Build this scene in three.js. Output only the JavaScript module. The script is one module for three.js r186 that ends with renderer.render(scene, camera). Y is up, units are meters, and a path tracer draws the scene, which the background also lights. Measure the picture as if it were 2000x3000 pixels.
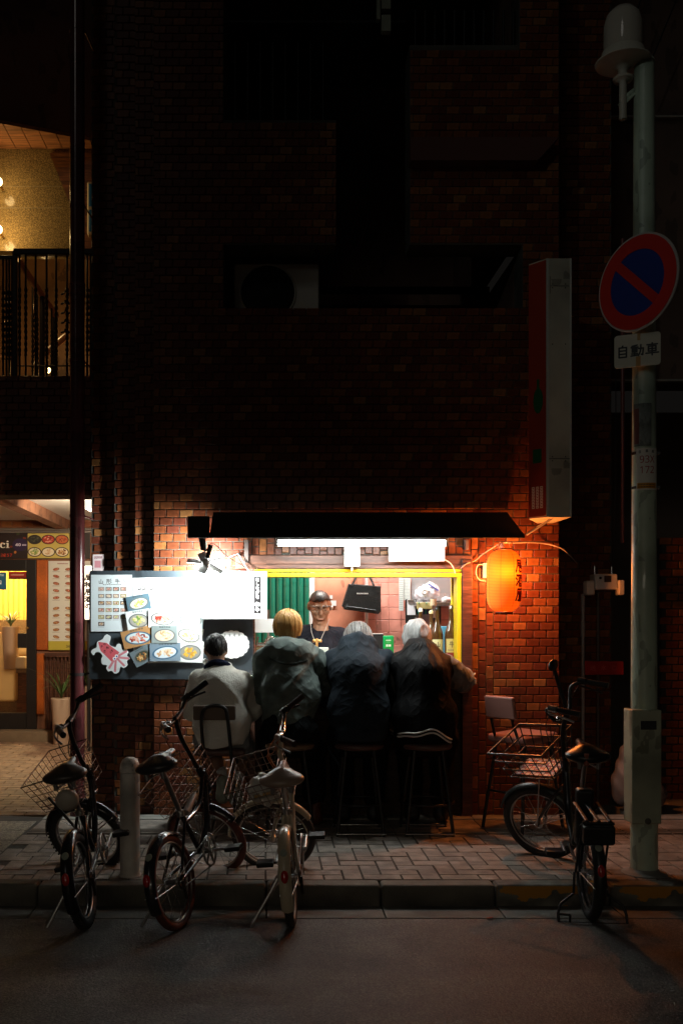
import * as THREE from 'three';
import { mergeGeometries, toCreasedNormals } from 'three/addons/utils/BufferGeometryUtils.js';
import { RoundedBoxGeometry } from 'three/addons/geometries/RoundedBoxGeometry.js';
import { RectAreaLightUniformsLib } from 'three/addons/lights/RectAreaLightUniformsLib.js';

// ---------------------------------------------------------------- camera, sky, exposure
const scene = new THREE.Scene();
const F = 2917, CX = 780, CY = 1816, EYE = 1.5, DW = 7.06;      // lens and eye, in the photograph's 2000 x 3000 pixels; the facade is z = 0
const camera = new THREE.PerspectiveCamera(2 * Math.atan(1500 / F) * 180 / Math.PI, 2 / 3, 0.1, 120);
camera.position.set(0, EYE, DW);
camera.lookAt(0, EYE, 0);
camera.setViewOffset(2000, 3000, 1000 - CX, 1500 - CY, 2000, 3000);
const renderer = new THREE.WebGLRenderer({ antialias: true });
renderer.setSize(682, 1024);
renderer.toneMapping = THREE.LinearToneMapping;
renderer.toneMappingExposure = 1;
renderer.shadowMap.enabled = true;
RectAreaLightUniformsLib.init();
{ // night sky over a town: nearly black, faintly warm, the same all round
  const W = 64, H = 32, d = new Float32Array(W * H * 4);
  for (let y = 0; y < H; y++) for (let x = 0; x < W; x++) {
    const o = (y * W + x) * 4, up = Math.max(0, (y + 0.5) / H - 0.5) * 2, g = 0.0042 - 0.0012 * up;
    d[o] = g * 1.08; d[o + 1] = g * 0.98; d[o + 2] = g * 0.88; d[o + 3] = 1;
  }
  const t = new THREE.DataTexture(d, W, H, THREE.RGBAFormat, THREE.FloatType);
  t.mapping = THREE.EquirectangularReflectionMapping; t.magFilter = THREE.LinearFilter; t.needsUpdate = true;
  scene.background = t; scene.environment = t;
}
const moon = new THREE.DirectionalLight(new THREE.Color(1, 0.93, 0.84), 0.026);   // what is left of a sun at night
moon.position.set(-4, 6, 9); moon.target.position.set(0, 0, 0); moon.shadow.radius = 20; moon.castShadow = true;
Object.assign(moon.shadow.camera, { left: -8, right: 8, top: 9, bottom: -6, near: 0.5, far: 30 });
scene.add(moon, moon.target);

// ---------------------------------------------------------------- helpers
let seed = 7;
const rnd = () => { seed = (seed * 1664525 + 1013904223) >>> 0; return seed / 4294967296; };
const rr = (a, b) => a + (b - a) * rnd();
const V = (x, y, z) => new THREE.Vector3(x, y, z);
const P = (px, py, z) => V((px - CX) * (DW - z) / F, EYE + (CY - py) * (DW - z) / F, z);   // a place measured on the photograph, at depth z
const PX = (px, z = 0) => (px - CX) * (DW - z) / F, PY = (py, z = 0) => EYE + (CY - py) * (DW - z) / F;
const M = (r, g, b, o = {}) => new THREE.MeshPhysicalMaterial({ color: new THREE.Color().setRGB(r, g, b), roughness: 0.7, ...o });
const names = {};
function numbered(n) { const k = names[n] = (names[n] ?? -1) + 1; return k ? n + '_' + String(k).padStart(3, '0') : n; }
function thing(name, label, category, base = [0, 0, 0], group) {
  const o = new THREE.Group(); o.name = numbered(name); o.position.set(...(base.isVector3 ? base.toArray() : base)); scene.add(o);
  o.userData = { label, category }; if (group) o.userData.group = group;
  return o;
}
function structure(name) { const o = new THREE.Group(); o.name = name; o.userData = { kind: 'structure' }; scene.add(o); return o; }
const flat = (g) => { const q = g.index ? g.toNonIndexed() : g; for (const k of Object.keys(q.attributes)) if (!['position', 'normal', 'uv', 'color'].includes(k)) q.deleteAttribute(k); if (!q.attributes.uv) q.setAttribute('uv', new THREE.BufferAttribute(new Float32Array(q.attributes.position.count * 2), 2)); return q; };
const merge = (list) => { list = [].concat(list); if (list.length === 1) return list[0]; const c = list.some((g) => g.attributes.color); return mergeGeometries(list.map((g) => { const q = flat(g); if (!c) q.deleteAttribute('color'); return q; })); };
// geometry is written in world coordinates; part() moves it to its thing's base
function part(parent, name, geos, mat, label) {
  const m = new THREE.Mesh(merge(geos), mat); m.name = name; m.castShadow = m.receiveShadow = true;
  let root = parent; const off = V(0, 0, 0);
  while (root && root !== scene) { off.add(root.position); root = root.parent; }
  m.geometry = m.geometry.clone().translate(-off.x, -off.y, -off.z);
  if (label) m.userData.label = label;
  parent.add(m); return m;
}
function solo(name, label, category, geos, mat, base, group) {    // a thing that is one mesh
  const g = merge(geos); g.computeBoundingBox(); const b = g.boundingBox, c = base ?? [(b.min.x + b.max.x) / 2, b.min.y, (b.min.z + b.max.z) / 2];
  const m = new THREE.Mesh(g.clone().translate(-c[0], -c[1], -c[2]), mat); m.name = numbered(name); m.position.set(...c); m.castShadow = m.receiveShadow = true;
  m.userData = { label, category }; if (group) m.userData.group = group;
  scene.add(m); return m;
}
function uvBox(g, s = 1) { // texture coordinates in metres, along the face each point lies on
  g = flat(g); const p = g.attributes.position, n = g.attributes.normal, uv = g.attributes.uv;
  for (let i = 0; i < p.count; i++) {
    const ax = Math.abs(n.getX(i)), ay = Math.abs(n.getY(i)), az = Math.abs(n.getZ(i));
    if (ay >= ax && ay >= az) uv.setXY(i, p.getX(i) * s, p.getZ(i) * s); else if (az >= ax) uv.setXY(i, p.getX(i) * s, p.getY(i) * s); else uv.setXY(i, p.getZ(i) * s, p.getY(i) * s);
  }
  return g;
}
const box = (x0, x1, y0, y1, z0, z1) => uvBox(new THREE.BoxGeometry(Math.abs(x1 - x0), Math.abs(y1 - y0), Math.abs(z1 - z0)).translate((x0 + x1) / 2, (y0 + y1) / 2, (z0 + z1) / 2));
const rbox = (x0, x1, y0, y1, z0, z1, r = 0.01, seg = 2) => uvBox(new RoundedBoxGeometry(Math.abs(x1 - x0), Math.abs(y1 - y0), Math.abs(z1 - z0), seg, Math.min(r, Math.abs(x1 - x0) / 2.01, Math.abs(y1 - y0) / 2.01, Math.abs(z1 - z0) / 2.01)).translate((x0 + x1) / 2, (y0 + y1) / 2, (z0 + z1) / 2));
const orient = (g, a, b) => { const d = b.clone().sub(a), q = new THREE.Quaternion().setFromUnitVectors(V(0, 1, 0), d.clone().normalize()); return g.applyQuaternion(q).translate((a.x + b.x) / 2, (a.y + b.y) / 2, (a.z + b.z) / 2); };
const rod = (a, b, r, r2 = r, seg = 10, open = false) => orient(new THREE.CylinderGeometry(r2, r, a.distanceTo(b), seg, 1, open), a, b);
const tube = (pts, r, seg = 24, rad = 8, closed = false) => new THREE.TubeGeometry(new THREE.CatmullRomCurve3(pts, closed, 'centripetal'), seg, r, rad, closed);
function bent(pts, r, rad = 8) { // straight runs joined by ball joints
  const out = []; for (let i = 0; i + 1 < pts.length; i++) { out.push(rod(pts[i], pts[i + 1], r, r, rad)); if (i) out.push(new THREE.SphereGeometry(r, rad, 6).translate(pts[i].x, pts[i].y, pts[i].z)); }
  return out;
}
const lathe = (pts, x, y, z, seg = 24) => new THREE.LatheGeometry(pts.map((p) => new THREE.Vector2(p[0], p[1])), seg).translate(x, y, z);
const ball = (x, y, z, r, sx = 1, sy = 1, sz = 1, seg = 14) => new THREE.SphereGeometry(r, seg, Math.ceil(seg * 0.7)).scale(sx, sy, sz).translate(x, y, z);
function panel(w, h, d, x, y, z, r = 0) { // a sheet facing +z, print coordinates 0 to 1 on its front
  const s = new THREE.Shape(), a = w / 2, b = h / 2;
  if (!r) s.moveTo(-a, -b).lineTo(a, -b).lineTo(a, b).lineTo(-a, b).closePath();
  else { s.moveTo(-a + r, -b).lineTo(a - r, -b).quadraticCurveTo(a, -b, a, -b + r).lineTo(a, b - r).quadraticCurveTo(a, b, a - r, b).lineTo(-a + r, b).quadraticCurveTo(-a, b, -a, b - r).lineTo(-a, -b + r).quadraticCurveTo(-a, -b, -a + r, -b); }
  return sheet(s, d, w, h, x, y, z);
}
function sheet(shape, d, w, h, x, y, z) {
  const g = new THREE.ExtrudeGeometry(shape, { depth: d, bevelEnabled: false, curveSegments: 12 }), p = g.attributes.position, uv = g.attributes.uv;
  for (let i = 0; i < p.count; i++) uv.setXY(i, p.getX(i) / w + 0.5, p.getY(i) / h + 0.5);
  return flat(g).translate(x, y, z - d);
}
// ---- computed textures
function hash2(x, y) { let h = (x * 374761393 + y * 668265263) | 0; h = Math.imul(h ^ (h >>> 13), 1274126177); return ((h ^ (h >>> 16)) >>> 0) / 4294967296; }
function vnoise(x, y, per) { const xi = Math.floor(x), yi = Math.floor(y), fx = x - xi, fy = y - yi, u = fx * fx * (3 - 2 * fx), v = fy * fy * (3 - 2 * fy), w = (k) => ((k % per) + per) % per;
  const a = hash2(w(xi), w(yi)), b = hash2(w(xi + 1), w(yi)), c = hash2(w(xi), w(yi + 1)), d = hash2(w(xi + 1), w(yi + 1)); return a + (b - a) * u + (c - a) * v + (a - b - c + d) * u * v; }
function dataTex(n, fn, color) { // fn(u, v) -> [r, g, b] 0..1
  const d = new Uint8Array(n * n * 4); for (let y = 0; y < n; y++) for (let x = 0; x < n; x++) { const c = fn(x / n, y / n), o = (y * n + x) * 4; d[o] = c[0] * 255; d[o + 1] = c[1] * 255; d[o + 2] = c[2] * 255; d[o + 3] = 255; }
  const t = new THREE.DataTexture(d, n, n); t.wrapS = t.wrapT = THREE.RepeatWrapping; t.magFilter = THREE.LinearFilter; t.minFilter = THREE.LinearFilter; if (color) t.colorSpace = THREE.SRGBColorSpace; t.needsUpdate = true; return t;
}
const rep = (t, k) => { const c = t.clone(); c.repeat.set(k, k); c.needsUpdate = true; return c; };
const clamp = (x, a = 0, b = 1) => Math.min(b, Math.max(a, x));
const fbm = (u, v, f, o = 4) => { let s = 0, a = 0.5, t = 0; for (let i = 0; i < o; i++, f *= 2, a *= 0.5) { s += a * vnoise(u * f, v * f, f); t += a; } return s / t; };
const T = {};
T.grain = dataTex(512, (u, v) => { const a = fbm(u, v, 64, 3), b = hash2((u * 512) | 0, (v * 512) | 0); const s = clamp(0.25 + 0.5 * a + 0.25 * b); return [s, s, s]; });
T.asphalt = dataTex(512, (u, v) => { const a = fbm(u, v, 4, 4), b = hash2((u * 512) | 0, (v * 512) | 0), c = vnoise(u * 170, v * 170, 170); let s = 0.33 + 0.35 * (a - 0.5) + 0.28 * (c - 0.5) + 0.22 * (b - 0.5); if (b > 0.988) s += 0.3; return [clamp(s * 1.04), clamp(s), clamp(s * 0.95)]; }, true);
T.paver = dataTex(512, (u, v) => { const a = fbm(u, v, 8, 4), b = hash2((u * 512) | 0, (v * 512) | 0); let s = 0.62 + 0.3 * (a - 0.5) + 0.26 * (b - 0.5); return [clamp(s * 1.02), clamp(s), clamp(s * 0.97)]; }, true);
T.concrete = dataTex(512, (u, v) => { const a = fbm(u, v, 4, 5), b = hash2((u * 512) | 0, (v * 512) | 0); let s = 0.62 + 0.42 * (a - 0.5) + 0.1 * (b - 0.5); return [clamp(s), clamp(s * 0.99), clamp(s * 0.95)]; }, true);
T.granite = dataTex(512, (u, v) => { const a = vnoise(u * 120, v * 120, 120), b = vnoise(u * 240, v * 240, 240); let s = a * 0.6 + b * 0.4; s = s > 0.58 ? 0.7 : s > 0.42 ? 0.55 : 0.4; return [s, s * 0.95, s * 0.85]; }, true);
T.wood = dataTex(512, (u, v) => { const k = fbm(u * 1, v, 4, 3), s = 0.55 + 0.3 * (vnoise(u * 6 + k * 3, v * 90, 90) - 0.5) + 0.15 * (vnoise(u * 30, v * 256, 256) - 0.5); return [clamp(s), clamp(s * 0.94), clamp(s * 0.88)]; }, true);
T.weave = dataTex(256, (u, v) => { const a = 0.5 + 0.25 * Math.sin(u * 2 * Math.PI * 64) * Math.sin(v * 2 * Math.PI * 64), b = fbm(u, v, 16, 3); const s = clamp(a * 0.5 + b * 0.5); return [s, s, s]; });
T.fabric = dataTex(256, (u, v) => { const b = fbm(u, v, 8, 5), c = hash2((u * 256) | 0, (v * 256) | 0), s = clamp(0.78 + 0.32 * (b - 0.5) + 0.14 * (c - 0.5)); return [s, s, s]; }, true);
T.crease = dataTex(512, (u, v) => { let s = 0; for (const [f, w, o] of [[5, 0.5, 0], [9, 0.32, 0.37], [17, 0.18, 0.71]]) { const k = vnoise((u + v) * f + vnoise(u * 4, v * 4, 4) * 1.3, (v - u) * f + o * f, f), r = 1 - Math.abs(2 * k - 1); s += w * r * r * r; } s = clamp(s); return [s, s, s]; });
T.fleece = dataTex(256, (u, v) => { const b = vnoise(u * 64, v * 64, 64) * 0.6 + vnoise(u * 128, v * 128, 128) * 0.4; return [b, b, b]; });
T.dirt = dataTex(512, (u, v) => { const a = fbm(u, v, 3, 6), b = fbm(u + 0.3, v * 0.5, 12, 3); const s = clamp(0.88 + 0.45 * (a - 0.5) - (b > 0.66 ? 0.16 : 0)); return [s, s, s]; }, true);
function canvasTex(w, h, draw) {
  const c = document.createElement('canvas'); c.width = w; c.height = h; const x = c.getContext('2d'); draw(x, w, h);
  const t = new THREE.CanvasTexture(c); t.colorSpace = THREE.SRGBColorSpace; t.magFilter = THREE.LinearFilter; return t;
}
const print = (w, h, draw, o = {}) => new THREE.MeshPhysicalMaterial({ map: canvasTex(w, h, draw), roughness: 0.55, ...o });
// characters written stroke by stroke on a 100 x 100 square: strokes split by |, points by blanks
const GLYPH = {
  zi: '50,4 42,18|22,18 78,18 78,95 22,95 22,18|22,43 78,43|22,69 78,69', dou: '10,14 48,8|4,24 54,24|12,34 46,34 46,60 12,60 12,34|12,47 46,47|29,10 29,90|8,75 50,75|3,91 55,88|60,36 95,36 90,88 80,84|76,8 76,36 72,62 58,92',
  sha: '12,14 88,14|22,28 78,28 78,66 22,66 22,28|22,47 78,47|4,81 96,81|50,3 50,98', yama: '50,10 50,80|18,38 18,80 82,80 82,38', gata: '6,18 52,18|4,46 54,46|20,18 20,46 8,88|40,18 40,90|88,10 62,34|90,38 62,62|94,66 58,94',
  ushi: '28,10 16,36|22,30 84,30|6,56 94,56|50,4 50,96', wa: '44,8 14,18|4,34 50,34|28,14 28,94|27,38 4,70|29,40 48,62|60,28 92,28 92,80 60,80 60,28',
  i: '20,10 86,10 86,30 20,30|20,10 18,50 6,92|30,48 92,48|60,34 60,62|38,62 82,62 82,92 38,92 38,62', zaka: '12,12 22,20|6,36 16,44|8,86 24,60|30,14 96,14|36,32 90,32 90,92 36,92 36,32|54,14 54,32 48,56|70,14 70,56 82,56|36,74 90,74',
  ya: '20,10 86,10 86,30 20,30|20,10 18,50 6,92|30,44 92,44|56,44 36,60 86,58|76,50 88,64|60,62 60,90|36,75 86,75|26,92 96,92', okuru: '44,8 50,20|78,8 70,20|36,30 90,30|32,48 94,48|62,30 58,56 34,78|64,52 90,76|10,12 20,22|6,38 22,38 12,60 24,70|4,86 24,74 50,90 96,90',
  mizu: '50,6 50,90 40,84|10,32 38,32 10,80|86,18 58,44|54,40 92,82', kuchi: '20,20 80,20 80,84 20,84 20,20', o: '8,28 60,28|34,8 34,80 16,74 50,52 84,62 72,90|72,18 90,32', shi: '34,8 34,70 50,90 82,70', na: '8,26 52,26|36,6 14,60|66,20 90,34|64,44 64,78 44,92 40,76 88,90',
  ga: '8,34 58,30 56,80 40,88|34,8 12,88|72,26 86,52|76,6 84,18|90,4 98,14', ki: '16,22 80,16|12,44 84,38|46,4 72,62|24,66 40,92 76,90', chi: '74,8 24,20|8,42 92,42|50,16 50,60 26,94', no: '50,18 36,78 12,62 24,26 60,16 88,44 64,88', mo: '40,6 38,74 56,92 80,70|14,30 68,28|12,52 66,50', bang: '30,5 24,70|28,86 24,92|66,5 60,70|64,86 60,92',
};
function glyph(c, k, x, y, s, lw, sy = s) {
  c.lineWidth = lw; c.lineCap = 'round'; c.lineJoin = 'round';
  for (const st of GLYPH[k].split('|')) { c.beginPath(); st.split(' ').forEach((p, i) => { const [a, b] = p.split(',').map(Number); c[i ? 'lineTo' : 'moveTo'](x + a * s / 100, y + b * sy / 100); }); c.stroke(); }
}
// ---- shapes from distance fields: surface nets over a grid
const smin = (a, b, k) => { const h = Math.max(k - Math.abs(a - b), 0) / k; return Math.min(a, b) - h * h * k * 0.25; };
const capsule = (a, b, r1, r2 = r1) => { const ab = b.clone().sub(a), L = ab.lengthSq(); return (x, y, z) => { const px = x - a.x, py = y - a.y, pz = z - a.z, t = clamp((px * ab.x + py * ab.y + pz * ab.z) / L); const dx = px - ab.x * t, dy = py - ab.y * t, dz = pz - ab.z * t; return Math.sqrt(dx * dx + dy * dy + dz * dz) - (r1 + (r2 - r1) * t); }; };
const ellip = (c, rx, ry, rz, q) => { const m = q ? q.clone().invert() : null, v = V(0, 0, 0); return (x, y, z) => { v.set(x - c.x, y - c.y, z - c.z); if (m) v.applyQuaternion(m); const k0 = Math.hypot(v.x / rx, v.y / ry, v.z / rz), k1 = Math.hypot(v.x / (rx * rx), v.y / (ry * ry), v.z / (rz * rz)); return k1 < 1e-9 ? -Math.min(rx, ry, rz) : k0 * (k0 - 1) / k1; }; };
const union = (list, k) => (x, y, z) => { let d = 1e9; for (const f of list) d = smin(d, f(x, y, z), k); return d; };
function net(f, lo, hi, cell, uvs = 1) {
  const nx = Math.ceil((hi.x - lo.x) / cell) + 1, ny = Math.ceil((hi.y - lo.y) / cell) + 1, nz = Math.ceil((hi.z - lo.z) / cell) + 1, g = new Float32Array(nx * ny * nz), at = (i, j, k) => (k * ny + j) * nx + i;
  for (let k = 0; k < nz; k++) for (let j = 0; j < ny; j++) for (let i = 0; i < nx; i++) g[at(i, j, k)] = f(lo.x + i * cell, lo.y + j * cell, lo.z + k * cell);
  const id = new Int32Array(nx * ny * nz).fill(-1), pos = [], idx = [];
  const E = [[0, 1], [0, 2], [0, 4], [1, 3], [1, 5], [2, 3], [2, 6], [3, 7], [4, 5], [4, 6], [5, 7], [6, 7]];
  for (let k = 0; k < nz - 1; k++) for (let j = 0; j < ny - 1; j++) for (let i = 0; i < nx - 1; i++) {
    const v = []; let m = 0; for (let c = 0; c < 8; c++) { v[c] = g[at(i + (c & 1), j + ((c >> 1) & 1), k + (c >> 2))]; if (v[c] < 0) m |= 1 << c; }
    if (m === 0 || m === 255) continue;
    let x = 0, y = 0, z = 0, n = 0;
    for (const [a, b] of E) { if ((v[a] < 0) === (v[b] < 0)) continue; const t = v[a] / (v[a] - v[b]); x += (a & 1) + t * ((b & 1) - (a & 1)); y += ((a >> 1) & 1) + t * (((b >> 1) & 1) - ((a >> 1) & 1)); z += (a >> 2) + t * ((b >> 2) - (a >> 2)); n++; }
    id[at(i, j, k)] = pos.length / 3; pos.push(lo.x + (i + x / n) * cell, lo.y + (j + y / n) * cell, lo.z + (k + z / n) * cell);
  }
  const quad = (a, b, c, d, flip) => { if (a < 0 || b < 0 || c < 0 || d < 0) return; flip ? idx.push(a, c, b, a, d, c) : idx.push(a, b, c, a, c, d); };
  for (let k = 1; k < nz - 1; k++) for (let j = 1; j < ny - 1; j++) for (let i = 1; i < nx - 1; i++) {
    const s = g[at(i, j, k)] < 0;
    if (s !== g[at(i + 1, j, k)] < 0) quad(id[at(i, j - 1, k - 1)], id[at(i, j, k - 1)], id[at(i, j, k)], id[at(i, j - 1, k)], !s);
    if (s !== g[at(i, j + 1, k)] < 0) quad(id[at(i - 1, j, k - 1)], id[at(i - 1, j, k)], id[at(i, j, k)], id[at(i, j, k - 1)], !s);
    if (s !== g[at(i, j, k + 1)] < 0) quad(id[at(i - 1, j - 1, k)], id[at(i, j - 1, k)], id[at(i, j, k)], id[at(i - 1, j, k)], !s);
  }
  const geo = new THREE.BufferGeometry(); geo.setAttribute('position', new THREE.BufferAttribute(new Float32Array(pos), 3)); geo.setIndex(idx); geo.computeVertexNormals();
  const nn = geo.attributes.normal, uv = new Float32Array(pos.length / 3 * 2);
  for (let i = 0; i < pos.length / 3; i++) { const a = Math.atan2(pos[i * 3] - (lo.x + hi.x) / 2, pos[i * 3 + 2] - (lo.z + hi.z) / 2); uv[i * 2] = a * 0.25 * uvs; uv[i * 2 + 1] = pos[i * 3 + 1] * uvs; }
  geo.setAttribute('uv', new THREE.BufferAttribute(uv, 2)); return geo;
}
// ---- shared materials
const black = M(0.012, 0.012, 0.013, { roughness: 0.45 }), blackMatte = M(0.012, 0.012, 0.012, { roughness: 0.85 }), chrome = M(0.7, 0.7, 0.7, { roughness: 0.18, metalness: 1 }), steel = M(0.45, 0.45, 0.45, { roughness: 0.35, metalness: 1 });
const white = M(0.78, 0.78, 0.77, { roughness: 0.5 }), rubber = M(0.02, 0.02, 0.02, { roughness: 0.8 }), brownWood = M(0.5, 0.24, 0.17, { roughness: 0.5, map: rep(T.wood, 1.2) });
// ---------------------------------------------------------------- ground
const SW = 0.11, KERB = 1.85;                                     // pavement height; kerb face
{
  const road = structure('road');
  const g = new THREE.PlaneGeometry(60, 30, 1, 1).rotateX(-Math.PI / 2).translate(0, 0, 17.06);
  part(road, 'asphalt', uvBox(g), M(0.64, 0.65, 0.66, { map: rep(T.asphalt, 1.1), roughness: 0.62, bumpMap: rep(T.grain, 2.2), bumpScale: 0.004 }));
  const strip = structure('gutter');
  const cm = M(0.42, 0.41, 0.39, { map: rep(T.concrete, 0.9), roughness: 0.8, bumpMap: rep(T.grain, 3), bumpScale: 0.002 });
  for (let i = -8; i < 8; i++) part(strip, 'gutter_slab', rbox(i * 0.6 + 0.003, i * 0.6 + 0.597, -0.1, 0.004, KERB + 0.002, 2.065 - 0.002, 0.004, 1), cm);
  const kerb = structure('kerb');
  const km = M(0.36, 0.34, 0.3, { map: rep(T.concrete, 1.3), roughness: 0.8, bumpMap: rep(T.grain, 2), bumpScale: 0.003 });
  const worn = new THREE.MeshPhysicalMaterial({ roughness: 0.8, bumpMap: rep(T.grain, 2), bumpScale: 0.003, map: (() => { const t = dataTex(256, (u, v) => { const n = fbm(u, v, 6, 5), m = n > 0.56; const c = 0.42 + 0.3 * (fbm(u + 0.4, v, 8, 3) - 0.5); return m ? [0.72, 0.5, 0.16] : [c, c * 0.98, c * 0.9]; }, true); return rep(t, 1.6); })() });
  let kx = -4.2;
  while (kx < 4.6) {
    const L = 0.6, z = kx < -1.5 ? KERB - 0.16 * Math.min(1, ((-1.5 - kx) / 1.2) ** 1.3) : KERB, g2 = rbox(kx + 0.003, kx + L - 0.003, -0.12, SW + 0.003 * hash2(kx * 10 | 0, 3), z - 0.115, z, 0.018, 3);
    part(kerb, 'kerb_stone', g2, kx > 1.1 && kx < 1.9 ? worn : km, kx > 1.1 && kx < 1.9 ? 'kerb stone with worn yellow paint' : undefined); kx += L;
  }
  const walk = structure('sidewalk');
  part(walk, 'sand_bed', box(-6, 6, -0.12, SW - 0.007, -0.02, KERB - 0.116), M(0.12, 0.105, 0.09, { map: rep(T.paver, 2), roughness: 0.95 }));
  const pm = [[0.66, 0.57, 0.5], [0.72, 0.62, 0.54], [0.61, 0.53, 0.47], [0.7, 0.59, 0.51], [0.66, 0.6, 0.55], [0.76, 0.65, 0.57]].map((c) => M(c[0], c[1], c[2], { map: rep(T.paver, 2.3), roughness: 0.75, bumpMap: rep(T.grain, 3), bumpScale: 0.0025 }));
  const w = 0.105, z1 = 1.73, z0 = 0.62, x0 = -1.58, j = 0.004;
  const shape = (x, xx, z, zz) => rbox(x + j, xx - j, SW - 0.05, SW, z + j, zz - j, 0.004, 1);
  const cells = [];
  for (let cx = 0; cx < 46; cx++) for (let cz = -1; cz < 12; cz++) {
    const k = (((cx - cz) % 4) + 4) % 4; let a, b, c, d;
    if (k === 0) { a = cx; b = cx + 2; c = cz; d = cz + 1; } else if (k === 3) { a = cx; b = cx + 1; c = cz; d = cz + 2; } else continue;
    const xa = x0 + a * w, xb = x0 + b * w, za = Math.min(z1, Math.max(z0, z1 - d * w)), zb = Math.min(z1, Math.max(z0, z1 - c * w));
    if (zb - za > 0.012) cells.push([xa, xb, za, zb]);
  }
  const byNear = cells.map((c, i) => [c, Math.abs((c[0] + c[1]) / 2 - 0.35)]).sort((a, b) => a[1] - b[1]);
  const rest = [];
  byNear.forEach(([c], i) => { const g2 = shape(...c).translate(0, (hash2(i, 5) - 0.5) * 0.0035, 0); if (i < 285) part(walk, 'paver', g2, pm[(hash2(i, 9) * 6) | 0]); else rest.push(g2); });
  if (rest.length) { const m = part(walk, 'paver_field', rest, pm[0]); m.userData.kind = 'stuff'; }
  const gm = M(0.62, 0.62, 0.6, { map: rep(T.granite, 1.1), roughness: 0.7 });
  for (let r = 0; r < 5; r++) for (let c = 0; c < 4; c++) part(walk, 'slab', rbox(x0 - 0.004 - (c + 1) * 0.42 + 0.004 - (r % 2) * 0.1, x0 - 0.004 - c * 0.42 - 0.004 - (c ? (r % 2) * 0.1 : 0), SW - 0.05, SW - 0.001, 0.17 + r * 0.3 + 0.004, 0.17 + (r + 1) * 0.3 - 0.004, 0.004, 1), gm);
  // the ribbed band, the row along the wall and the pale edge
  const rib = M(0.36, 0.3, 0.25, { map: rep(T.paver, 2), roughness: 0.7 });
  for (let i = 0; i < 16; i++) {
    const a = -1.56 + i * 0.3, gs = [rbox(a + 0.003, a + 0.297, SW - 0.05, SW - 0.006, 0.43, 0.61, 0.003, 1)];
    for (let k = 0; k < 3; k++) gs.push(rbox(a + 0.003, a + 0.297, SW - 0.012, SW + 0.004, 0.452 + k * 0.052, 0.48 + k * 0.052, 0.005, 2));
    part(walk, 'ribbed_slab', gs, rib);
    part(walk, 'edge_slab', rbox(a + 0.003, a + 0.297, SW - 0.05, SW, 0.135, 0.425, 0.004, 1), pm[(i * 5) % 6]);
    part(walk, 'border_stone', rbox(a + 0.002, a + 0.298, SW - 0.05, SW + 0.008, -0.012, 0.13, 0.006, 2), M(0.7, 0.7, 0.68, { map: rep(T.concrete, 1.5), roughness: 0.7 }));
  }
  // passage floor of the left-hand recess
  const floor = structure('passage_floor');
  part(floor, 'mortar_bed', box(-7, PX(268, -0.24) + 0.02, -0.12, SW - 0.006, -4.9, -0.021), M(0.14, 0.1, 0.07, { roughness: 0.9 }));
  const bricks = []; for (let r = 0; r < 45; r++) for (let c = 0; c < 12; c++) { const x = -1.32 - c * 0.205 - (r % 2) * 0.1, z = -0.03 - r * 0.105; bricks.push(rbox(x - 0.2, x, SW - 0.03, SW + 0.002 * hash2(r, c), z - 0.1, z, 0.003, 1)); }
  const fl = part(floor, 'paving_bricks', bricks, M(0.62, 0.4, 0.27, { map: rep(T.paver, 2.3), roughness: 0.7 })); fl.userData.kind = 'stuff';
}
// ---------------------------------------------------------------- the tiled building
const TW = 0.0945, TH = 0.0572, TJ = 0.0065;
const bld = thing('tiled_building', 'dark brown glazed tile building with a small food stall at street level', 'building');
const mortar = M(0.2, 0.19, 0.17, { map: rep(T.concrete, 2), roughness: 0.9 });
const tileColors = [[0.2, 0.05, 0.022], [0.25, 0.065, 0.025], [0.3, 0.085, 0.03], [0.36, 0.11, 0.035], [0.42, 0.15, 0.045], [0.47, 0.2, 0.065], [0.23, 0.055, 0.028], [0.28, 0.075, 0.026]];
const glazeBump = rep(T.fabric, 4);
const tileMats = tileColors.map((c) => M(c[0], c[1], c[2], { roughness: 0.34, specularIntensity: 0.55, bumpMap: glazeBump, bumpScale: 0.0012, map: rep(T.dirt, 3) }));
function tileGeo(w, h) { // chamfered slab, front at z = 0, uv in metres
  const a = w / 2, b = h / 2, c = 0.003, d = 0.014, v = [[-a + c, -b + c, 0], [a - c, -b + c, 0], [a - c, b - c, 0], [-a + c, b - c, 0], [-a, -b, -c], [a, -b, -c], [a, b, -c], [-a, b, -c], [-a, -b, -d], [a, -b, -d], [a, b, -d], [-a, b, -d]];
  const q = [[0, 1, 2, 3], [4, 5, 1, 0], [5, 6, 2, 1], [6, 7, 3, 2], [7, 4, 0, 3], [8, 9, 5, 4], [9, 10, 6, 5], [10, 11, 7, 6], [11, 8, 4, 7]], pos = [], uv = [];
  for (const [i, j, k, l] of q) for (const m of [i, j, k, i, k, l]) { pos.push(...v[m]); uv.push(v[m][0], v[m][1]); }
  const g = new THREE.BufferGeometry(); g.setAttribute('position', new THREE.BufferAttribute(new Float32Array(pos), 3)); g.setAttribute('uv', new THREE.BufferAttribute(new Float32Array(uv), 2)); g.computeVertexNormals(); return g;
}
const geoFull = tileGeo(TW - TJ, TH - TJ), geoTall = tileGeo(0.0535 - TJ, TW - TJ), tiles = [];
function pickColor() { const r = rnd(); return r < 0.24 ? 0 : r < 0.42 ? 1 : r < 0.54 ? 2 : r < 0.65 ? 3 : r < 0.74 ? 4 : r < 0.79 ? 5 : r < 0.91 ? 6 : 7; }
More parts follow.
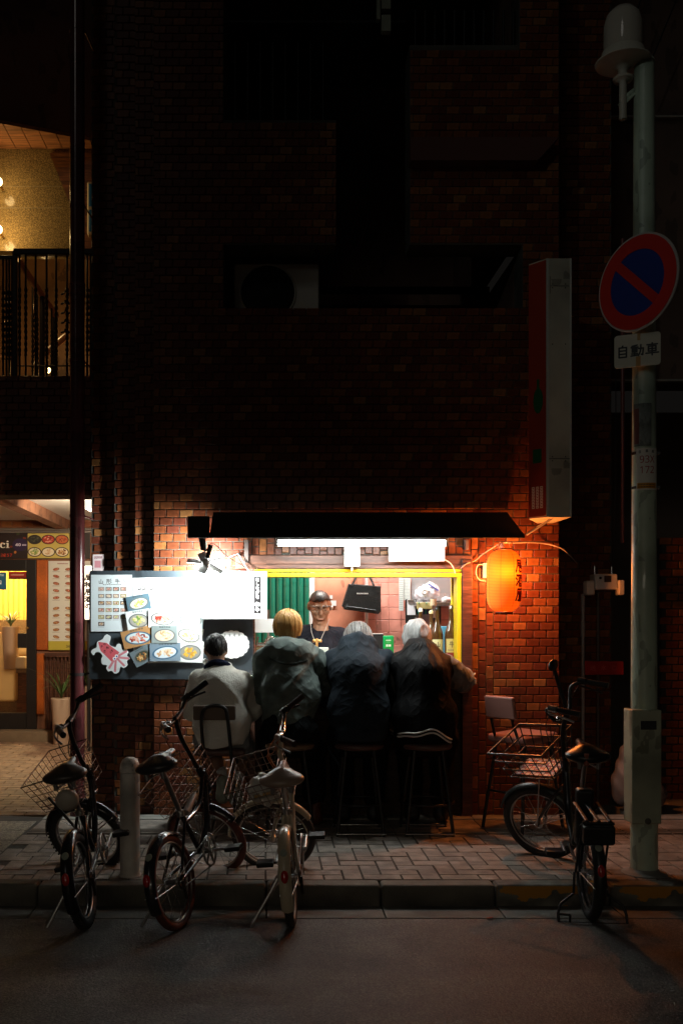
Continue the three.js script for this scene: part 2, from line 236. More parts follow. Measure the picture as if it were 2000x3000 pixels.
function field(x0, x1, y0, y1, z, holes = [], o = {}) {
  const r0 = Math.floor((y0 - SW) / TH), r1 = Math.ceil((y1 - SW) / TH);
  for (let r = r0; r < r1; r++) {
    const yb = SW + r * TH, off = (r % 2) * TW / 2 + (o.shift ?? 0);
    for (let c = Math.floor((x0 - off) / TW) - 1; c < (x1 - off) / TW + 1; c++) {
      let segs = [[Math.max(x0, off + c * TW), Math.min(x1, off + (c + 1) * TW)]];
      const a = Math.max(y0, yb), b = Math.min(y1, yb + TH); if (b - a < 0.02) continue;
      for (const h of holes) segs = segs.flatMap(([s, e]) => (b - 0.01 > h[2] && a + 0.01 < h[3] ? [[s, Math.min(e, h[0])], [Math.max(s, h[1]), e]] : [[s, e]]));
      for (const [s, e] of segs) if (e - s > 0.018) tiles.push({ x: (s + e) / 2, y: (a + b) / 2, z: z + (rnd() - 0.5) * 0.0016, w: (e - s - TJ) / (TW - TJ), h: (b - a - TJ) / (TH - TJ), c: pickColor(), g: geoFull, lit: o.lit });
    }
  }
}
function tallField(x0, cols, y0, y1, z, lit) { for (let c = 0; c < cols; c++) for (let y = y0 - ((c * 0.37) % 1) * TW; y < y1; y += TW) { const a = Math.max(y, y0), b = Math.min(y + TW, y1); if (b - a > 0.02) tiles.push({ x: x0 + (c + 0.5) * 0.0535, y: (a + b) / 2, z: z + (rnd() - 0.5) * 0.0016, w: 1, h: (b - a - TJ) / (TW - TJ), c: pickColor(), g: geoTall, lit }); } }
const XA = PX(450), XB = PX(395, -0.08), XC = PX(335, -0.16), XD = PX(268, -0.24), XR = PX(1637), XE = PX(1790, -0.4), TOP = 6.6;
const sill = PY(905), lt = PY(715);                                 // the dark loggia
const openL = PX(742), openR = PX(1378), openT = PY(1626), counterY = 1.1;
const stallHole = [openL, openR, 0, openT], loggia = [PX(655), PX(1530), sill, lt], slot = [PX(985), PX(1200), lt - 0.01, 9], topHole = [PX(655), PX(985), PY(350), 9], topRight = [PX(1200), PX(1520), PY(130), 9];
const holesA = [[openL, openR, SW, openT], [PX(1378), PX(1378) + 3 * 0.0535, 0, PY(1555)], [PX(715), PX(1378), openT, PY(1575)], loggia, slot, topHole, topRight];
field(XA, XR, SW, TOP, 0, holesA);
tallField(PX(1378), 3, SW, PY(1555), 0); tallField(PX(715), 30, openT, PY(1575), 0);
field(XB, XA - 0.002, SW, TOP, -0.08, [], { shift: 0.03 }); field(XC, XB - 0.002, SW, TOP, -0.16, [], { shift: 0.05 }); field(XD, XC - 0.002, SW, TOP, -0.24, [], { shift: 0.01 });
field(XR + 0.01, XE, SW, TOP, -0.4, [], { shift: 0.02 });
field(-3.9, PX(300, -0.74), PY(1450, -0.74), PY(1100, -0.74), -0.74);
{
  const A = (x0, x1, y0, y1, z, d = 0.25) => box(x0, x1, y0, y1, z - d, z - 0.009);
  const w = [A(XA, openL, SW - 0.1, openT, 0), A(openR, XR, SW - 0.1, openT, 0), A(XA, XR, openT, sill, 0), A(XA, loggia[0], sill, TOP, 0), A(loggia[1], XR, sill, lt, 0), A(topHole[0], topHole[1], lt, PY(350), 0), A(slot[1], XR, lt, PY(130), 0), A(topRight[1], XR, PY(130), TOP, 0),
    A(XB, XA - 0.001, SW - 0.1, TOP, -0.08, 0.3), A(XC, XB - 0.001, SW - 0.1, TOP, -0.16, 0.3), A(XD, XC - 0.001, SW - 0.1, TOP, -0.24, 0.3), A(XR + 0.001, XE, SW - 0.1, TOP, -0.4, 0.3)];
  part(bld, 'wall', w, mortar);
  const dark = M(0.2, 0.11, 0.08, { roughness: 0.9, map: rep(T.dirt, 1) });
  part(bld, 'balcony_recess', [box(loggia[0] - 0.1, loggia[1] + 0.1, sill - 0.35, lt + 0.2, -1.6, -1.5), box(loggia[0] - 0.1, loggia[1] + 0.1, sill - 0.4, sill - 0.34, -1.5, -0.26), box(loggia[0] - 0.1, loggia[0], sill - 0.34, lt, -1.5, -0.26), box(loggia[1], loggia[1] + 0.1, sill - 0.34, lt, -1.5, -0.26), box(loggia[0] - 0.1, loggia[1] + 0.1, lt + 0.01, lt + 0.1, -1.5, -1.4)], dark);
  part(bld, 'window_shaft', [box(topHole[0] - 0.1, topRight[1] + 0.1, lt + 0.2, 7.2, -2.6, -2.5), box(topHole[0] - 0.1, topHole[0], lt + 0.2, 7.2, -2.5, -0.26), box(topRight[1], topRight[1] + 0.1, lt + 0.2, 7.2, -2.5, -0.26), box(topHole[0] - 0.1, topRight[1] + 0.1, lt + 0.11, lt + 0.2, -2.5, -1.5), box(topHole[0] - 0.1, topRight[1] + 0.1, 6.62, 6.8, -2.6, -0.01)], dark);  // top slab is out of view, placed to keep light out of the shaft
  const bar = [], bm = M(0.03, 0.03, 0.03, { metalness: 0.6, roughness: 0.5 });
  for (let x = topHole[0] + 0.08; x < topHole[1]; x += 0.09) bar.push(rod(V(x, PY(350), -0.1), V(x, PY(100), -0.1), 0.007, 0.007, 6));
  bar.push(rod(V(topHole[0], PY(40), -0.1), V(topHole[1] + 0.5, PY(40), -0.1), 0.012, 0.012, 8));
  part(bld, 'window_bars', bar, bm);
  const rail = []; for (let x = topRight[0] + 0.05; x < topRight[1]; x += 0.07) rail.push(rod(V(x, PY(130), -0.08), V(x, PY(10), -0.08), 0.008, 0.008, 6)); part(bld, 'balcony_railing', rail, bm);
  part(bld, 'glass_screen', [box(PX(1102), PX(1112), PY(60), PY(-30), -0.03, 0.02), box(PX(1116), PX(1143), PY(95), PY(48), -0.03, 0.02), box(PX(1116), PX(1143), PY(30), PY(-30), -0.03, 0.02)], M(0.35, 0.38, 0.3, { roughness: 0.2 }));
  const led = new THREE.Shape([[PX(1195), PY(425)], [PX(1622), PY(425)], [PX(1560), PY(492)], [PX(1195), PY(492)]].map((p) => new THREE.Vector2(...p)));
  part(bld, 'ledge', new THREE.ExtrudeGeometry(led, { depth: 0.12, bevelEnabled: false }), M(0.09, 0.03, 0.02, { roughness: 0.8 }));
  // recess on the left: fascia of the upper floor, ceilings, side wall
  const fz = -0.74, ft = PY(1100, fz), fb = PY(1450, fz);
  part(bld, 'fascia', box(-5, XD + 0.02, fb, ft, fz - 0.3, fz - 0.009), mortar);
  part(bld, 'upper_landing', box(-5, XD + 0.3, ft - 0.16, ft - 0.02, -4.6, fz - 0.3), M(0.2, 0.14, 0.1, { roughness: 0.6 }));
  part(bld, 'passage_ceiling', box(-5, XD + 0.1, 2.66, 2.72, -4.6, fz - 0.3), M(0.75, 0.74, 0.7, { roughness: 0.8 }));
  part(bld, 'ceiling_beam', [box(-2.43, -2.29, 2.55, 2.66, -4.53, -1.05), box(-5, XD, 2.52, 2.66, fz - 0.42, fz - 0.3)], M(0.36, 0.17, 0.1, { roughness: 0.7, map: rep(T.dirt, 2) }));
  part(bld, 'side_wall', box(XD + 0.001, XD + 0.3, -0.1, TOP, -5.2, -0.55), M(0.2, 0.1, 0.07, { roughness: 0.8, map: rep(T.dirt, 1) }));
  part(bld, 'outer_wall', box(-5, -3.6, -0.1, TOP, -5.2, -0.3), M(0.2, 0.1, 0.07, { roughness: 0.8 }));
  // upper lobby: stone panel, plank ceiling, brown panel
  const top = 5.62, sh = new THREE.Shape([[-4, -1.05], [-2.21, 1.2 * 1], [-1.5, 1.5], [-1.2, 1.56], [-1.2, 2.2], [-4, 2.2]].map((p) => new THREE.Vector2(p[0], Math.abs(p[1]))));
  const planks = M(0.75, 0.36, 0.18, { map: rep(T.wood, 0.8), roughness: 0.35 });
  for (let i = 0; i < 16; i++) { const x = -3.4 + i * 0.135, zf = -1.2 - clamp((x + 2.21) / 0.71) * 0.3; const zg = (q) => -1.2 - clamp((q + 2.21) / 0.71, -2, 1) * 0.3, s2 = new THREE.Shape([[x + 0.003, 1.85], [x + 0.132, 1.85], [x + 0.132, -zg(x + 0.132)], [x + 0.003, -zg(x + 0.003)]].map((p) => new THREE.Vector2(...p))); part(bld, 'ceiling_plank', uvBox(new THREE.ExtrudeGeometry(s2, { depth: 0.03, bevelEnabled: false }).rotateX(-Math.PI / 2).translate(0, top, 0)), planks); }
  const wa = V(-5, 0, -0.9), pts = [[-5, 0.75], [-2.21, 1.195], [-1.18, 1.63], [-1.18, 1.9], [-5, 1.9]];
  const over = new THREE.Shape(pts.map((p) => new THREE.Vector2(p[0], p[1])));
  part(bld, 'upper_wall', new THREE.ExtrudeGeometry(over, { depth: 1.4, bevelEnabled: false }).rotateX(-Math.PI / 2).scale(1, 1, 1).translate(0, top + 0.032, 0), M(0.16, 0.07, 0.05, { roughness: 0.8, map: rep(T.dirt, 1) }));
  part(bld, 'stone_panel', box(-5, XD, PY(735, -1.65), top - 0.001, -1.85, -1.65), M(0.66, 0.52, 0.3, { map: rep(T.granite, 2.4), roughness: 0.1 }));
  part(bld, 'stone_joint', [box(-5, -1.78, 5.29, 5.293, -1.66, -1.648), box(-5, -1.78, PY(610, -1.65), PY(608.5, -1.65), -1.66, -1.648)], M(0.2, 0.16, 0.1));
  const tri = new THREE.Shape([[PX(145, -1.63), PY(448, -1.63)], [PX(206, -1.63), PY(600, -1.63)], [PX(210, -1.63), PY(760, -1.63)], [XD + 0.05, PY(760, -1.63)], [XD + 0.05, PY(448, -1.63)]].map((p) => new THREE.Vector2(...p)));
  part(bld, 'brown_panel', new THREE.ExtrudeGeometry(tri, { depth: 0.02, bevelEnabled: false }).translate(0, 0, -1.645), M(0.5, 0.22, 0.09, { map: rep(T.wood, 1), roughness: 0.35 }));
  part(bld, 'lobby_wall', [box(-5, XD, ft, 6, -3.6, -3.5)], M(0.32, 0.16, 0.07, { map: rep(T.dirt, 1), roughness: 0.5 }));
}
// ---------------------------------------------------------------- the stall in the facade (still the building)
const zb = -0.95;
{
  part(bld, 'lintel', [rbox(PX(690), PX(1380), PY(1667), PY(1628), -0.2, 0.035, 0.004), rbox(PX(690), PX(1380), PY(1654), PY(1651), 0.03, 0.043, 0.003)], brownWood);
  part(bld, 'post', rbox(PX(1349), PX(1379), 0.1, PY(1640), -0.22, 0.05, 0.005), M(0.3, 0.12, 0.085, { map: rep(T.wood, 1.2), roughness: 0.45 }));
  part(bld, 'post', rbox(PX(728), PX(747), 0.1, PY(1667), -0.22, 0.03, 0.005), brownWood);
  const yel = M(0.78, 0.6, 0.02, { roughness: 0.35 });
  part(bld, 'sliding_rail', [rbox(PX(748), PX(1348), PY(1676), PY(1668), -0.05, 0.03, 0.003), rbox(PX(748), PX(1348), PY(1691), PY(1679), -0.1, 0.045, 0.004)], yel);
  part(bld, 'window_frame', [rbox(PX(1335), PX(1348), counterY, PY(1680), -0.1, 0.04, 0.004), rbox(PX(1322, -0.2), PX(1333, -0.2), 1.56, PY(1690, -0.2), -0.24, -0.2, 0.003)], yel);
  part(bld, 'counter', [rbox(PX(733), PX(1378), counterY - 0.045, counterY, -0.3, 0.2, 0.006), rbox(PX(748), PX(1348), counterY, counterY + 0.075, -0.3, -0.06, 0.006)], M(0.78, 0.68, 0.55, { map: rep(T.fabric, 1.2), roughness: 0.4 }));
  part(bld, 'counter_front', box(PX(742), PX(1378), SW - 0.05, counterY - 0.046, -0.18, -0.03), M(0.1, 0.06, 0.045, { map: rep(T.dirt, 1.5), roughness: 0.7 }));
  for (let i = 0; i < 10; i++) part(bld, 'front_board', rbox(PX(748) + i * 0.148, PX(748) + i * 0.148 + 0.144, SW, counterY - 0.05, -0.029, -0.014, 0.003, 1), M(0.22, 0.12, 0.085, { map: rep(T.wood, 1.1), roughness: 0.6 }));
  // kitchen: painted wall, square pink tiles, side walls, ceiling
  const paint = M(0.9, 0.36, 0.22, { map: rep(T.dirt, 1.2), roughness: 0.5 }), x0 = -0.5, x1 = 1.62;
  part(bld, 'kitchen_wall', [box(x0, x1, 0, 3.08, zb - 0.12, zb - 0.012), box(x0 - 0.1, x0, 0, 3.08, zb, -0.26), box(x1, x1 + 0.1, 0, 3.08, zb, -0.26)], paint);
  part(bld, 'kitchen_ceiling', box(x0, x1, 3.0, 3.08, zb, -0.26), white);
  part(bld, 'kitchen_floor', box(x0, x1, 0, SW, zb, -0.19), M(0.2, 0.18, 0.16));
  const pinks = [[0.92, 0.41, 0.33], [0.98, 0.44, 0.35], [0.88, 0.38, 0.31]].map((c) => M(...c, { roughness: 0.3, map: rep(T.dirt, 1.5) })), kw = bld.children.find((c) => c.name === 'kitchen_wall');
  part(kw, 'grout', box(PX(1062, zb), x1, 0.9, 2.5, zb - 0.011, zb - 0.004), M(0.5, 0.2, 0.15));
  for (let r = 0; r < 14; r++) for (let c = 0; c < 8; c++) { const x = PX(1065, zb) + c * 0.1, y = 1.0 + r * 0.1; part(kw, 'wall_tile', rbox(x + 0.0015, Math.min(x1 - 0.002, x + 0.0985), y + 0.0015, y + 0.0985, zb - 0.01, zb, 0.003, 1), pinks[(hash2(r, c) * 3) | 0]); }
  // green half-round slats on the left
  const gm = M(0.012, 0.16, 0.1, { roughness: 0.3, clearcoat: 0.4 });
  for (let i = 0; i < 10; i++) { const x = PX(715 + i * 20.5, zb + 0.03), gs = [rod(V(x, 1.3, zb + 0.03), V(x, 2.45, zb + 0.03), 0.028, 0.028, 12)]; for (let k = 0; k < 3; k++) gs.push(rod(V(x, 1.52 + k * 0.24 + hash2(i, k) * 0.14, zb + 0.03), V(x, 1.527 + k * 0.24 + hash2(i, k) * 0.14, zb + 0.03), 0.0305, 0.0305, 12)); part(kw, 'green_slat', gs, gm); }
  part(bld, 'wall_pipe', rod(V(PX(1073, zb + 0.04), 1.0, zb + 0.04), V(PX(1073, zb + 0.04), 2.5, zb + 0.04), 0.013, 0.013), white);
  part(bld, 'wall_duct', rbox(PX(905, zb + 0.05), PX(921, zb + 0.05), 1.2, 2.5, zb, zb + 0.06, 0.01), white);
  // tiles: those the photograph shows largest and lit one by one, the rest as one field
  const score = (t) => { const dl = Math.hypot(t.x + 0.45, (t.y - 1.75) * 0.8), dr = Math.hypot(t.x - 1.75, (t.y - 1.6) * 0.8); return Math.min(dl, dr) + (t.z < -0.3 ? 1 : 0) + (t.x > PX(500) && t.x < PX(735) && t.y > PY(1985) && t.y < PY(1675) ? 5 : 0) + (t.x > PX(285) && t.x < PX(735) && t.y > PY(1985) && t.y < PY(1680) ? 3 : 0); };
  tiles.forEach((t) => { t.s = score(t); }); tiles.sort((a, b) => a.s - b.s);
  const m4 = new THREE.Matrix4();
  tiles.slice(0, 300).forEach((t) => { const m = new THREE.Mesh(t.g, tileMats[t.c]); m.name = 'tile'; m.position.set(t.x, t.y, t.z); m.scale.set(t.w, t.h, 1); m.castShadow = m.receiveShadow = true; bld.add(m); });
  const restT = tiles.slice(300), fm = M(1, 1, 1, { roughness: 0.34, specularIntensity: 0.55, map: rep(T.dirt, 3), bumpMap: glazeBump, bumpScale: 0.0012 });
  const inst = new THREE.InstancedMesh(geoFull, fm, restT.length); inst.name = 'tile_field'; inst.userData.kind = 'stuff'; inst.castShadow = inst.receiveShadow = true;
  restT.forEach((t, i) => { const tall = t.g === geoTall; m4.makeScale(tall ? (0.0535 - TJ) / (TW - TJ) * t.w : t.w, tall ? (TW - TJ) / (TH - TJ) * t.h : t.h, 1).setPosition(t.x, t.y, t.z); inst.setMatrixAt(i, m4); inst.setColorAt(i, new THREE.Color().setRGB(...tileColors[t.c])); });
  bld.add(inst);
}
// ---------------------------------------------------------------- awning and lamps over the counter
{
  const X0 = -0.375, X1 = 1.7, prof = new THREE.Shape([[0.015, 2.262], [0.02, 2.25], [0.49, 2.04], [0.505, 2.04], [0.505, 2.055]].map((p) => new THREE.Vector2(...p)));
  const a = thing('awning', 'black sloping awning over the lit food stall counter', 'awning', [0.66, 2.04, 0.25]);
  const cloth = M(0.013, 0.013, 0.013, { roughness: 0.9, bumpMap: rep(T.weave, 8), bumpScale: 0.001 });
  part(a, 'canopy', new THREE.ExtrudeGeometry(prof, { depth: X1 - X0, bevelEnabled: false }).rotateY(-Math.PI / 2).translate(X1, 0, 0), cloth);
  part(a, 'front_bar', [rbox(-0.52, -0.376, 2.042, 2.185, 0.44, 0.5, 0.006), rod(V(-0.376, 2.06, 0.47), V(X1 - 0.02, 2.06, 0.47), 0.012)], blackMatte);
  for (const x of [-0.2, 0.66, 1.55]) part(a, 'folding_arm', rod(V(x, 2.1, 0.02), V(x, 2.06, 0.46), 0.01), blackMatte);
  part(a, 'mounting_bracket', [rbox(PX(716), PX(728), PY(1650), PY(1583), 0.0, 0.05, 0.003), rbox(PX(1358), PX(1368), PY(1612), PY(1583), 0.0, 0.05, 0.003)], M(0.12, 0.09, 0.08, { roughness: 0.5 }));
}
const cool = new THREE.Color(0.93, 1, 0.98);
{
  const z = 0.4, x0 = PX(812, z), x1 = PX(1305, z), y = PY(1592, z), t = thing('fluorescent_lamp', 'long bare white fluorescent tube lit under the awning', 'lamp', [(x0 + x1) / 2, y, z]);
  part(t, 'tube', rod(V(x0, y, z), V(x1, y, z), 0.016, 0.016, 14), M(1, 1, 1, { emissive: cool, emissiveIntensity: 28 }));
  part(t, 'housing', rbox(x0 - 0.01, x1 + 0.01, y + 0.02, y + 0.04, z - 0.03, z + 0.03, 0.006), white);
  part(t, 'holder', rbox(x0 - 0.012, x0 + 0.004, y - 0.02, y + 0.03, z - 0.018, z + 0.018, 0.004), white); part(t, 'holder', rbox(x1 - 0.004, x1 + 0.012, y - 0.02, y + 0.03, z - 0.018, z + 0.018, 0.004), white);
  const l = new THREE.RectAreaLight(cool, 85, x1 - x0, 0.05); l.name = 'fluorescent_tube'; l.position.set((x0 + x1) / 2, y - 0.02, z); l.lookAt((x0 + x1) / 2, y - 1, z - 0.35); scene.add(l);
  // unseen lamp hidden above the opening, placed to light the stall inside
  const k = thing('unseen_kitchen_lamp', 'unseen ceiling tube lamp above the opening, lighting the stall inside', 'lamp', [0.6, 2.86, -0.4]);
  part(k, 'tube', rod(V(0, 2.86, -0.4), V(1.2, 2.86, -0.4), 0.016, 0.016, 12), M(1, 1, 1, { emissive: new THREE.Color(1, 0.97, 0.9), emissiveIntensity: 6 }));
  part(k, 'housing', rbox(-0.02, 1.22, 2.89, 2.93, -0.45, -0.35, 0.006), white);
  const kl = new THREE.RectAreaLight(new THREE.Color(1, 0.97, 0.9), 300, 1.2, 0.06); kl.name = 'unseen_kitchen_tube'; kl.position.set(0.6, 2.84, -0.4); kl.lookAt(0.6, 0, -0.9); scene.add(kl);
}
{ // work lamp with five folding leaves, shining at the menu board
  const z = 0.33, c = P(604, 1648, z), t = thing('work_lamp', 'glaring work lamp with five white leaves hanging over the menu board', 'lamp', c);
  const dir = [[549, 1644, 0.3], [590, 1620, 0.9], [648, 1638, 0.35], [652, 1676, 0.3], [592, 1678, 0.9]];
  part(t, 'hub', lathe([[0, -0.02], [0.024, -0.02], [0.026, 0.014], [0.016, 0.022], [0, 0.022]], 0, 0, 0, 16).rotateX(Math.PI / 2).translate(c.x, c.y, c.z), white);
  for (const [px, py, w] of dir) {
    const e = P(px, py, z - 0.02), a = c.clone().lerp(e, 0.22), L = a.distanceTo(e), g = (d0, d1, s) => { const b = rbox(-0.03 * s, 0.03 * s, 0, L, d0, d1, 0.003, 1); b.rotateY(w < 0.5 ? 1.15 : 0.25); b.rotateZ(Math.atan2(-(e.x - a.x), e.y - a.y)); return b.translate(a.x, a.y, a.z); };
    const leaf = part(t, 'leaf', g(0, 0.008, 1), white); part(leaf, 'led_panel', g(-0.004, 0.0, 0.85), M(1, 1, 1, { emissive: cool, emissiveIntensity: 8 }));
  }
  part(t, 'hanger', [rod(P(592, 1574, 0.42), P(596, 1608, 0.38), 0.024, 0.02, 14), rod(P(596, 1610, 0.38), P(610, 1612, 0.37), 0.009)], blackMatte);
  part(t, 'lamp_arm', rod(P(617, 1596, 0.36), P(608, 1634, 0.34), 0.017, 0.014, 14), blackMatte);
  const l = new THREE.SpotLight(cool, 9.5, 0, 1.45, 0.3); l.name = 'work_lamp'; l.position.set(c.x + 0.01, c.y - 0.01, 0.3); l.target.position.set(c.x - 0.1, c.y - 0.26, -0.24); l.shadow.radius = 2.2; l.castShadow = true; scene.add(l, l.target);
  solo('power_cable', 'thin dark cable sagging from the work lamp to the window corner', 'cable', tube([P(618, 1592, 0.36), P(628, 1594, 0.32), P(655, 1620, 0.2), P(680, 1640, 0.1), P(720, 1662, 0.06)], 0.003, 24, 6), blackMatte);
  solo('clamp_bracket', 'bent steel bracket behind the white framed menu', 'bracket', bent([P(668, 1634, 0.05), P(698, 1622, 0.06), P(718, 1656, 0.08), P(729, 1674, 0.1), P(738, 1672, 0.1)], 0.006), steel);
}
{ // things hung on the lintel
  const t = thing('shop_sign', 'white acrylic open sign hung under the right end of the tube lamp', 'sign', P(1220, 1645, 0.1));
  const dr = (c, w, h) => { c.fillStyle = '#eef4f2'; c.fillRect(0, 0, w, h); c.fillStyle = '#9fc4be'; c.font = 'bold 92px sans-serif'; c.textAlign = 'center'; c.textBaseline = 'middle'; c.fillText('OPEN', w / 2, h / 2 + 4); };
  const w = 0.39, h = 0.105, p = P(1220, 1622, 0.12);
  part(t, 'face', panel(w, h, 0.012, p.x, p.y, p.z, 0.006), print(360, 100, dr, { roughness: 0.2 }));
  part(t, 'hook', [rod(V(p.x - 0.15, p.y + 0.05, 0.11), V(p.x - 0.15, 2.0, 0.2), 0.003, 0.003, 6), rod(V(p.x + 0.15, p.y + 0.05, 0.11), V(p.x + 0.15, 2.0, 0.2), 0.003, 0.003, 6)], steel);
  solo('sign_cable', 'pale cable curling down from the open sign', 'cable', tube([P(1303, 1640, 0.1), P(1318, 1650, 0.08), P(1328, 1666, 0.06), P(1333, 1680, 0.05)], 0.004, 16, 6), white);
  const b = P(1030, 1631, 0.1), bx = thing('hanging_box', 'small plain white box hung from the middle of the tube lamp', 'box', [b.x, b.y - 0.07, b.z]);
  part(bx, 'case', rbox(b.x - 0.053, b.x + 0.053, b.y - 0.07, b.y + 0.072, b.z - 0.03, b.z + 0.03, 0.006), white);
  part(bx, 'tip', rod(V(b.x, b.y - 0.1, b.z), V(b.x, b.y - 0.069, b.z), 0.003, 0.012), white);
}
{ // paper lantern
  const z = 0.19, c = P(1475, 1702, z), R = 0.119, H = 0.217, t = thing('paper_lantern', 'glowing orange paper lantern with red brush characters', 'lantern', [c.x, c.y - H - 0.02, c.z]);
  const tex = canvasTex(1024, 512, (x, w, h) => {
    x.fillStyle = '#ee9430'; x.fillRect(0, 0, w, h); x.strokeStyle = '#c9601c'; x.lineWidth = 5; for (let i = 0; i < 8; i++) { x.beginPath(); x.moveTo(i * 128 + 60, 0); x.lineTo(i * 128 + 60, h); x.stroke(); }
    x.strokeStyle = 'rgba(150,50,10,0.75)'; x.lineWidth = 2.5; for (let i = 0; i < 44; i++) { x.beginPath(); x.moveTo(0, i * 12); x.lineTo(w, i * 12); x.stroke(); }
    x.strokeStyle = '#360401'; for (const u of [0.145, 0.645]) ['i', 'zaka', 'ya'].forEach((g, i) => glyph(x, g, u * w - 70, 84 + i * 116, 140, 18, 108));
  });
  const prof = [], N = 44; for (let i = 0; i <= N * 2; i++) { const v = i / (N * 2), y = (v * 2 - 1), r = R * Math.pow(1 - Math.pow(Math.abs(y), 5), 0.42) * 0.94 + 0.045 * (1 - 0) * 0.12 + (i % 2 ? 0.0022 : -0.0012); prof.push([Math.max(0.052, r), y * H]); }
  const g = lathe(prof, c.x, c.y, c.z, 48), body = part(t, 'paper_shade', g, new THREE.MeshPhysicalMaterial({ map: tex, roughness: 1, transmission: 0.065, thickness: 0, side: THREE.DoubleSide, emissiveMap: tex, emissive: new THREE.Color(1, 0.42, 0.13), emissiveIntensity: 0.42 }));
  part(t, 'rim', [new THREE.TorusGeometry(0.052, 0.006, 8, 24).rotateX(Math.PI / 2).translate(c.x, c.y + H, c.z)], M(0.1, 0.02, 0.01, { roughness: 0.5 }));
  part(t, 'rim', [new THREE.TorusGeometry(0.052, 0.007, 8, 24).rotateX(Math.PI / 2).translate(c.x, c.y - H, c.z)], M(0.1, 0.02, 0.01, { roughness: 0.5 }));
  part(t, 'handle', bent([V(c.x - 0.05, c.y + H, c.z), V(c.x - 0.03, c.y + H + 0.05, c.z), V(c.x + 0.03, c.y + H + 0.05, c.z), V(c.x + 0.05, c.y + H, c.z)], 0.003, 6), steel);
  part(t, 'socket', rod(V(c.x - 0.012, c.y + H + 0.04, c.z), V(c.x - 0.003, c.y + 0.085, c.z + 0.045), 0.012, 0.014), white);
  part(t, 'bulb', ball(c.x - 0.002, c.y + 0.06, c.z + 0.05, 0.028), M(1, 1, 1, { emissive: new THREE.Color(1, 0.62, 0.28), emissiveIntensity: 6 }));
  const l = new THREE.PointLight(new THREE.Color(1, 0.27, 0.05), 2.8); l.name = 'paper_lantern'; l.position.set(c.x - 0.002, c.y + 0.06, c.z + 0.05); l.shadow.radius = 1.5; l.castShadow = true; scene.add(l);
  solo('lantern_cable', 'pinkish cable looping from the lantern top across the tiles', 'cable', tube([P(1460, 1606, 0.19), P(1470, 1592, 0.18), P(1500, 1590, 0.15), P(1590, 1592, 0.02), P(1640, 1605, 0.02), P(1668, 1628, -0.1), P(1688, 1650, -0.38)], 0.0045, 40, 6), M(0.6, 0.5, 0.45));
  solo('socket_cable', 'thin cable from the awning corner along the window post', 'cable', tube([P(1348, 1666, 0.06), P(1365, 1652, 0.06), P(1392, 1642, 0.03), P(1410, 1626, 0.04), P(1450, 1600, 0.12), P(1462, 1592, 0.18)], 0.004, 32, 6), M(0.4, 0.3, 0.26));
  const j = thing('junction_box', 'small grey socket box with looped wire behind the lantern', 'socket', P(1417, 1690, 0.0));
  part(j, 'case', rbox(PX(1411), PX(1426), PY(1694), PY(1650), 0, 0.03, 0.004), M(0.5, 0.48, 0.45)); part(j, 'wire', tube([P(1418, 1655, 0.03), P(1400, 1655, 0.04), P(1393, 1675, 0.04), P(1402, 1698, 0.03), P(1422, 1703, 0.02)], 0.0035, 24, 6), M(0.5, 0.45, 0.4));
}
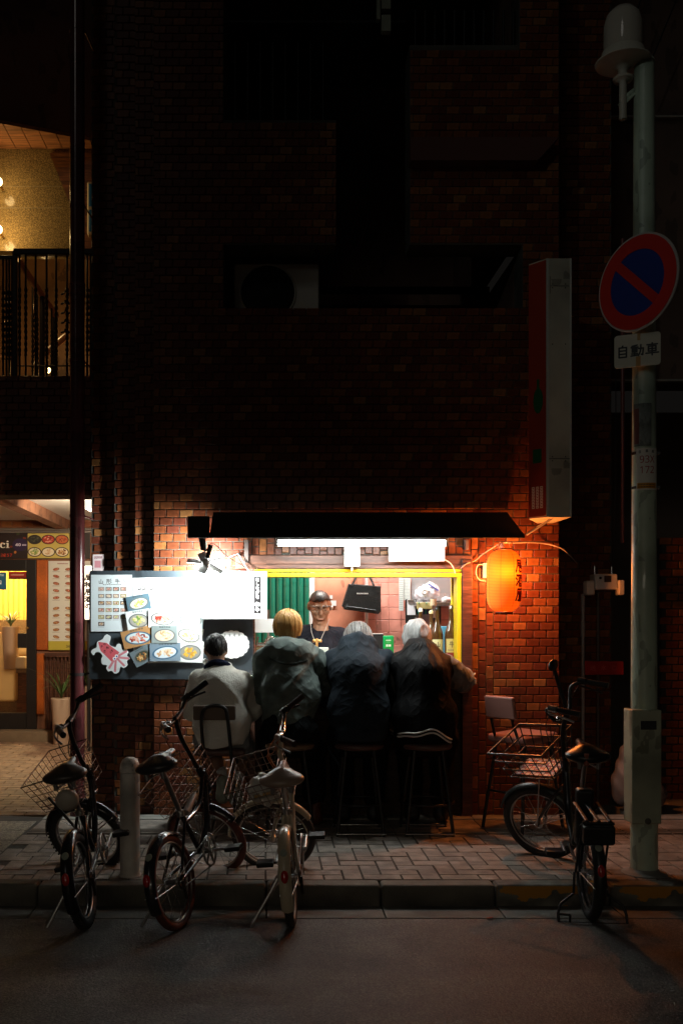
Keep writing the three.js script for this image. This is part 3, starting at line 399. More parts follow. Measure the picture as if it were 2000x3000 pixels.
{ // projecting sign
  const pl = [[1.7586, 0.38], [1.846, 0.49], [2.008, 0.49], [2.008, 0.06], [1.9, 0.06]], y0 = 2.178, y1 = 3.885, t = thing('projecting_sign', 'tall cream projecting sign box with an orange side face above the lantern', 'sign', [1.88, y0, 0.25]);
  const s = new THREE.Shape(pl.map((p) => new THREE.Vector2(p[0], -p[1])));
  part(t, 'case', uvBox(new THREE.ExtrudeGeometry(s, { depth: y1 - y0, bevelEnabled: false }).rotateX(-Math.PI / 2).translate(0, y0, 0)), M(0.6, 0.57, 0.45, { roughness: 0.45, map: rep(T.dirt, 0.8) }));
  const dx = 1.846 - 1.7586, dz = 0.11, L = Math.hypot(dx, dz), h = y1 - y0, face = panel(L - 0.004, h - 0.02, 0.003, 0, 0, 0.0);
  const dr = (c, w, hh) => { c.fillStyle = '#9c2e12'; c.fillRect(0, 0, w, hh); c.fillStyle = '#0e5a2c'; c.beginPath(); c.ellipse(w * 0.55, hh * 0.545, w * 0.28, hh * 0.05, 0, 0, 7); c.fill(); c.fillRect(w * 0.48, hh * 0.46, w * 0.14, hh * 0.07); c.fillRect(w * 0.25, hh * 0.735, w * 0.5, hh * 0.055);
    c.strokeStyle = '#f3e6d8'; c.lineWidth = 4; for (let k = 0; k < 3; k++) for (let i = 0; i < 7; i++) { c.strokeRect(w * (0.2 + k * 0.24), hh * (0.885 + i * 0.0125), w * 0.13, hh * 0.007); } };
  face.rotateY(Math.atan2(-dz, dx)); face.translate((1.7586 + 1.846) / 2 - 0.004, (y0 + y1) / 2, 0.435 + 0.004); part(t, 'orange_face', face, print(128, 1024, dr), 'orange printed face with green shapes');
  part(t, 'corner_trim', [rbox(1.844, 1.862, y0, y1, 0.478, 0.494, 0.003), rbox(1.999, 2.012, y0, y1, 0.47, 0.494, 0.003)], M(0.5, 0.5, 0.45, { roughness: 0.4 }));
  const seams = [box(1.87, 1.995, PY(837, 0.49), PY(838.5, 0.49), 0.489, 0.492), box(1.863, 1.998, PY(1343, 0.49), PY(1344.5, 0.49), 0.489, 0.492), box(1.87, 1.872, PY(860, 0.49), PY(810, 0.49), 0.489, 0.492)];
  for (const py of [832, 843, 1008, 1338, 1350]) for (const px of [1617, 1655]) { const q = P(px, py, 0.491); seams.push(ball(q.x, q.y, q.z, 0.004, 1, 1, 1, 8)); }
  part(t, 'seam', seams, blackMatte);
  part(t, 'support_arm', rod(P(1541, 1566, 0.3), P(1625, 1512, 0.4), 0.009), M(0.55, 0.5, 0.45, { metalness: 0.5, roughness: 0.4 }));
  part(t, 'wall_bracket', [rbox(1.93, 1.97, 2.6, 2.64, 0, 0.07, 0.003), rbox(1.93, 1.97, 3.5, 3.54, 0, 0.07, 0.003)], steel);
}
// ---------------------------------------------------------------- right-hand recess
{
  const s = thing('security_light', 'white wall device with two side lamps above the red plate', 'light', P(1768, 1735, -0.3)), m = M(0.62, 0.6, 0.56, { roughness: 0.4 }), z = -0.3;
  part(s, 'case', rbox(PX(1736, z), PX(1803, z), PY(1728, z), PY(1682, z), -0.39, -0.26, 0.012), m);
  part(s, 'display', rbox(PX(1763, z), PX(1783, z), PY(1706, z), PY(1687, z), -0.262, -0.256, 0.002), blackMatte); part(s, 'sensor', ball(PX(1752, z), PY(1694, z), -0.26, 0.01), blackMatte);
  part(s, 'head', rbox(PX(1709, z), PX(1734, z), PY(1744, z), PY(1702, z), -0.33, -0.24, 0.012), m); part(s, 'head', rbox(PX(1803, z), PX(1821, z), PY(1744, z), PY(1700, z), -0.33, -0.24, 0.012), m);
  for (const px of [1740, 1790]) part(s, 'stud', rod(P(px, 1682, -0.33), P(px, 1658, -0.33), 0.009), chrome);
  const pl = thing('red_plate', 'red metal plate with white characters beside the green pole', 'sign', P(1768, 1975, -0.33));
  part(pl, 'face', panel(0.285, 0.1, 0.004, PX(1768, -0.33), PY(1957, -0.33), -0.33), print(300, 105, (c, w, h) => { c.fillStyle = '#9c1408'; c.fillRect(0, 0, w, h); c.strokeStyle = '#b8605a'; ['okuru', 'mizu', 'kuchi'].forEach((g, i) => glyph(c, g, 40 + i * 84, 30, 44, 4)); }));
  part(pl, 'stay', [rod(P(1730, 1957, -0.34), P(1730, 1957, -0.4), 0.008), rod(P(1805, 1957, -0.34), P(1805, 1957, -0.4), 0.008)], steel);
  const pm = M(0.1, 0.09, 0.085, { roughness: 0.35, metalness: 0.3 });
  solo('drain_pipe', 'thin dark pipe below the left lamp head of the wall device', 'pipe', [rod(P(1706, 2385, -0.36), P(1706, 1740, -0.36), 0.012), rod(P(1706, 1792, -0.36), P(1706, 1742, -0.36), 0.016), rod(P(1706, 1866, -0.36), P(1706, 1820, -0.36), 0.016)], M(0.35, 0.33, 0.32, { roughness: 0.3 }));
  solo('drain_pipe', 'thin dark pipe running up behind the red plate', 'pipe', rod(P(1750, 2385, -0.37), P(1750, 1735, -0.37), 0.011), pm);
  solo('drain_pipe', 'reddish downpipe high on the building corner beside the pole', 'pipe', rod(P(1822, 1590, -0.36), P(1822, 700, -0.36), 0.014), M(0.2, 0.06, 0.05, { roughness: 0.4 }));
  solo('overhead_wire', 'thin black wire dropping down the building corner', 'cable', tube([P(1797, 920, -0.3), P(1802, 1150, -0.3), P(1800, 1500, -0.3), P(1792, 1660, -0.3)], 0.003, 20, 5), blackMatte);
  for (const [a, b, l] of [[[1888, 0], [1800, 230], 'left'], [[1996, 0], [1880, 240], 'right']]) solo('overhead_wire', 'black overhead wire, ' + l + ' of the two behind the lamp head', 'cable', rod(P(a[0], a[1] - 40, -0.8), P(b[0], b[1], -0.8), 0.006, 0.006, 6), blackMatte);
  // next building
  const n = thing('neighbour_building', 'dim brown building behind the green pole with a tiled pillar', 'building', [3.6, 0, -1.4]);
  part(n, 'wall', [box(XE + 0.05, 6.5, PY(1113, -1.2), 7.5, -1.6, -1.2)], M(0.16, 0.1, 0.07, { map: rep(T.dirt, 0.7), roughness: 0.85 }));
  part(n, 'shop_recess', [box(XE + 0.05, 6.5, SW - 0.1, PY(1113, -1.2), -2.6, -2.5), box(XE + 0.03, XE + 0.06, 0, 7.5, -2.5, -0.7)], M(0.2, 0.16, 0.13, { roughness: 0.8 }));
  part(n, 'pavement_edge', box(XE, 6.5, -0.05, SW + 0.006, -2.5, -0.02), M(0.2, 0.18, 0.16, { roughness: 0.9 }));
  part(n, 'trim', [rbox(XE + 0.06, 6.5, PY(1117, -1.15), PY(1110, -1.15), -1.2, -1.15, 0.004), rbox(XE + 0.06, 6.5, PY(343, -1.15), PY(337, -1.15), -1.2, -1.15, 0.004)], M(0.3, 0.28, 0.24, { roughness: 0.5 }));
  const zp = -0.62, xp = PX(1937, zp); part(n, 'pillar', box(xp, xp + 0.62, SW - 0.05, PY(1575, zp), zp - 0.4, zp - 0.009), M(0.03, 0.028, 0.026, { roughness: 0.9 }));
  for (let r = 0; r * 0.0615 + SW < PY(1580, zp); r++) for (let c = 0; c < 4; c++) { const m2 = new THREE.Mesh(geoFull, tileMats[[3, 4, 2, 7][(hash2(r, c) * 4) | 0]]); m2.name = 'tile'; m2.scale.set(1.02, 1.02, 1); m2.position.set(xp + 0.03 + (c + (r % 2 ? 0.5 : 0)) * 0.1 - 3.6, SW + r * 0.0615 + 0.03, zp + 1.4); m2.castShadow = m2.receiveShadow = true; n.add(m2); }
  // covered bags between pole and building
  const bg = thing('rubbish_bag', 'slumped pale sack on the pavement behind the pole', 'bag', P(1850, 2395, -0.15)), c0 = P(1850, 2300, -0.15);
  part(bg, 'sack', net((() => { const f = union([ellip(V(c0.x - 0.03, SW + 0.2, c0.z), 0.12, 0.17, 0.11), ellip(V(c0.x + 0.1, SW + 0.13, c0.z + 0.05), 0.13, 0.11, 0.1), ellip(V(c0.x - 0.02, SW + 0.4, c0.z - 0.02), 0.07, 0.1, 0.06)], 0.08); return (x, y, z2) => Math.max(f(x, y, z2) + 0.012 * Math.sin(x * 38 + y * 17) * Math.sin(y * 29 + z2 * 23), SW - y); })(), V(c0.x - 0.3, SW - 0.03, c0.z - 0.25), V(c0.x + 0.35, SW + 0.6, c0.z + 0.3), 0.016, 2), M(0.13, 0.11, 0.1, { roughness: 0.6 }));
}
// ---------------------------------------------------------------- street lamp pole with its signs, bollard, downpipe
{
  const z = 1.595, x = PX(1885, z), s = (DW - z) / F, yTop = PY(185, z), t = thing('lamp_pole', 'tall pale green steel lamp pole at the kerb on the right', 'pole', [x, SW, z]);
  const green = M(0.58, 0.7, 0.54, { roughness: 0.42, map: rep(T.dirt, 1.1), clearcoat: 0.15 });
  part(t, 'shaft', uvBox(rod(V(x, SW, z), V(x, yTop, z), 0.073, 0.054, 32)), green);
  part(t, 'cap', rod(V(x, yTop, z), V(x, yTop + 0.02, z), 0.058, 0.05, 24), green);
  part(t, 'base_collar', lathe([[0.12, 0], [0.12, 0.006], [0.085, 0.012], [0.0735, 0.03]], x, SW, z, 28), M(0.2, 0.2, 0.18, { roughness: 0.8 }));
  const b = part(t, 'equipment_box', rbox(PX(1850, z + 0.1), PX(1937, z + 0.1), PY(2415, z + 0.1), PY(2080, z + 0.1), z - 0.03, z + 0.1, 0.008), M(0.5, 0.53, 0.38, { roughness: 0.5, map: rep(T.dirt, 1.4) }));
  part(b, 'nameplate', rbox(PX(1876, z + 0.105), PX(1922, z + 0.105), PY(2138, z + 0.105), PY(2112, z + 0.105), z + 0.099, z + 0.104, 0.002), M(0.03, 0.03, 0.03)); part(b, 'lock', lathe([[0, 0], [0.017, 0], [0.017, 0.006], [0, 0.008]], 0, 0, 0, 14).rotateX(Math.PI / 2).translate(PX(1896, z + 0.1), PY(2406, z + 0.1), z + 0.1), M(0.1, 0.1, 0.08));
  const cx = PX(1823, z), wy = PY(240, z), L = part(t, 'lamp_head', [lathe([[0, PY(350, z) - wy], [0.02, PY(350, z) - wy], [0.02, 0.0], [0.05, 0.006], [0.054, 0.02], [0.026, 0.032], [0.024, 0.07], [0.06, 0.086], [0.142, 0.1], [0.148, 0.108], [0.12, 0.13], [0.11, 0.165], [0.1, 0.17]], cx, wy, z, 32)], M(0.5, 0.47, 0.38, { roughness: 0.5 }));
  part(L, 'globe', lathe([[0.1, 0.17], [0.103, 0.2], [0.102, 0.31], [0.09, 0.36], [0.06, 0.395], [0, 0.41]], cx, wy, z, 32), M(0.6, 0.55, 0.46, { roughness: 0.08, transmission: 0.3 }));
  part(t, 'bracket', [orient(new THREE.BoxGeometry(0.028, 0.13, 0.02), P(1858, 268, z), P(1820, 305, z)), rod(P(1823, 292, z), P(1860, 262, z), 0.014)], green);
  // bands and wrapped labels
  part(t, 'steel_band', [1330, 1430].flatMap((py) => [rod(V(x, PY(py + 4, z), z), V(x, PY(py - 4, z), z), 0.0675, 0.0675, 32, true), rbox(x + 0.05, x + 0.078, PY(py + 5, z), PY(py - 5, z), z - 0.01, z + 0.03, 0.003)]), chrome);
  const wrap = (r, a0, a1, y0, y1, n) => { const g = new THREE.CylinderGeometry(r, r, y1 - y0, n, 1, true, a0, a1 - a0); return g.translate(x, (y0 + y1) / 2, z); };
  const lab = thing('number_plate', 'white curved plate reading 93X 172 strapped round the pole', 'sign', V(x, PY(1440, z), z + 0.07));
  const wt = print(360, 640, (c, w, h) => { c.fillStyle = '#d9d6cc'; c.fillRect(0, 0, w, h); c.fillStyle = '#a01818'; c.font = '150px sans-serif'; c.textAlign = 'center'; c.fillText('93X', w / 2, 225); c.fillText('172', w / 2, 385); c.strokeStyle = '#222'; glyph(c, 'zi', 40, 30, 46, 5); glyph(c, 'sha', 150, 24, 46, 5); glyph(c, 'ya', 250, 30, 46, 5); c.fillStyle = '#c98a1c'; c.fillRect(20, 530, w - 40, 84); c.fillStyle = '#5a3a10'; for (let i = 0; i < 12; i++) { c.fillRect(34 + i * 24, 546, 16, 18); c.fillRect(34 + i * 24, 582, 16, 18); } });
  part(lab, 'plate', wrap(0.0705, -0.98, 0.72, PY(1440, z), PY(1318, z), 20), wt);
  const lab2 = thing('faded_label', 'faded grey notice wrapped round the pole above the number plate', 'sign', V(x, PY(1316, z), z + 0.07));
  part(lab2, 'notice', wrap(0.069, -1.2, 0.2, PY(1312, z), PY(1188, z), 20), M(0.26, 0.29, 0.26, { map: rep(T.dirt, 2) })); part(lab2, 'red_stripe', wrap(0.0696, -1.2, -0.75, PY(1305, z), PY(1202, z), 8), M(0.2, 0.07, 0.06));
  // round no parking sign and plate, turned to the left
  const yaw = -1.04, yaw2 = -0.435, zc = z + 0.1, c = P(1866, 828, zc), d = thing('no_parking_sign', 'round blue sign with red ring and slash on the pole', 'sign', c);
  const rx = (g) => g.rotateY(yaw).translate(c.x, c.y, c.z), R = 0.26;
  part(d, 'disc', rx(new THREE.CylinderGeometry(R, R, 0.006, 64).rotateX(Math.PI / 2)), M(0.5, 0.48, 0.44, { roughness: 0.5 }));
  const ring = new THREE.Shape(); ring.absarc(0, 0, R * 0.955, 0, Math.PI * 2); const hole = new THREE.Path(); hole.absarc(0, 0, R * 0.67, 0, Math.PI * 2, true); ring.holes.push(hole);
  const red = M(0.6, 0.03, 0.02, { roughness: 0.45 }), ext = (sh, dep, zz) => new THREE.ExtrudeGeometry(sh, { depth: dep, bevelEnabled: false, curveSegments: 48 }).translate(0, 0, zz);
  const disc = new THREE.Shape(); disc.absarc(0, 0, R * 0.68, 0, Math.PI * 2);
  part(d, 'blue_field', rx(ext(disc, 0.002, 0.0035)), M(0.016, 0.045, 0.26, { roughness: 0.45 })); part(d, 'red_ring', rx(ext(ring, 0.002, 0.006)), red);
  part(d, 'slash', rx(new THREE.BoxGeometry(R * 1.36, R * 0.19, 0.002).rotateZ(-Math.PI / 4).translate(0, 0, 0.0088)), red);
  part(d, 'clamp', [rx(new THREE.BoxGeometry(0.05, 0.03, 0.07).translate(0, 0.1, -0.038)), rx(new THREE.BoxGeometry(0.05, 0.03, 0.07).translate(0, -0.1, -0.038))], steel);
  const e = P(1865, 1026, zc - 0.02), q = thing('plate_sign', 'small white plate with three black characters below the round sign', 'sign', e);
  const pw = 0.235, ph = 0.178, pg = panel(pw, ph, 0.004, 0, 0, 0.002, 0.02); pg.rotateY(yaw2).translate(e.x, e.y, e.z);
  part(q, 'plate', pg, print(384, 290, (k, w, h) => { k.fillStyle = '#cfc8b2'; k.fillRect(0, 0, w, h); k.fillStyle = '#b88a48'; k.fillRect(w * 0.5, 0, 26, 60); k.fillRect(w * 0.47, 200, 40, 90); k.strokeStyle = '#17191c'; ['zi', 'dou', 'sha'].forEach((g, i) => glyph(k, g, 16 + i * 122, 92, 110, 14)); }));
  part(q, 'clamp', new THREE.BoxGeometry(0.05, 0.03, 0.06).translate(0, 0, -0.034).rotateY(yaw2).translate(e.x, e.y, e.z), steel);
}
{
  const z = 1.645, x = PX(381, z), r = 0.054, h = 0.645, t = thing('bollard', 'round grey steel bollard at the kerb between two bicycles', 'bollard', [x, SW, z]), m = M(0.78, 0.74, 0.67, { roughness: 0.45, map: rep(T.dirt, 1.8) });
  part(t, 'post', uvBox(lathe([[0.062, 0], [0.062, 0.008], [r, 0.012], [r, h - 0.085]], x, SW, z, 28)), m);
  part(t, 'cap', lathe([[r, h - 0.084], [r * 1.03, h - 0.078], [r * 1.03, h - 0.06], [r * 0.97, h - 0.04], [r * 0.75, h - 0.014], [r * 0.4, h - 0.002], [0, h]], x, SW, z, 28), m);
}
{
  const z = 0.02, x = PX(227, z), r = 0.052, t = thing('downpipe', 'thick maroon downpipe rising up the left side of the facade', 'pipe', [x, SW, z]), m = M(0.13, 0.032, 0.034, { roughness: 0.22, clearcoat: 0.5, clearcoatRoughness: 0.15, map: rep(T.dirt, 1.5) });
  part(t, 'pipe', uvBox(rod(V(x, SW, z), V(x, 6.3, z), r, r, 32)), m);
  for (const py of [90, 605, 1060, 1512, 1975]) part(t, 'bracket', [rod(V(x, PY(py + 4, z), z), V(x, PY(py - 4, z), z), r * 1.06, r * 1.06, 28), rod(V(x + r, PY(py, z), z), V(XD + 0.02, PY(py, z), -0.24), 0.006)], py === 1975 ? blackMatte : m);
  part(t, 'coupling', rod(V(x, PY(870, z), z), V(x, PY(832, z), z), r * 1.09, r * 1.09, 28), m);
}
// ---------------------------------------------------------------- air conditioner on the balcony
{
  const z = -0.3, x0 = PX(686, z), x1 = PX(934, z), y0 = PY(935, z), y1 = PY(772, z), t = thing('air_conditioner', 'white outdoor air conditioner unit behind the dark balcony wall', 'air conditioner', [(x0 + x1) / 2, y0, z - 0.12]);
  part(t, 'case', rbox(x0, x1, y0, y1, z - 0.3, z, 0.012), M(0.7, 0.68, 0.6, { roughness: 0.5 }));
  const cx = PX(784, z), cy = PY(857, z); part(t, 'fan_ring', new THREE.TorusGeometry(0.205, 0.008, 8, 40).translate(cx, cy, z + 0.004), M(0.6, 0.58, 0.5)); part(t, 'fan_opening', new THREE.CircleGeometry(0.2, 36).translate(cx, cy, z + 0.003), blackMatte);
  const g = []; for (let i = 1; i < 6; i++) g.push(new THREE.TorusGeometry(i * 0.034, 0.002, 5, 36).translate(cx, cy, z + 0.009)); for (let i = 0; i < 8; i++) g.push(new THREE.BoxGeometry(0.39, 0.003, 0.003).rotateZ(i * Math.PI / 8).translate(cx, cy, z + 0.009)); part(t, 'fan_grille', g, M(0.05, 0.05, 0.05));
  part(t, 'feet', [rbox(x0 + 0.05, x0 + 0.1, sill - 0.34, y0, z - 0.28, z - 0.02, 0.004), rbox(x1 - 0.1, x1 - 0.05, sill - 0.34, y0, z - 0.28, z - 0.02, 0.004)], steel);
}
// ---------------------------------------------------------------- left recess: upper railing, lobby lamps
{
  const z = -0.82, t = thing('landing_railing', 'black wrought iron railing with twisted bars on the upper landing', 'railing', [-2.2, PY(1100, -0.74), z]), iron = M(0.02, 0.016, 0.014, { roughness: 0.4, metalness: 0.5 }), yb = PY(1100, -0.74) - 0.02, yt = PY(738, z);
  part(t, 'top_rail', [rbox(PX(42, z), XD + 0.02, yt - 0.03, yt + 0.02, z - 0.03, z + 0.03, 0.01), rod(V(PX(42, z), PY(1072, z), z), V(XD, PY(1072, z), z), 0.006)], iron);
  part(t, 'post', rbox(PX(38, z), PX(52, z), yb, yt + 0.005, z - 0.02, z + 0.02, 0.006), iron);
  const twist = (x, zz, y0, y1) => { const g = [rod(V(x, y0, zz), V(x, y1, zz), 0.009, 0.009, 6)]; for (let i = 0; i < 2; i++) { const pts = []; for (let k = 0; k <= 40; k++) { const v = 0.2 + 0.55 * k / 40, a = k * 0.9 + i * Math.PI; pts.push(V(x + 0.008 * Math.cos(a), y0 + (y1 - y0) * v, zz + 0.008 * Math.sin(a))); } g.push(tube(pts, 0.0065, 80, 5)); } return g; };
  for (const px of [58, 76, 105, 137, 165, 197, 256, 266]) part(t, 'bar', twist(PX(px, z), z, yb, yt - 0.03), iron);
  const sc = []; for (let k = 0; k < 5; k++) for (const s of [-1, 1]) { const x = PX(193, z), y = PY(860 + k * 28, z), pts = []; for (let i = 0; i <= 14; i++) { const a = i / 14 * 4.4, r = 0.032 * (1 - i / 18); pts.push(V(x + s * (0.012 + r * Math.sin(a)), y + 0.05 * (i / 14 - 0.5) + r * Math.cos(a) * 0.7, z)); } sc.push(tube(pts, 0.006, 24, 5)); } part(t, 'scroll', sc, iron);
  const t2 = thing('landing_railing', 'black iron railing going back to the left behind the landing post', 'railing', [-2.4, yb, z - 0.2]);
  for (const px of [-6, 10, 20, 28, 36]) part(t2, 'bar', twist(PX(px, z - 0.15), z - 0.15, yb, PY(757, z - 0.15)), iron); part(t2, 'top_rail', rbox(PX(-30, z - 0.15), PX(46, z - 0.15), PY(760, z - 0.15), PY(750, z - 0.15), z - 0.17, z - 0.13, 0.005), iron);
  const st = thing('stair_railing', 'brown stair handrail slanting down inside the upper lobby', 'railing', P(166, 928, -2)), br = M(0.3, 0.13, 0.06, { roughness: 0.4 });
  part(st, 'handrail', [rod(P(54, 762, -1.5), P(166, 928, -2.0), 0.03, 0.03, 8)], br); part(st, 'post', [rod(P(160, 925, -2), P(158, 1150, -2), 0.028), rod(P(125, 870, -1.8), P(123, 1150, -1.8), 0.025)], iron);
  for (let i = 0; i < 6; i++) part(st, 'bar', twist(PX(96 + i * 14, -1.8), -1.8, PY(1150, -1.8), PY(840 + i * 16, -1.8)), iron);
  part(st, 'lower_rail', [rod(P(140, 1030, -2.1), P(195, 985, -2.4), 0.03, 0.03, 8), rod(P(0, 1035, -2.1), P(-60, 1090, -2.1), 0.03, 0.03, 8)], br);
  const warm = new THREE.Color(1, 0.66, 0.26), bulbs = [[-6, 532, -1.45, 0.2, 0.04, 'upper of the two bright bulbs at the left edge of the lobby wall'], [-6, 672, -1.45, 0.6, 0.04, 'lower of the two bright bulbs at the left edge of the lobby wall'], [134, 899, -2.6, 0.5, 0.018, 'small warm bulb glowing behind the stair railing'], [142, 1085, -2.4, 0.6, 0.025, 'warm bulb glowing low behind the landing railing']];
  for (const [px, py, bz, I, r, lab] of bulbs) { const p = P(px, py, bz), b = thing('lobby_bulb', lab, 'lamp', p, 'lobby bulbs'); part(b, 'bulb', ball(p.x, p.y, p.z, r), M(1, 1, 1, { emissive: warm, emissiveIntensity: 9 })); part(b, 'base', rod(V(p.x, p.y, p.z - r), V(p.x, p.y, p.z - r - 0.12), 0.012), M(0.4, 0.25, 0.08, { metalness: 1, roughness: 0.3 })); const l = new THREE.PointLight(warm, I); l.name = 'lobby_bulb'; l.position.copy(p); l.shadow.radius = r / 0.02; l.castShadow = true; scene.add(l); }
  const s = thing('blue_sign', 'white framed blue sign at the edge of the upper lobby', 'sign', P(262, 685, -1.5));
  part(s, 'frame', rbox(PX(254, -1.5), PX(300, -1.5), PY(684, -1.5), PY(528, -1.5), -1.6, -1.52, 0.015), M(0.6, 0.5, 0.35)); part(s, 'panel', [rbox(PX(260, -1.5), PX(296, -1.5), PY(676, -1.5), PY(612, -1.5), -1.525, -1.512, 0.004), rbox(PX(260, -1.5), PX(296, -1.5), PY(602, -1.5), PY(536, -1.5), -1.525, -1.512, 0.004)], M(0.02, 0.16, 0.4, { roughness: 0.3 }));
}
// ---------------------------------------------------------------- restaurant at the back of the left recess
const food = (c, x, y, rx, ry, seedN, pal, plate = '#e8e8e4', rim = '#5a7f96') => { // a plate of food, flat print
  const h = (k) => hash2(seedN * 31 + k, seedN); c.save(); c.translate(x, y); c.rotate((h(99) - 0.5) * 0.5);
  c.fillStyle = rim; c.beginPath(); c.ellipse(0, 0, rx, ry, 0, 0, 7); c.fill(); c.fillStyle = plate; c.beginPath(); c.ellipse(0, 0, rx * 0.86, ry * 0.82, 0, 0, 7); c.fill();
  for (let i = 0; i < 26; i++) { const a = h(i) * 6.28, r = Math.sqrt(h(i + 40)) * 0.6; c.fillStyle = pal[(h(i + 80) * pal.length) | 0]; c.beginPath(); c.ellipse(Math.cos(a) * r * rx, Math.sin(a) * r * ry, rx * (0.08 + 0.12 * h(i + 120)), ry * (0.08 + 0.1 * h(i + 160)), h(i + 200) * 3, 0, 7); c.fill(); }
  c.restore();
};
const REDS = ['#b43c2c', '#d8806a', '#8c2418', '#e4a890'], GREENS = ['#c8c070', '#6e9440', '#e6dca0', '#a8b060'], BROWNS = ['#a86a34', '#c8924c', '#7c4820', '#e2bc80'], PALES = ['#e6cfb0', '#d8b890', '#f0e2c8', '#c89c70'];
const scribble = (c, x, y, w, h, col, n = 5) => { c.strokeStyle = col; c.lineWidth = Math.max(1, h * 0.16); for (let i = 0; i < n; i++) { const a = x + i * w / n; c.beginPath(); c.moveTo(a, y + h * hash2(i, w | 0)); c.lineTo(a + w / n * 0.7, y + h * hash2(i + 7, w | 0)); c.stroke(); c.strokeRect(a + 1, y + h * 0.15, w / n * 0.6, h * 0.6); } };
{
  const z = -4.54, X = (p) => PX(p, z), Y = (p) => PY(p, z), t = thing('restaurant', 'lit restaurant entrance with black framed glass door and orange panel', 'shopfront', [-2.4, SW, z]);
  part(t, 'step', rbox(-3.6, XD, SW - 0.05, 0.23, z - 0.3, z + 0.28, 0.01), M(0.5, 0.36, 0.24, { map: rep(T.concrete, 1), roughness: 0.7 }));
  const wallM = M(0.3, 0.12, 0.06, { map: rep(T.dirt, 1), roughness: 0.6 });
  part(t, 'wall', [box(X(108), XD + 0.02, 0.2, 2.66, z - 0.12, z - 0.01), box(-3.6, X(108), Y(1640), 2.66, z - 0.12, z - 0.01)], wallM);
  for (let r = 0; r < 4; r++) for (let c = 0; c < 17; c++) part(t, 'wall_tile', rbox(-3.5 + c * 0.12 + (r % 2) * 0.06 + 0.003, -3.5 + c * 0.12 + (r % 2) * 0.06 + 0.115, 2.52 + r * 0.065 + 0.003, 2.52 + r * 0.065 + 0.06, z - 0.011, z + 0.002, 0.004, 1), tileMats[[3, 4, 2][(hash2(r, c) * 3) | 0]]);
  part(t, 'door_frame', [rbox(X(80), X(109), 0.23, Y(1640), z - 0.05, z + 0.04, 0.006), rbox(-3.6, X(80), Y(1673), Y(1640), z - 0.05, z + 0.04, 0.006), rbox(-3.6, X(80), 0.23, Y(2088), z - 0.05, z + 0.04, 0.006), rbox(X(55), X(82), Y(1898), Y(1855), z + 0.03, z + 0.05, 0.004)], M(0.014, 0.012, 0.012, { roughness: 0.4 }));
  part(t, 'door_glass', box(-3.6, X(80), Y(2088), Y(1673), z - 0.012, z - 0.004), new THREE.MeshPhysicalMaterial({ color: 0xffffff, roughness: 0.03, transmission: 1, thickness: 0, ior: 1.5 }));
  part(t, 'door_knob', ball(X(85), Y(1840), z + 0.06, 0.018), M(0.7, 0.5, 0.2, { metalness: 1, roughness: 0.25 }));
  const or = M(0.8, 0.17, 0.01, { roughness: 0.5, map: rep(T.fabric, 0.6) });
  part(t, 'orange_panel', [rbox(X(109), X(142), Y(1904), Y(1641), z - 0.02, z + 0.03, 0.01), rbox(X(109), X(130), Y(2092), Y(1914), z - 0.02, z + 0.03, 0.01)], or);
  part(t, 'interior', [box(-4.2, XD, 0.1, 0.23, -7.2, z - 0.31), box(-4.2, XD, 2.66, 2.74, -7.2, z - 0.13), box(-4.2, XD, 0.2, 2.7, -7.3, -7.2), box(X(95), X(98), 0.23, 2.66, -7.2, z - 0.13), box(-4.3, -4.2, 0.2, 2.7, -7.2, z - 0.1)], M(0.55, 0.4, 0.22, { roughness: 0.7 }));
  const ct = part(t, 'curtain', (() => { const g = []; for (let i = 0; i < 22; i++) { const x = -4.1 + i * 0.075; g.push(rod(V(x, 1.5, -6.9), V(x, 2.6, -6.9), 0.042, 0.036, 8)); } return g; })(), M(0.85, 0.62, 0.13, { roughness: 0.8 }));
  part(t, 'back_counter', [box(-4.2, X(98), 1.2, 1.5, -6.8, -6.6), box(-4.2, X(40), 0.2, 0.95, -5.6, -5.4), rbox(X(12), X(80), 0.85, 0.9, -5.7, -5.1, 0.01)], M(0.6, 0.45, 0.3, { map: rep(T.granite, 2), roughness: 0.5 }));
  part(t, 'wood_panel', [box(X(8), X(98), 0.2, 0.85, -5.3, -5.2)], M(0.6, 0.26, 0.12, { map: rep(T.wood, 1), roughness: 0.5 }));
  part(t, 'bench', [rbox(-4, X(12), 0.5, 1.35, -5.25, -5.1, 0.04)], M(0.75, 0.5, 0.2, { roughness: 0.6 }));
  const warm = new THREE.Color(1, 0.74, 0.36), lp = thing('unseen_restaurant_lamp', 'unseen warm ceiling lamp lighting the restaurant behind the glass door', 'lamp', [-3.3, 2.6, -5.9]);
  part(lp, 'shade', lathe([[0.05, 0.06], [0.2, 0], [0.19, -0.004], [0.04, 0.05]], -3.3, 2.6, -5.9, 20), white); part(lp, 'bulb', ball(-3.3, 2.58, -5.9, 0.06), M(1, 1, 1, { emissive: warm, emissiveIntensity: 8 }));  // lamp out of view, placed to light the restaurant interior
  const l = new THREE.PointLight(warm, 14); l.name = 'unseen_restaurant_lamp'; l.position.set(-3.3, 2.58, -5.9); l.shadow.radius = 3; l.castShadow = true; scene.add(l);
  const pc = thing('passage_lamp', 'white box lamp under the passage ceiling beside the downpipe', 'lamp', P(258, 1490, -2)), q = P(258, 1472, -2);
  part(pc, 'case', rbox(q.x - 0.1, q.x + 0.1, q.y + 0.02, 2.66, -2.6, -1.9, 0.01), white); part(pc, 'diffuser', rbox(q.x - 0.085, q.x + 0.085, q.y - 0.03, q.y + 0.02, -2.55, -1.95, 0.02), M(1, 1, 1, { emissive: new THREE.Color(1, 0.86, 0.66), emissiveIntensity: 1.4 }));
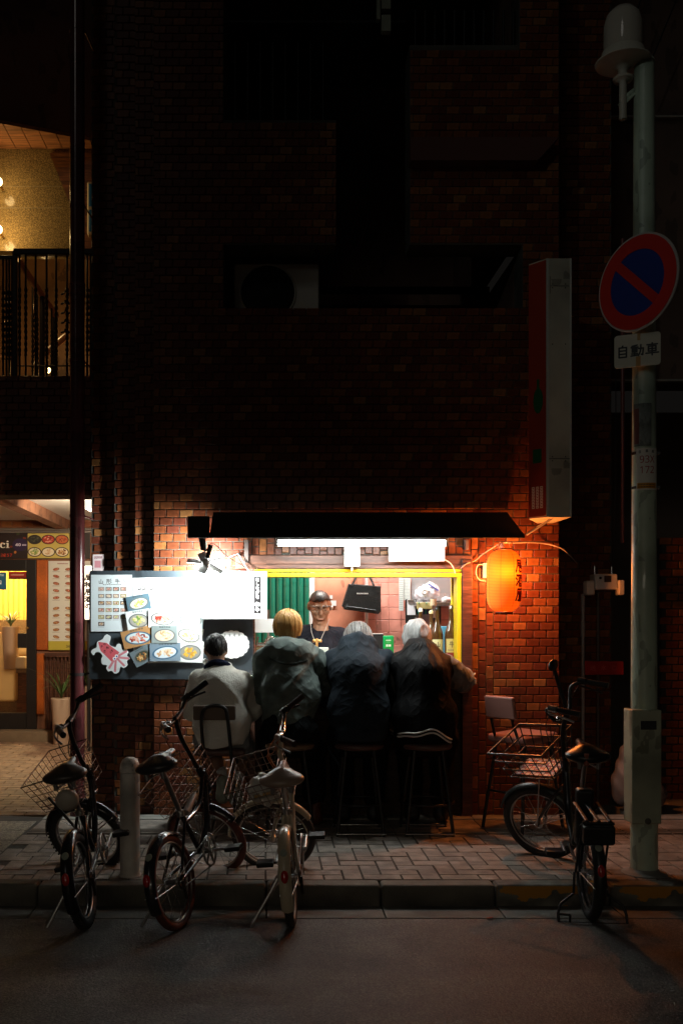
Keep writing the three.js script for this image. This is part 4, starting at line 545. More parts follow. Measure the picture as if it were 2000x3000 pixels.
  const pl = new THREE.RectAreaLight(new THREE.Color(1, 0.8, 0.55), 240, 0.2, 0.6); pl.name = 'passage_lamp'; pl.position.set(q.x, q.y - 0.04, -2.25); pl.lookAt(q.x - 0.6, 0.6, -4.0); scene.add(pl);
  // printed things on the front
  solo('menu_banner', 'wide printed banner with six pizza photographs above the restaurant door', 'banner', panel(X(266) + 3.55, Y(1562) - Y(1637), 0.02, (X(266) - 3.55) / 2, (Y(1562) + Y(1637)) / 2, z + 0.035), print(1024, 256, (c, w, h) => {
    const sx = w / (X(266) + 3.55), at = (p) => (X(p) + 3.55) * sx; c.fillStyle = '#241412'; c.fillRect(0, 0, w, h); for (let i = 0; i < 60; i++) { c.fillStyle = ['#7a2c14', '#a8401c', '#3c4420', '#c07030', '#1c1210'][i % 5]; c.beginPath(); c.ellipse(hash2(i, 1) * at(80), hash2(i, 2) * h, 14, 10, i, 0, 7); c.fill(); }
    c.fillStyle = '#f4efe4'; c.font = 'bold 92px serif'; c.fillText('ci', at(0) + 4, 150); c.fillStyle = '#c03018'; c.font = 'bold 40px monospace'; c.fillText('2257', at(4), 236);
    c.fillStyle = '#2a1640'; c.beginPath(); c.arc(at(62), 118, 62, 0, 7); c.fill(); c.fillStyle = '#e6dcf0'; c.font = 'bold 40px sans-serif'; c.textAlign = 'center'; c.fillText('40', at(56), 132); scribble(c, at(68), 112, 34, 18, '#d8cce8', 3);
    c.fillStyle = '#c9b45a'; c.fillRect(at(84), 4, at(206) - at(84), h - 8); for (let r = 0; r < 2; r++) for (let k = 0; k < 3; k++) { const x = at(104 + k * 40), y = 66 + r * 124; food(c, x, y, 54, 48, r * 3 + k + 3, r ? [GREENS, PALES, BROWNS][k] : [['#20201c', '#3a3a2c', '#54503c'], REDS, ['#b04c20', '#c87040', '#8c2c14']][k], r ? '#e8dcc0' : ['#2c2c24', '#b8301c', '#c8602c'][k], '#3a2418'); }
  }));
  part(t, 'lamp_rail', [rod(V(-3.5, Y(1552), z + 0.06), V(XD, Y(1552), z + 0.06), 0.018), rbox(-3.5, XD, Y(1562), Y(1557), z, z + 0.06, 0.004)], M(0.3, 0.28, 0.26, { metalness: 0.6, roughness: 0.3 }));
  solo('menu_poster', 'tall white poster of dishes beside the orange panel', 'poster', panel(X(266) - X(144), Y(1644) - Y(1904), 0.012, (X(266) + X(144)) / 2, (Y(1644) + Y(1904)) / 2, z + 0.03), print(512, 1024, (c, w, h) => { c.fillStyle = '#d4d2ca'; c.fillRect(0, 0, w, h); c.fillStyle = '#b8a83c'; c.fillRect(0, h * 0.9, w, h * 0.1); c.fillStyle = '#44401c'; c.font = 'bold 44px sans-serif'; c.fillText('34', w * 0.42, h * 0.975); c.fillStyle = '#d08820'; c.font = 'bold 60px sans-serif'; c.fillText('6-', w * 0.9, h * 0.94);
    for (let r = 0; r < 10; r++) for (let k = 0; k < 3; k++) { const y = 95 + r * 82 + (r > 4 ? 40 : 0); if (y > 890) continue; food(c, 95 + k * 150, y, 40, 17, r * 5 + k, r < 5 ? REDS : BROWNS, '#a0643c', '#7a5030'); scribble(c, 50 + k * 150, y + 24, 90, 8, '#7a6a62', 8); } scribble(c, 110, 24, 130, 14, '#80302a', 9); }));
  solo('door_notice', 'red notice stuck on the glass door', 'notice', panel(X(79) - X(27), Y(1675) - Y(1697), 0.003, X(53), Y(1686), z + 0.01), print(256, 110, (c, w, h) => { c.fillStyle = '#a8200f'; c.fillRect(0, 0, w, h); scribble(c, 30, 34, 190, 26, '#e4b8a0', 11); c.fillStyle = '#4c1c10'; c.fillRect(0, 84, w, 26); }));
  solo('door_notice', 'blue notice stuck on the glass door at the left edge', 'notice', panel(0.22, Y(1676) - Y(1727), 0.003, X(-8), Y(1702), z + 0.01), print(200, 200, (c, w, h) => { c.fillStyle = '#2c6f92'; c.fillRect(0, 0, w, h); scribble(c, 20, 20, 160, 30, '#cfe6ee', 7); scribble(c, 40, 90, 120, 60, '#f0f6f8', 3); }));
  // lit upright sign, mostly behind the downpipe
  const sz = -3.4, ls = thing('lit_sign', 'narrow lit white upright sign showing between downpipe and menu board', 'sign', P(262, 1815, sz));
  part(ls, 'case', rbox(PX(243, sz), PX(274, sz), PY(1818, sz), PY(1655, sz), sz - 0.12, sz, 0.01), M(0.1, 0.1, 0.1));
  part(ls, 'sign_face', panel(PX(272, sz) - PX(245, sz), PY(1658, sz) - PY(1815, sz), 0.004, PX(258.5, sz), PY(1736, sz), sz + 0.005), new THREE.MeshPhysicalMaterial({ roughness: 0.4, color: 0xffffff, emissive: 0xffffff, emissiveIntensity: 1.3, ...(() => { const m = canvasTex(64, 384, (c, w, h) => { c.fillStyle = '#fff4ea'; c.fillRect(0, 0, w, h); c.strokeStyle = '#150c08'; ['ya', 'wa', 'i', 'zaka', 'no'].forEach((g, i) => glyph(c, g, 10, 60 + i * 52, 46, 8)); }); return { map: m, emissiveMap: m }; })() }));
  part(ls, 'stand', rod(V(PX(258, sz), SW, sz - 0.06), V(PX(258, sz), PY(1818, sz), sz - 0.06), 0.02), black);
  const sl = new THREE.RectAreaLight(new THREE.Color(1, 0.93, 0.85), 1.2, 0.07, 0.5); sl.name = 'lit_sign'; sl.position.set(PX(258.5, sz), PY(1736, sz), sz + 0.01); sl.lookAt(PX(258.5, sz), PY(1736, sz), 5); scene.add(sl);
  // potted plants
  const leafM = M(0.05, 0.12, 0.025, { roughness: 0.5, transmission: 0.25, side: THREE.DoubleSide }), blade = (o, a, L, w, droop) => { const n = 9, pos = [], idx = []; for (let i = 0; i <= n; i++) { const u = i / n, r = L * u * (0.45 + 0.3 * u), y = L * (u - droop * u * u), ww = w * (1 - u) * (0.4 + u * 1.2); const cx = o.x + Math.cos(a) * r, cz = o.z + Math.sin(a) * r; pos.push(cx - Math.sin(a) * ww, o.y + y, cz + Math.cos(a) * ww, cx + Math.sin(a) * ww, o.y + y, cz - Math.cos(a) * ww); if (i < n) idx.push(i * 2, i * 2 + 1, i * 2 + 2, i * 2 + 1, i * 2 + 3, i * 2 + 2); } const g = new THREE.BufferGeometry(); g.setAttribute('position', new THREE.BufferAttribute(new Float32Array(pos), 3)); g.setIndex(idx); g.computeVertexNormals(); return flat(g); };
  const plant = (px, py, pz, n, L, lab, base) => { const o = P(px, py, pz), p = thing('potted_plant', lab, 'plant', [o.x, base, pz]); part(p, 'pot', lathe([[0, base - o.y], [0.085, base - o.y], [0.11, -0.02], [0.115, 0], [0.1, 0.002], [0.09, -0.02], [0, -0.03]], o.x, o.y, pz, 22), M(0.5, 0.36, 0.26, { roughness: 0.6 })); for (let i = 0; i < n; i++) part(p, 'leaf', blade(o, i * 2.4 + hash2(i, n), L * (0.7 + 0.5 * hash2(i, 3)), 0.016, 0.35 + 0.5 * hash2(i, 4)), leafM); return p; };
  plant(180, 2045, z + 0.5, 20, 0.52, 'green long leaved plant in a tall tan planter by the poster', SW);
  plant(258, 2010, z + 0.6, 14, 0.5, 'green leaved plant seen between downpipe and pillar', SW);
  plant(32, 1836, -5.15, 24, 0.28, 'bushy green plant in a square pot behind the door glass', 0.9);
  solo('white_parcel', 'white wrapped parcel beside the plant behind the door glass', 'box', rbox(PX(40, -5.15), PX(78, -5.15), 0.9, 1.05, -5.25, -5.1, 0.02), M(0.75, 0.7, 0.62));
  solo('slatted_screen', 'dark slatted wooden screen below the dish poster', 'screen', (() => { const g = [rbox(X(135), X(266), Y(1925), Y(1912), z, z + 0.06, 0.006)]; for (let i = 0; i < 12; i++) g.push(rbox(X(137 + i * 11), X(143 + i * 11), 0.23, Y(1925), z + 0.01, z + 0.045, 0.005, 1)); return g; })(), M(0.3, 0.13, 0.09, { map: rep(T.wood, 1), roughness: 0.4 }));
}
// ---------------------------------------------------------------- menu board and what is pinned to it
{
  const z = 0.055, X = (p, q = z) => PX(p, q), Y = (p, q = z) => PY(p, q), pn = (x0, x1, y0, y1, zz, d, r = 0, rot = 0) => { const w = X(x1, zz) - X(x0, zz), h = Y(y0, zz) - Y(y1, zz), g = panel(w, h, d, 0, 0, 0, r); return g.rotateZ(rot).translate((X(x0, zz) + X(x1, zz)) / 2, (Y(y0, zz) + Y(y1, zz)) / 2, zz); };
  const b = thing('menu_board', 'large black board fixed to the tiled wall left of the stall', 'board', [X(500), Y(1990), z]);
  part(b, 'board', pn(262, 741, 1672, 1990, z, 0.02, 0.012), M(0.05, 0.066, 0.08, { roughness: 0.4, map: rep(T.dirt, 1.2) }));
  part(b, 'wall_stay', [rbox(X(460), X(500), Y(1700), Y(1690), 0.0, 0.036, 0.002), rbox(X(460), X(720), Y(1975), Y(1965), 0.0, 0.036, 0.002), rbox(X(266), X(285), Y(1975), Y(1700), -0.23, 0.036, 0.002)], steel);
  const sheetThing = (name, lab, cat, g, m) => solo(name, lab, cat, g, m);
  sheetThing('menu_sheet', 'white menu sheet with rows of small food photos, top left of the board', 'menu', pn(267, 387, 1684, 1850, z + 0.006, 0.004, 0), print(480, 664, (c, w, h) => { c.fillStyle = '#dce6ea'; c.fillRect(0, 0, w, h); c.strokeStyle = '#241c1c'; glyph(c, 'yama', 84, 48, 66, 6); glyph(c, 'gata', 178, 42, 66, 6); glyph(c, 'ushi', 278, 44, 62, 6); c.lineWidth = 3; for (const k of [0, 18]) { c.beginPath(); c.moveTo(388 + k, 44); c.lineTo(372 + k, 92); c.stroke(); } scribble(c, 140, 108, 220, 14, '#3c3434', 9);
    for (let r = 0; r < 6; r++) for (let k = 0; k < (r === 5 ? 1 : 4); k++) { const x = 84 + k * 86, y = 142 + r * 82; c.fillStyle = ['#b8a8a0', '#8c8c88', '#6c6460', '#a08c84', '#b0a470', '#5c5450'][(r + k) % 6]; c.fillRect(x, y, 74, 48); food(c, x + 37, y + 24, 32, 19, r * 7 + k, [REDS, PALES, BROWNS, REDS, GREENS, BROWNS][r], '#d8ccc0', '#7c6a5c'); scribble(c, x, y + 56, 70, 8, '#8c8484', 6); } }));
  sheetThing('price_sheet', 'big white price sheet glaring under the work lamp', 'menu', pn(390, 592, 1692, 1942, z + 0.008, 0.004, 0, 0.012), print(512, 640, (c, w, h) => { c.fillStyle = '#eceeee'; c.fillRect(0, 0, w, h); for (let i = 0; i < 5; i++) scribble(c, 40 + i * 90, 60, 60, 40, '#5a5656', 2); scribble(c, 150, 170, 220, 30, '#6c6460', 6); }));
  const photos = [[406, 1766, 55, 38, 0.18, '#5a7684', GREENS, '#e4e8d8', 'green salad'], [406, 1816, 56, 48, 0.15, '#dfe6e6', GREENS, '#a8a49c', 'herb topped dish'], [476, 1811, 66, 44, 0.02, '#eef0ee', REDS, '#f0e6de', 'red sliced meat'], [559, 1814, 62, 50, -0.15, '#cfe0e2', PALES, '#f0ead2', 'pale yellow dish'], [404, 1867, 74, 44, 0.24, '#b98a58', REDS, '#cfe0e6', 'red meat on a blue plate'], [482, 1860, 60, 45, 0.0, '#8c9898', PALES, '#e6d2b8', 'skewers on a round plate'], [554, 1860, 62, 44, -0.25, '#e6e4d8', PALES, '#efe8d4', 'pale fried pieces on an oval plate'], [416, 1921, 48, 40, 0.5, '#6f7f86', BROWNS, '#3c4438', 'brown fried dish'], [484, 1910, 72, 44, 0.02, '#7c90a0', PALES, '#dce6ee', 'white fish on a blue rimmed plate'], [557, 1909, 62, 52, -0.05, '#e4e8e4', ['#d8a83c', '#e6c468', '#c08c28'], '#8c8c84', 'yellow omelette on an oval plate']];
  photos.forEach(([px, py, w, h, rot, bg, pal, plate, what], i) => { w *= 1.25; h *= 1.2; const zz = z + 0.014 + (i % 3) * 0.006 + (i > 3 ? 0.004 : 0); sheetThing('food_photo', 'food photo card of ' + what + ' pinned to the black board', 'photo', pn(px - w / 2, px + w / 2, py - h / 2, py + h / 2, zz, 0.003, 0, rot), print(256, Math.round(256 * h / w), (c, W, H) => { c.fillStyle = bg; c.fillRect(0, 0, W, H); food(c, W / 2, H * 0.54, W * 0.42, H * 0.36, i + 50, pal, plate, i === 4 || i === 8 ? '#3c6480' : '#6c7070'); scribble(c, W * 0.3, H * 0.03, W * 0.45, H * 0.1, '#3c4444', 5); })); });
  { // squid-shaped card
    const k = (x, y) => [X(250 + x / 4.238, z + 0.02), Y(1640 + y / 4.238, z + 0.02)], out = '270,925 315,960 300,1050 370,1085 400,1048 440,1050 458,1115 505,1110 532,1150 520,1190 556,1222 520,1255 522,1310 480,1342 440,1330 415,1395 365,1412 330,1380 285,1385 262,1345 268,1310 212,1295 200,1235 215,1195 180,1150 132,1150 105,1185 74,1150 90,1115 140,1085 150,1022 215,985 240,945'.split(' ').map((s) => k(...s.split(',').map(Number)));
    const xs = out.map((p) => p[0]), ys = out.map((p) => p[1]), cx = (Math.min(...xs) + Math.max(...xs)) / 2, cy = (Math.min(...ys) + Math.max(...ys)) / 2, w = Math.max(...xs) - Math.min(...xs), h = Math.max(...ys) - Math.min(...ys), sh = new THREE.Shape(); sh.moveTo(out[0][0] - cx, out[0][1] - cy); sh.splineThru([...out.slice(1), out[0]].map((p) => new THREE.Vector2(p[0] - cx, p[1] - cy)));
    const tx = (x, y) => [((x - 74) / 482) * 512, ((y - 925) / 487) * 512];
    solo('squid_card', 'white edged pink squid shaped card low on the black board', 'sign', sheet(sh, 0.005, w, h, cx, cy, z + 0.02), print(512, 512, (c) => { c.fillStyle = '#e6ecee'; c.fillRect(0, 0, 512, 512); const poly = (s, col) => { c.fillStyle = col; c.beginPath(); s.forEach((p, i) => c[i ? 'lineTo' : 'moveTo'](...tx(...p))); c.fill(); }; poly([[160, 1018], [265, 1032], [425, 1150], [335, 1272], [195, 1135]], '#d8606a'); poly([[160, 1018], [195, 1135], [172, 1090]], '#f0b8bc');
      c.lineCap = 'round'; c.lineWidth = 30; c.strokeStyle = '#d98c96'; for (const [a, b, d, e] of [[400, 1200, 510, 1135], [400, 1210, 530, 1225], [390, 1220, 480, 1310], [380, 1230, 370, 1380], [360, 1240, 300, 1340]]) { c.beginPath(); c.moveTo(...tx(a, b)); c.lineTo(...tx(d, e)); c.stroke(); } c.strokeStyle = '#b03848'; c.lineWidth = 4; for (const [a, b, d, e] of [[410, 1200, 505, 1140], [400, 1225, 470, 1305], [378, 1240, 370, 1370]]) { c.setLineDash([5, 9]); c.beginPath(); c.moveTo(...tx(a, b)); c.lineTo(...tx(d, e)); c.stroke(); } c.setLineDash([]);
      for (const [a, b] of [[362, 1226], [388, 1196]]) { c.fillStyle = '#fff'; c.beginPath(); c.arc(...tx(a, b), 22, 0, 7); c.fill(); c.fillStyle = '#2c3c9c'; c.beginPath(); c.arc(...tx(a + 3, b + 3), 11, 0, 7); c.fill(); } c.strokeStyle = '#3c1418'; for (const [g, a, b] of [['chi', 190, 1060], ['no', 225, 1030], ['wa', 260, 1075], ['ki', 225, 1120], ['shi', 300, 1130], ['mo', 318, 1112]]) glyph(c, g, ...tx(a, b), 34, 5); }));
  }
  { const sh = new THREE.Shape(), n = 17, c0 = P(681, 1888, z + 0.02), pt = (a, k) => new THREE.Vector2(Math.cos(a) * 0.112 * k, Math.sin(a) * 0.094 * k); sh.moveTo(pt(0, 1).x, pt(0, 1).y); for (let i = 0; i < n; i++) { const a = (i + 0.5) / n * 6.2832, e = (i + 1) / n * 6.2832, m = pt(a, 1.14), q = pt(e, 1); sh.quadraticCurveTo(m.x, m.y, q.x, q.y); }
    solo('cloud_card', 'white scalloped card on the black board beside the boy', 'sign', sheet(sh, 0.005, 0.25, 0.21, c0.x, c0.y, z + 0.02), print(256, 216, (c, w, h) => { c.fillStyle = '#f0f0ee'; c.fillRect(0, 0, w, h); for (let i = 0; i < 4; i++) scribble(c, 70 + i * 34, 30, 10, 24, '#8c8c8c', 1); c.strokeStyle = '#8a8a8a'; ['no', 'shi', 'ki'].forEach((g, i) => glyph(c, g, 120, 60 + i * 40, 20, 2)); })); }
  { const zz = 0.13, t = thing('framed_menu', 'white framed menu panel hung across the window corner', 'menu', P(690, 1812, zz));
    part(t, 'frame', [pn(594, 782, 1674, 1690, zz, 0.025, 0.006), pn(594, 782, 1798, 1813, zz, 0.025, 0.006), pn(594, 612, 1688, 1800, zz - 0.001, 0.023, 0.003), pn(764, 782, 1688, 1800, zz - 0.001, 0.023, 0.003)], M(0.8, 0.8, 0.78, { roughness: 0.4 }));
    part(t, 'backing', pn(606, 770, 1684, 1804, zz - 0.012, 0.006), M(0.1, 0.095, 0.1, { roughness: 0.5 }));
    part(t, 'menu_paper', pn(611, 652, 1692, 1794, zz - 0.008, 0.002), print(128, 256, (c, w, h) => { c.fillStyle = '#eeeeec'; c.fillRect(0, 0, w, h); for (let i = 0; i < 4; i++) scribble(c, 14 + i * 28, 16, 16, 200, '#8a8684', 1); })); part(t, 'menu_paper', pn(653, 744, 1692, 1794, zz - 0.007, 0.002), print(256, 256, (c, w, h) => { c.fillStyle = '#efefed'; c.fillRect(0, 0, w, h); for (let i = 0; i < 7; i++) scribble(c, 14 + i * 34, 14, 18, 210, '#908c8a', 1); }));
    part(t, 'title_strip', pn(745, 763, 1690, 1797, zz - 0.006, 0.003), print(96, 560, (c, w, h) => { c.fillStyle = '#1c1618'; c.fillRect(0, 0, w, h); c.strokeStyle = '#f2f0ee'; ['o', 'shi', 'na', 'ga', 'ki'].forEach((g, i) => glyph(c, g, 18, 14 + i * 66, 60, 11)); ['wa', 'ushi'].forEach((g, i) => glyph(c, g, 10, 382 + i * 82, 76, 12)); }));
    part(t, 'hanger', [rod(P(620, 1676, zz - 0.01), P(622, 1662, 0.04), 0.003), rod(P(755, 1676, zz - 0.01), P(752, 1662, 0.045), 0.003)], steel); }
  solo('wall_notice', 'small pink and white notice on the pillar above the black board', 'notice', panel(PX(306, -0.23) - PX(273, -0.23), PY(1625, -0.23) - PY(1674, -0.23), 0.003, PX(289, -0.23), PY(1649, -0.23), -0.228), print(128, 190, (c, w, h) => { c.fillStyle = '#d9c8c8'; c.fillRect(0, 0, w, h); c.fillStyle = '#c08088'; c.fillRect(20, 70, 70, 80); scribble(c, 16, 20, 96, 30, '#8a5a60', 5); }));
  solo('white_card', 'plain white card below the framed menu at the window corner', 'card', panel(PX(806, -0.03) - PX(746, -0.03), PY(1813, -0.03) - PY(1853, -0.03), 0.004, PX(776, -0.03), PY(1833, -0.03), -0.03), M(0.82, 0.82, 0.8));
}
// ---------------------------------------------------------------- things inside the stall
{
  const cy = counterY + 0.075, amber = new THREE.MeshPhysicalMaterial({ color: new THREE.Color().setRGB(0.09, 0.04, 0.012), roughness: 0.06, clearcoat: 1 });
  const labelM = (a, b, s) => print(128, 160, (c, w, h) => { c.fillStyle = a; c.fillRect(0, 0, w, h); c.fillStyle = b; c.fillRect(0, h * 0.78, w, h * 0.22); c.strokeStyle = '#4a3a20'; glyph(c, s, 34, 20, 60, 7); scribble(c, 20, 96, 88, 14, '#6a5a3a', 7); });
  const bottle = (px, z, H, r, lab, cap, lm) => { const x = PX(px, z), t = thing('sake_bottle', lab, 'bottle', [x, cy, z]); part(t, 'glass', lathe([[0, 0], [r, 0], [r, H * 0.52], [r * 0.86, H * 0.6], [r * 0.42, H * 0.74], [r * 0.3, H * 0.82], [r * 0.3, H * 0.96], [r * 0.36, H * 0.965], [r * 0.36, H * 0.985], [0, H * 0.985]], x, cy, z, 24), amber); part(t, 'cap', lathe([[r * 0.38, H * 0.96], [r * 0.38, H], [r * 0.2, H * 1.03], [0, H * 1.03]], x, cy, z, 14), cap); if (lm) part(t, 'bottle_label', new THREE.CylinderGeometry(r * 1.012, r * 1.012, H * 0.3, 20, 1, true, -1.0, 2.0).translate(x, cy + H * 0.3, z), lm); };
  bottle(1231, -0.22, 0.4, 0.042, 'brown bottle with white pourer behind the white hood', white);
  bottle(1262, -0.24, 0.385, 0.042, 'brown bottle with a yellow cap, half hidden behind its neighbour', M(0.75, 0.6, 0.3)); bottle(1279, -0.15, 0.41, 0.044, 'brown bottle with cream label, second from the yellow frame', black, labelM('#d8cf9c', '#3c5a34', 'yama')); bottle(1320, -0.13, 0.42, 0.045, 'brown bottle with gold label beside the yellow frame', steel, labelM('#c8b46a', '#8c2c1c', 'ushi'));
  { const z = zb + 0.12, t = thing('tote_bag', 'black glossy tote bag hanging on the pink kitchen wall', 'bag', P(1060, 1795, z)), s = new THREE.Shape([[1022, 1713], [1111, 1720], [1112, 1790], [1106, 1796], [1010, 1783], [1004, 1774]].map((p) => new THREE.Vector2(PX(p[0], z), PY(p[1], z)))), leather = M(0.012, 0.014, 0.015, { roughness: 0.3, clearcoat: 0.3, bumpMap: rep(T.fabric, 2), bumpScale: 0.01 });
    part(t, 'body', new THREE.ExtrudeGeometry(s, { depth: 0.06, bevelEnabled: true, bevelSize: 0.008, bevelThickness: 0.012, bevelSegments: 3 }).translate(0, 0, z - 0.04), leather);
    part(t, 'strap', [tube([P(1030, 1716, z + 0.03), P(1038, 1700, z + 0.02), P(1046, 1682, z), P(1052, 1660, z - 0.05)], 0.01, 14, 6), tube([P(1096, 1720, z + 0.03), P(1090, 1705, z + 0.02), P(1080, 1685, z), P(1070, 1660, z - 0.05)], 0.01, 14, 6)], leather);
    part(t, 'lettering', panel(0.11, 0.02, 0.001, PX(1060, z), PY(1739, z), z + 0.034).rotateZ(0), print(256, 48, (c, w, h) => { c.fillStyle = '#050606'; c.fillRect(0, 0, w, h); c.fillStyle = '#e0e0e0'; c.font = 'bold 34px sans-serif'; c.textAlign = 'center'; c.fillText('BALENCIAGA', w / 2, 36); })); part(t, 'hook', rod(P(1061, 1662, z - 0.1), P(1061, 1656, z), 0.006), steel);
    part(t, 'pocket_trim', [rod(P(1018, 1768, z + 0.035), P(1012, 1782, z + 0.03), 0.003), rod(P(1014, 1776, z + 0.034), P(1100, 1788, z + 0.034), 0.003)], M(0.1, 0.12, 0.13, { roughness: 0.2 })); }
  { const z = zb + 0.02; solo('newspaper', 'folded newspaper sheets hanging on the kitchen wall by the shelf', 'newspaper', [panel(0.035, 0.27, 0.006, PX(1173, z), PY(1740, z), z + 0.03).rotateZ(0), panel(0.06, 0.2, 0.006, PX(1189, z), PY(1722, z), z + 0.02)], print(128, 256, (c, w, h) => { c.fillStyle = '#c9d2d0'; c.fillRect(0, 0, w, h); for (let i = 0; i < 16; i++) scribble(c, 8, 8 + i * 15, 112, 8, '#7c8888', 12); }));
    const cb = thing('clipboard', 'black clipboard with a white order slip below the shelf', 'clipboard', P(1198, 1826, z)); part(cb, 'board', panel(0.087, 0.19, 0.008, PX(1198, z), PY(1791, z), z + 0.09), black); part(cb, 'slip', panel(0.066, 0.12, 0.002, PX(1199, z), PY(1780, z), z + 0.093), M(0.7, 0.74, 0.8)); part(cb, 'clip', rbox(PX(1188, z), PX(1208, z), PY(1763, z), PY(1757, z), z + 0.09, z + 0.105, 0.004), steel);
    const sh = thing('wall_shelf', 'steel shelf on the kitchen wall holding plastic bags', 'shelf', P(1270, 1775, z)); part(sh, 'board', rbox(PX(1205, z), 1.6, PY(1776, z), PY(1765, z), zb, zb + 0.26, 0.004), steel); part(sh, 'back_panel', box(PX(1203, zb), 1.6, PY(1764, zb), 2.2, zb + 0.001, zb + 0.012), M(0.45, 0.46, 0.47, { roughness: 0.3, metalness: 0.4 })); part(sh, 'edge_strip', rbox(PX(1206, z), PX(1250, z), PY(1785, z), PY(1767, z), zb + 0.26, zb + 0.27, 0.003), M(0.5, 0.45, 0.2));
    const zs = zb + 0.16, b0 = P(1250, 1740, zs), bag = thing('plastic_bag', 'clear plastic bag of paper goods on the steel shelf', 'bag', [b0.x, PY(1765, z), zs]); part(bag, 'film', net((() => { const f = union([ellip(V(b0.x, b0.y, zs), 0.1, 0.06, 0.07), ellip(V(b0.x + 0.03, b0.y + 0.05, zs), 0.05, 0.04, 0.05)], 0.05); return (x, y, q) => f(x, y, q) + 0.008 * Math.sin(x * 90 + y * 50) * Math.sin(y * 80 + q * 60); })(), V(b0.x - 0.15, b0.y - 0.1, zs - 0.11), V(b0.x + 0.15, b0.y + 0.14, zs + 0.11), 0.009, 3), M(0.72, 0.74, 0.82, { roughness: 0.15 })); part(bag, 'tape', [orient(new THREE.BoxGeometry(0.012, 0.09, 0.004), V(b0.x + 0.01, b0.y + 0.07, zs + 0.062), V(b0.x + 0.07, b0.y + 0.03, zs + 0.066))], M(0.1, 0.12, 0.5));
    solo('paper_roll', 'white paper roll leaning on the plastic bag', 'paper roll', new THREE.TorusGeometry(0.016, 0.009, 10, 20).translate(PX(1238, zs), PY(1735, zs), zs + 0.085), white);
    for (let i = 0; i < 2; i++) solo('drinking_glass', i ? 'drinking glass on the shelf nearest the yellow frame' : 'drinking glass on the shelf next to the plastic bag', 'glass', lathe([[0, 0], [0.024, 0], [0.028, 0.07], [0.026, 0.07], [0.022, 0.004], [0, 0.004]], PX(1297 + i * 14, zs), PY(1765, z) + 0.001, zs - 0.03, 18), new THREE.MeshPhysicalMaterial({ color: 0xffffff, transmission: 1, roughness: 0.05, thickness: 0 }));
    solo('white_cloth', 'white folded cloth on the right end of the shelf', 'cloth', net((() => { const c = P(1312, 1757, zs + 0.06), f = ellip(c, 0.06, 0.022, 0.04); return (x, y, q) => f(x, y, q) + 0.005 * Math.sin(x * 80); })(), P(1285, 1775, zs - 0.02), V(PX(1345, zs), PY(1735, zs), zs + 0.14), 0.007), white);
    for (const [i, px] of [1224, 1246].entries()) solo('green_clip', (i ? 'right' : 'left') + ' of the two green clips hanging under the shelf', 'clip', [rod(P(px, 1785, z + 0.1), P(px + 3, 1766, z + 0.27), 0.007, 0.004), rod(P(px, 1800, z + 0.1), P(px, 1784, z + 0.1), 0.004)], M(0.0, 0.4, 0.25, { roughness: 0.3 }));
    solo('hanging_card', 'blue and grey card holder hanging under the shelf', 'card', [panel(0.12, 0.14, 0.006, PX(1236, z), PY(1805, z), z + 0.06)], print(96, 128, (c, w, h) => { c.fillStyle = '#1c2c5c'; c.fillRect(0, 0, w, 52); c.fillStyle = '#8c8c9c'; c.fillRect(0, 52, w, 76); }));
    solo('hanging_folder', 'black folder with white slips hanging beside the bottles', 'folder', [panel(0.085, 0.19, 0.008, PX(1272, z), PY(1795, z), z + 0.05)], black); solo('paper_slip', 'white slips clipped to the black folder', 'paper', panel(0.06, 0.12, 0.003, PX(1266, z), PY(1788, z), z + 0.056), M(0.7, 0.72, 0.72));
    solo('roll_dispenser', 'beige paper roll hanging in front of the shelf', 'paper roll', rod(P(1268, 1774, z + 0.28), P(1268, 1755, z + 0.28), 0.024, 0.024, 16), M(0.7, 0.6, 0.4));
    solo('tissue_box', 'blue and white tissue box behind the bottles', 'box', rbox(PX(1292, -0.5), PX(1330, -0.5), cy, PY(1835, -0.5), -0.6, -0.5, 0.004), M(0.08, 0.35, 0.5));
    solo('wall_sticker', 'pale grey step shaped sticker on the kitchen wall by the cook', 'sticker', [panel(0.048, 0.042, 0.003, PX(976, z), PY(1767, z), zb + 0.004), panel(0.022, 0.03, 0.003, PX(970, z), PY(1749, z), zb + 0.0045)], M(0.6, 0.6, 0.6));
    solo('oval_sign', 'white oval sign with black characters beside the green slats', 'sign', sheet((() => { const s = new THREE.Shape(); s.absellipse(0, 0, 0.06, 0.1, 0, 6.2832); return s; })(), 0.006, 0.12, 0.2, PX(786, -0.55), PY(1751, -0.55), -0.55), print(128, 200, (c, w, h) => { c.fillStyle = '#d8dad6'; c.fillRect(0, 0, w, h); c.strokeStyle = '#1c1c1c'; c.lineWidth = 2; c.beginPath(); c.moveTo(0, 86); c.lineTo(w, 86); c.stroke(); glyph(c, 'wa', 70, 50, 30, 4); glyph(c, 'chi', 74, 96, 30, 4); glyph(c, 'no', 74, 134, 28, 4); glyph(c, 'mo', 40, 134, 26, 4); }));
    solo('sign_post', 'thin stand under the white oval sign', 'stand', rod(P(786, 1786, -0.56), V(PX(786, -0.56), SW, -0.56), 0.008), steel); }
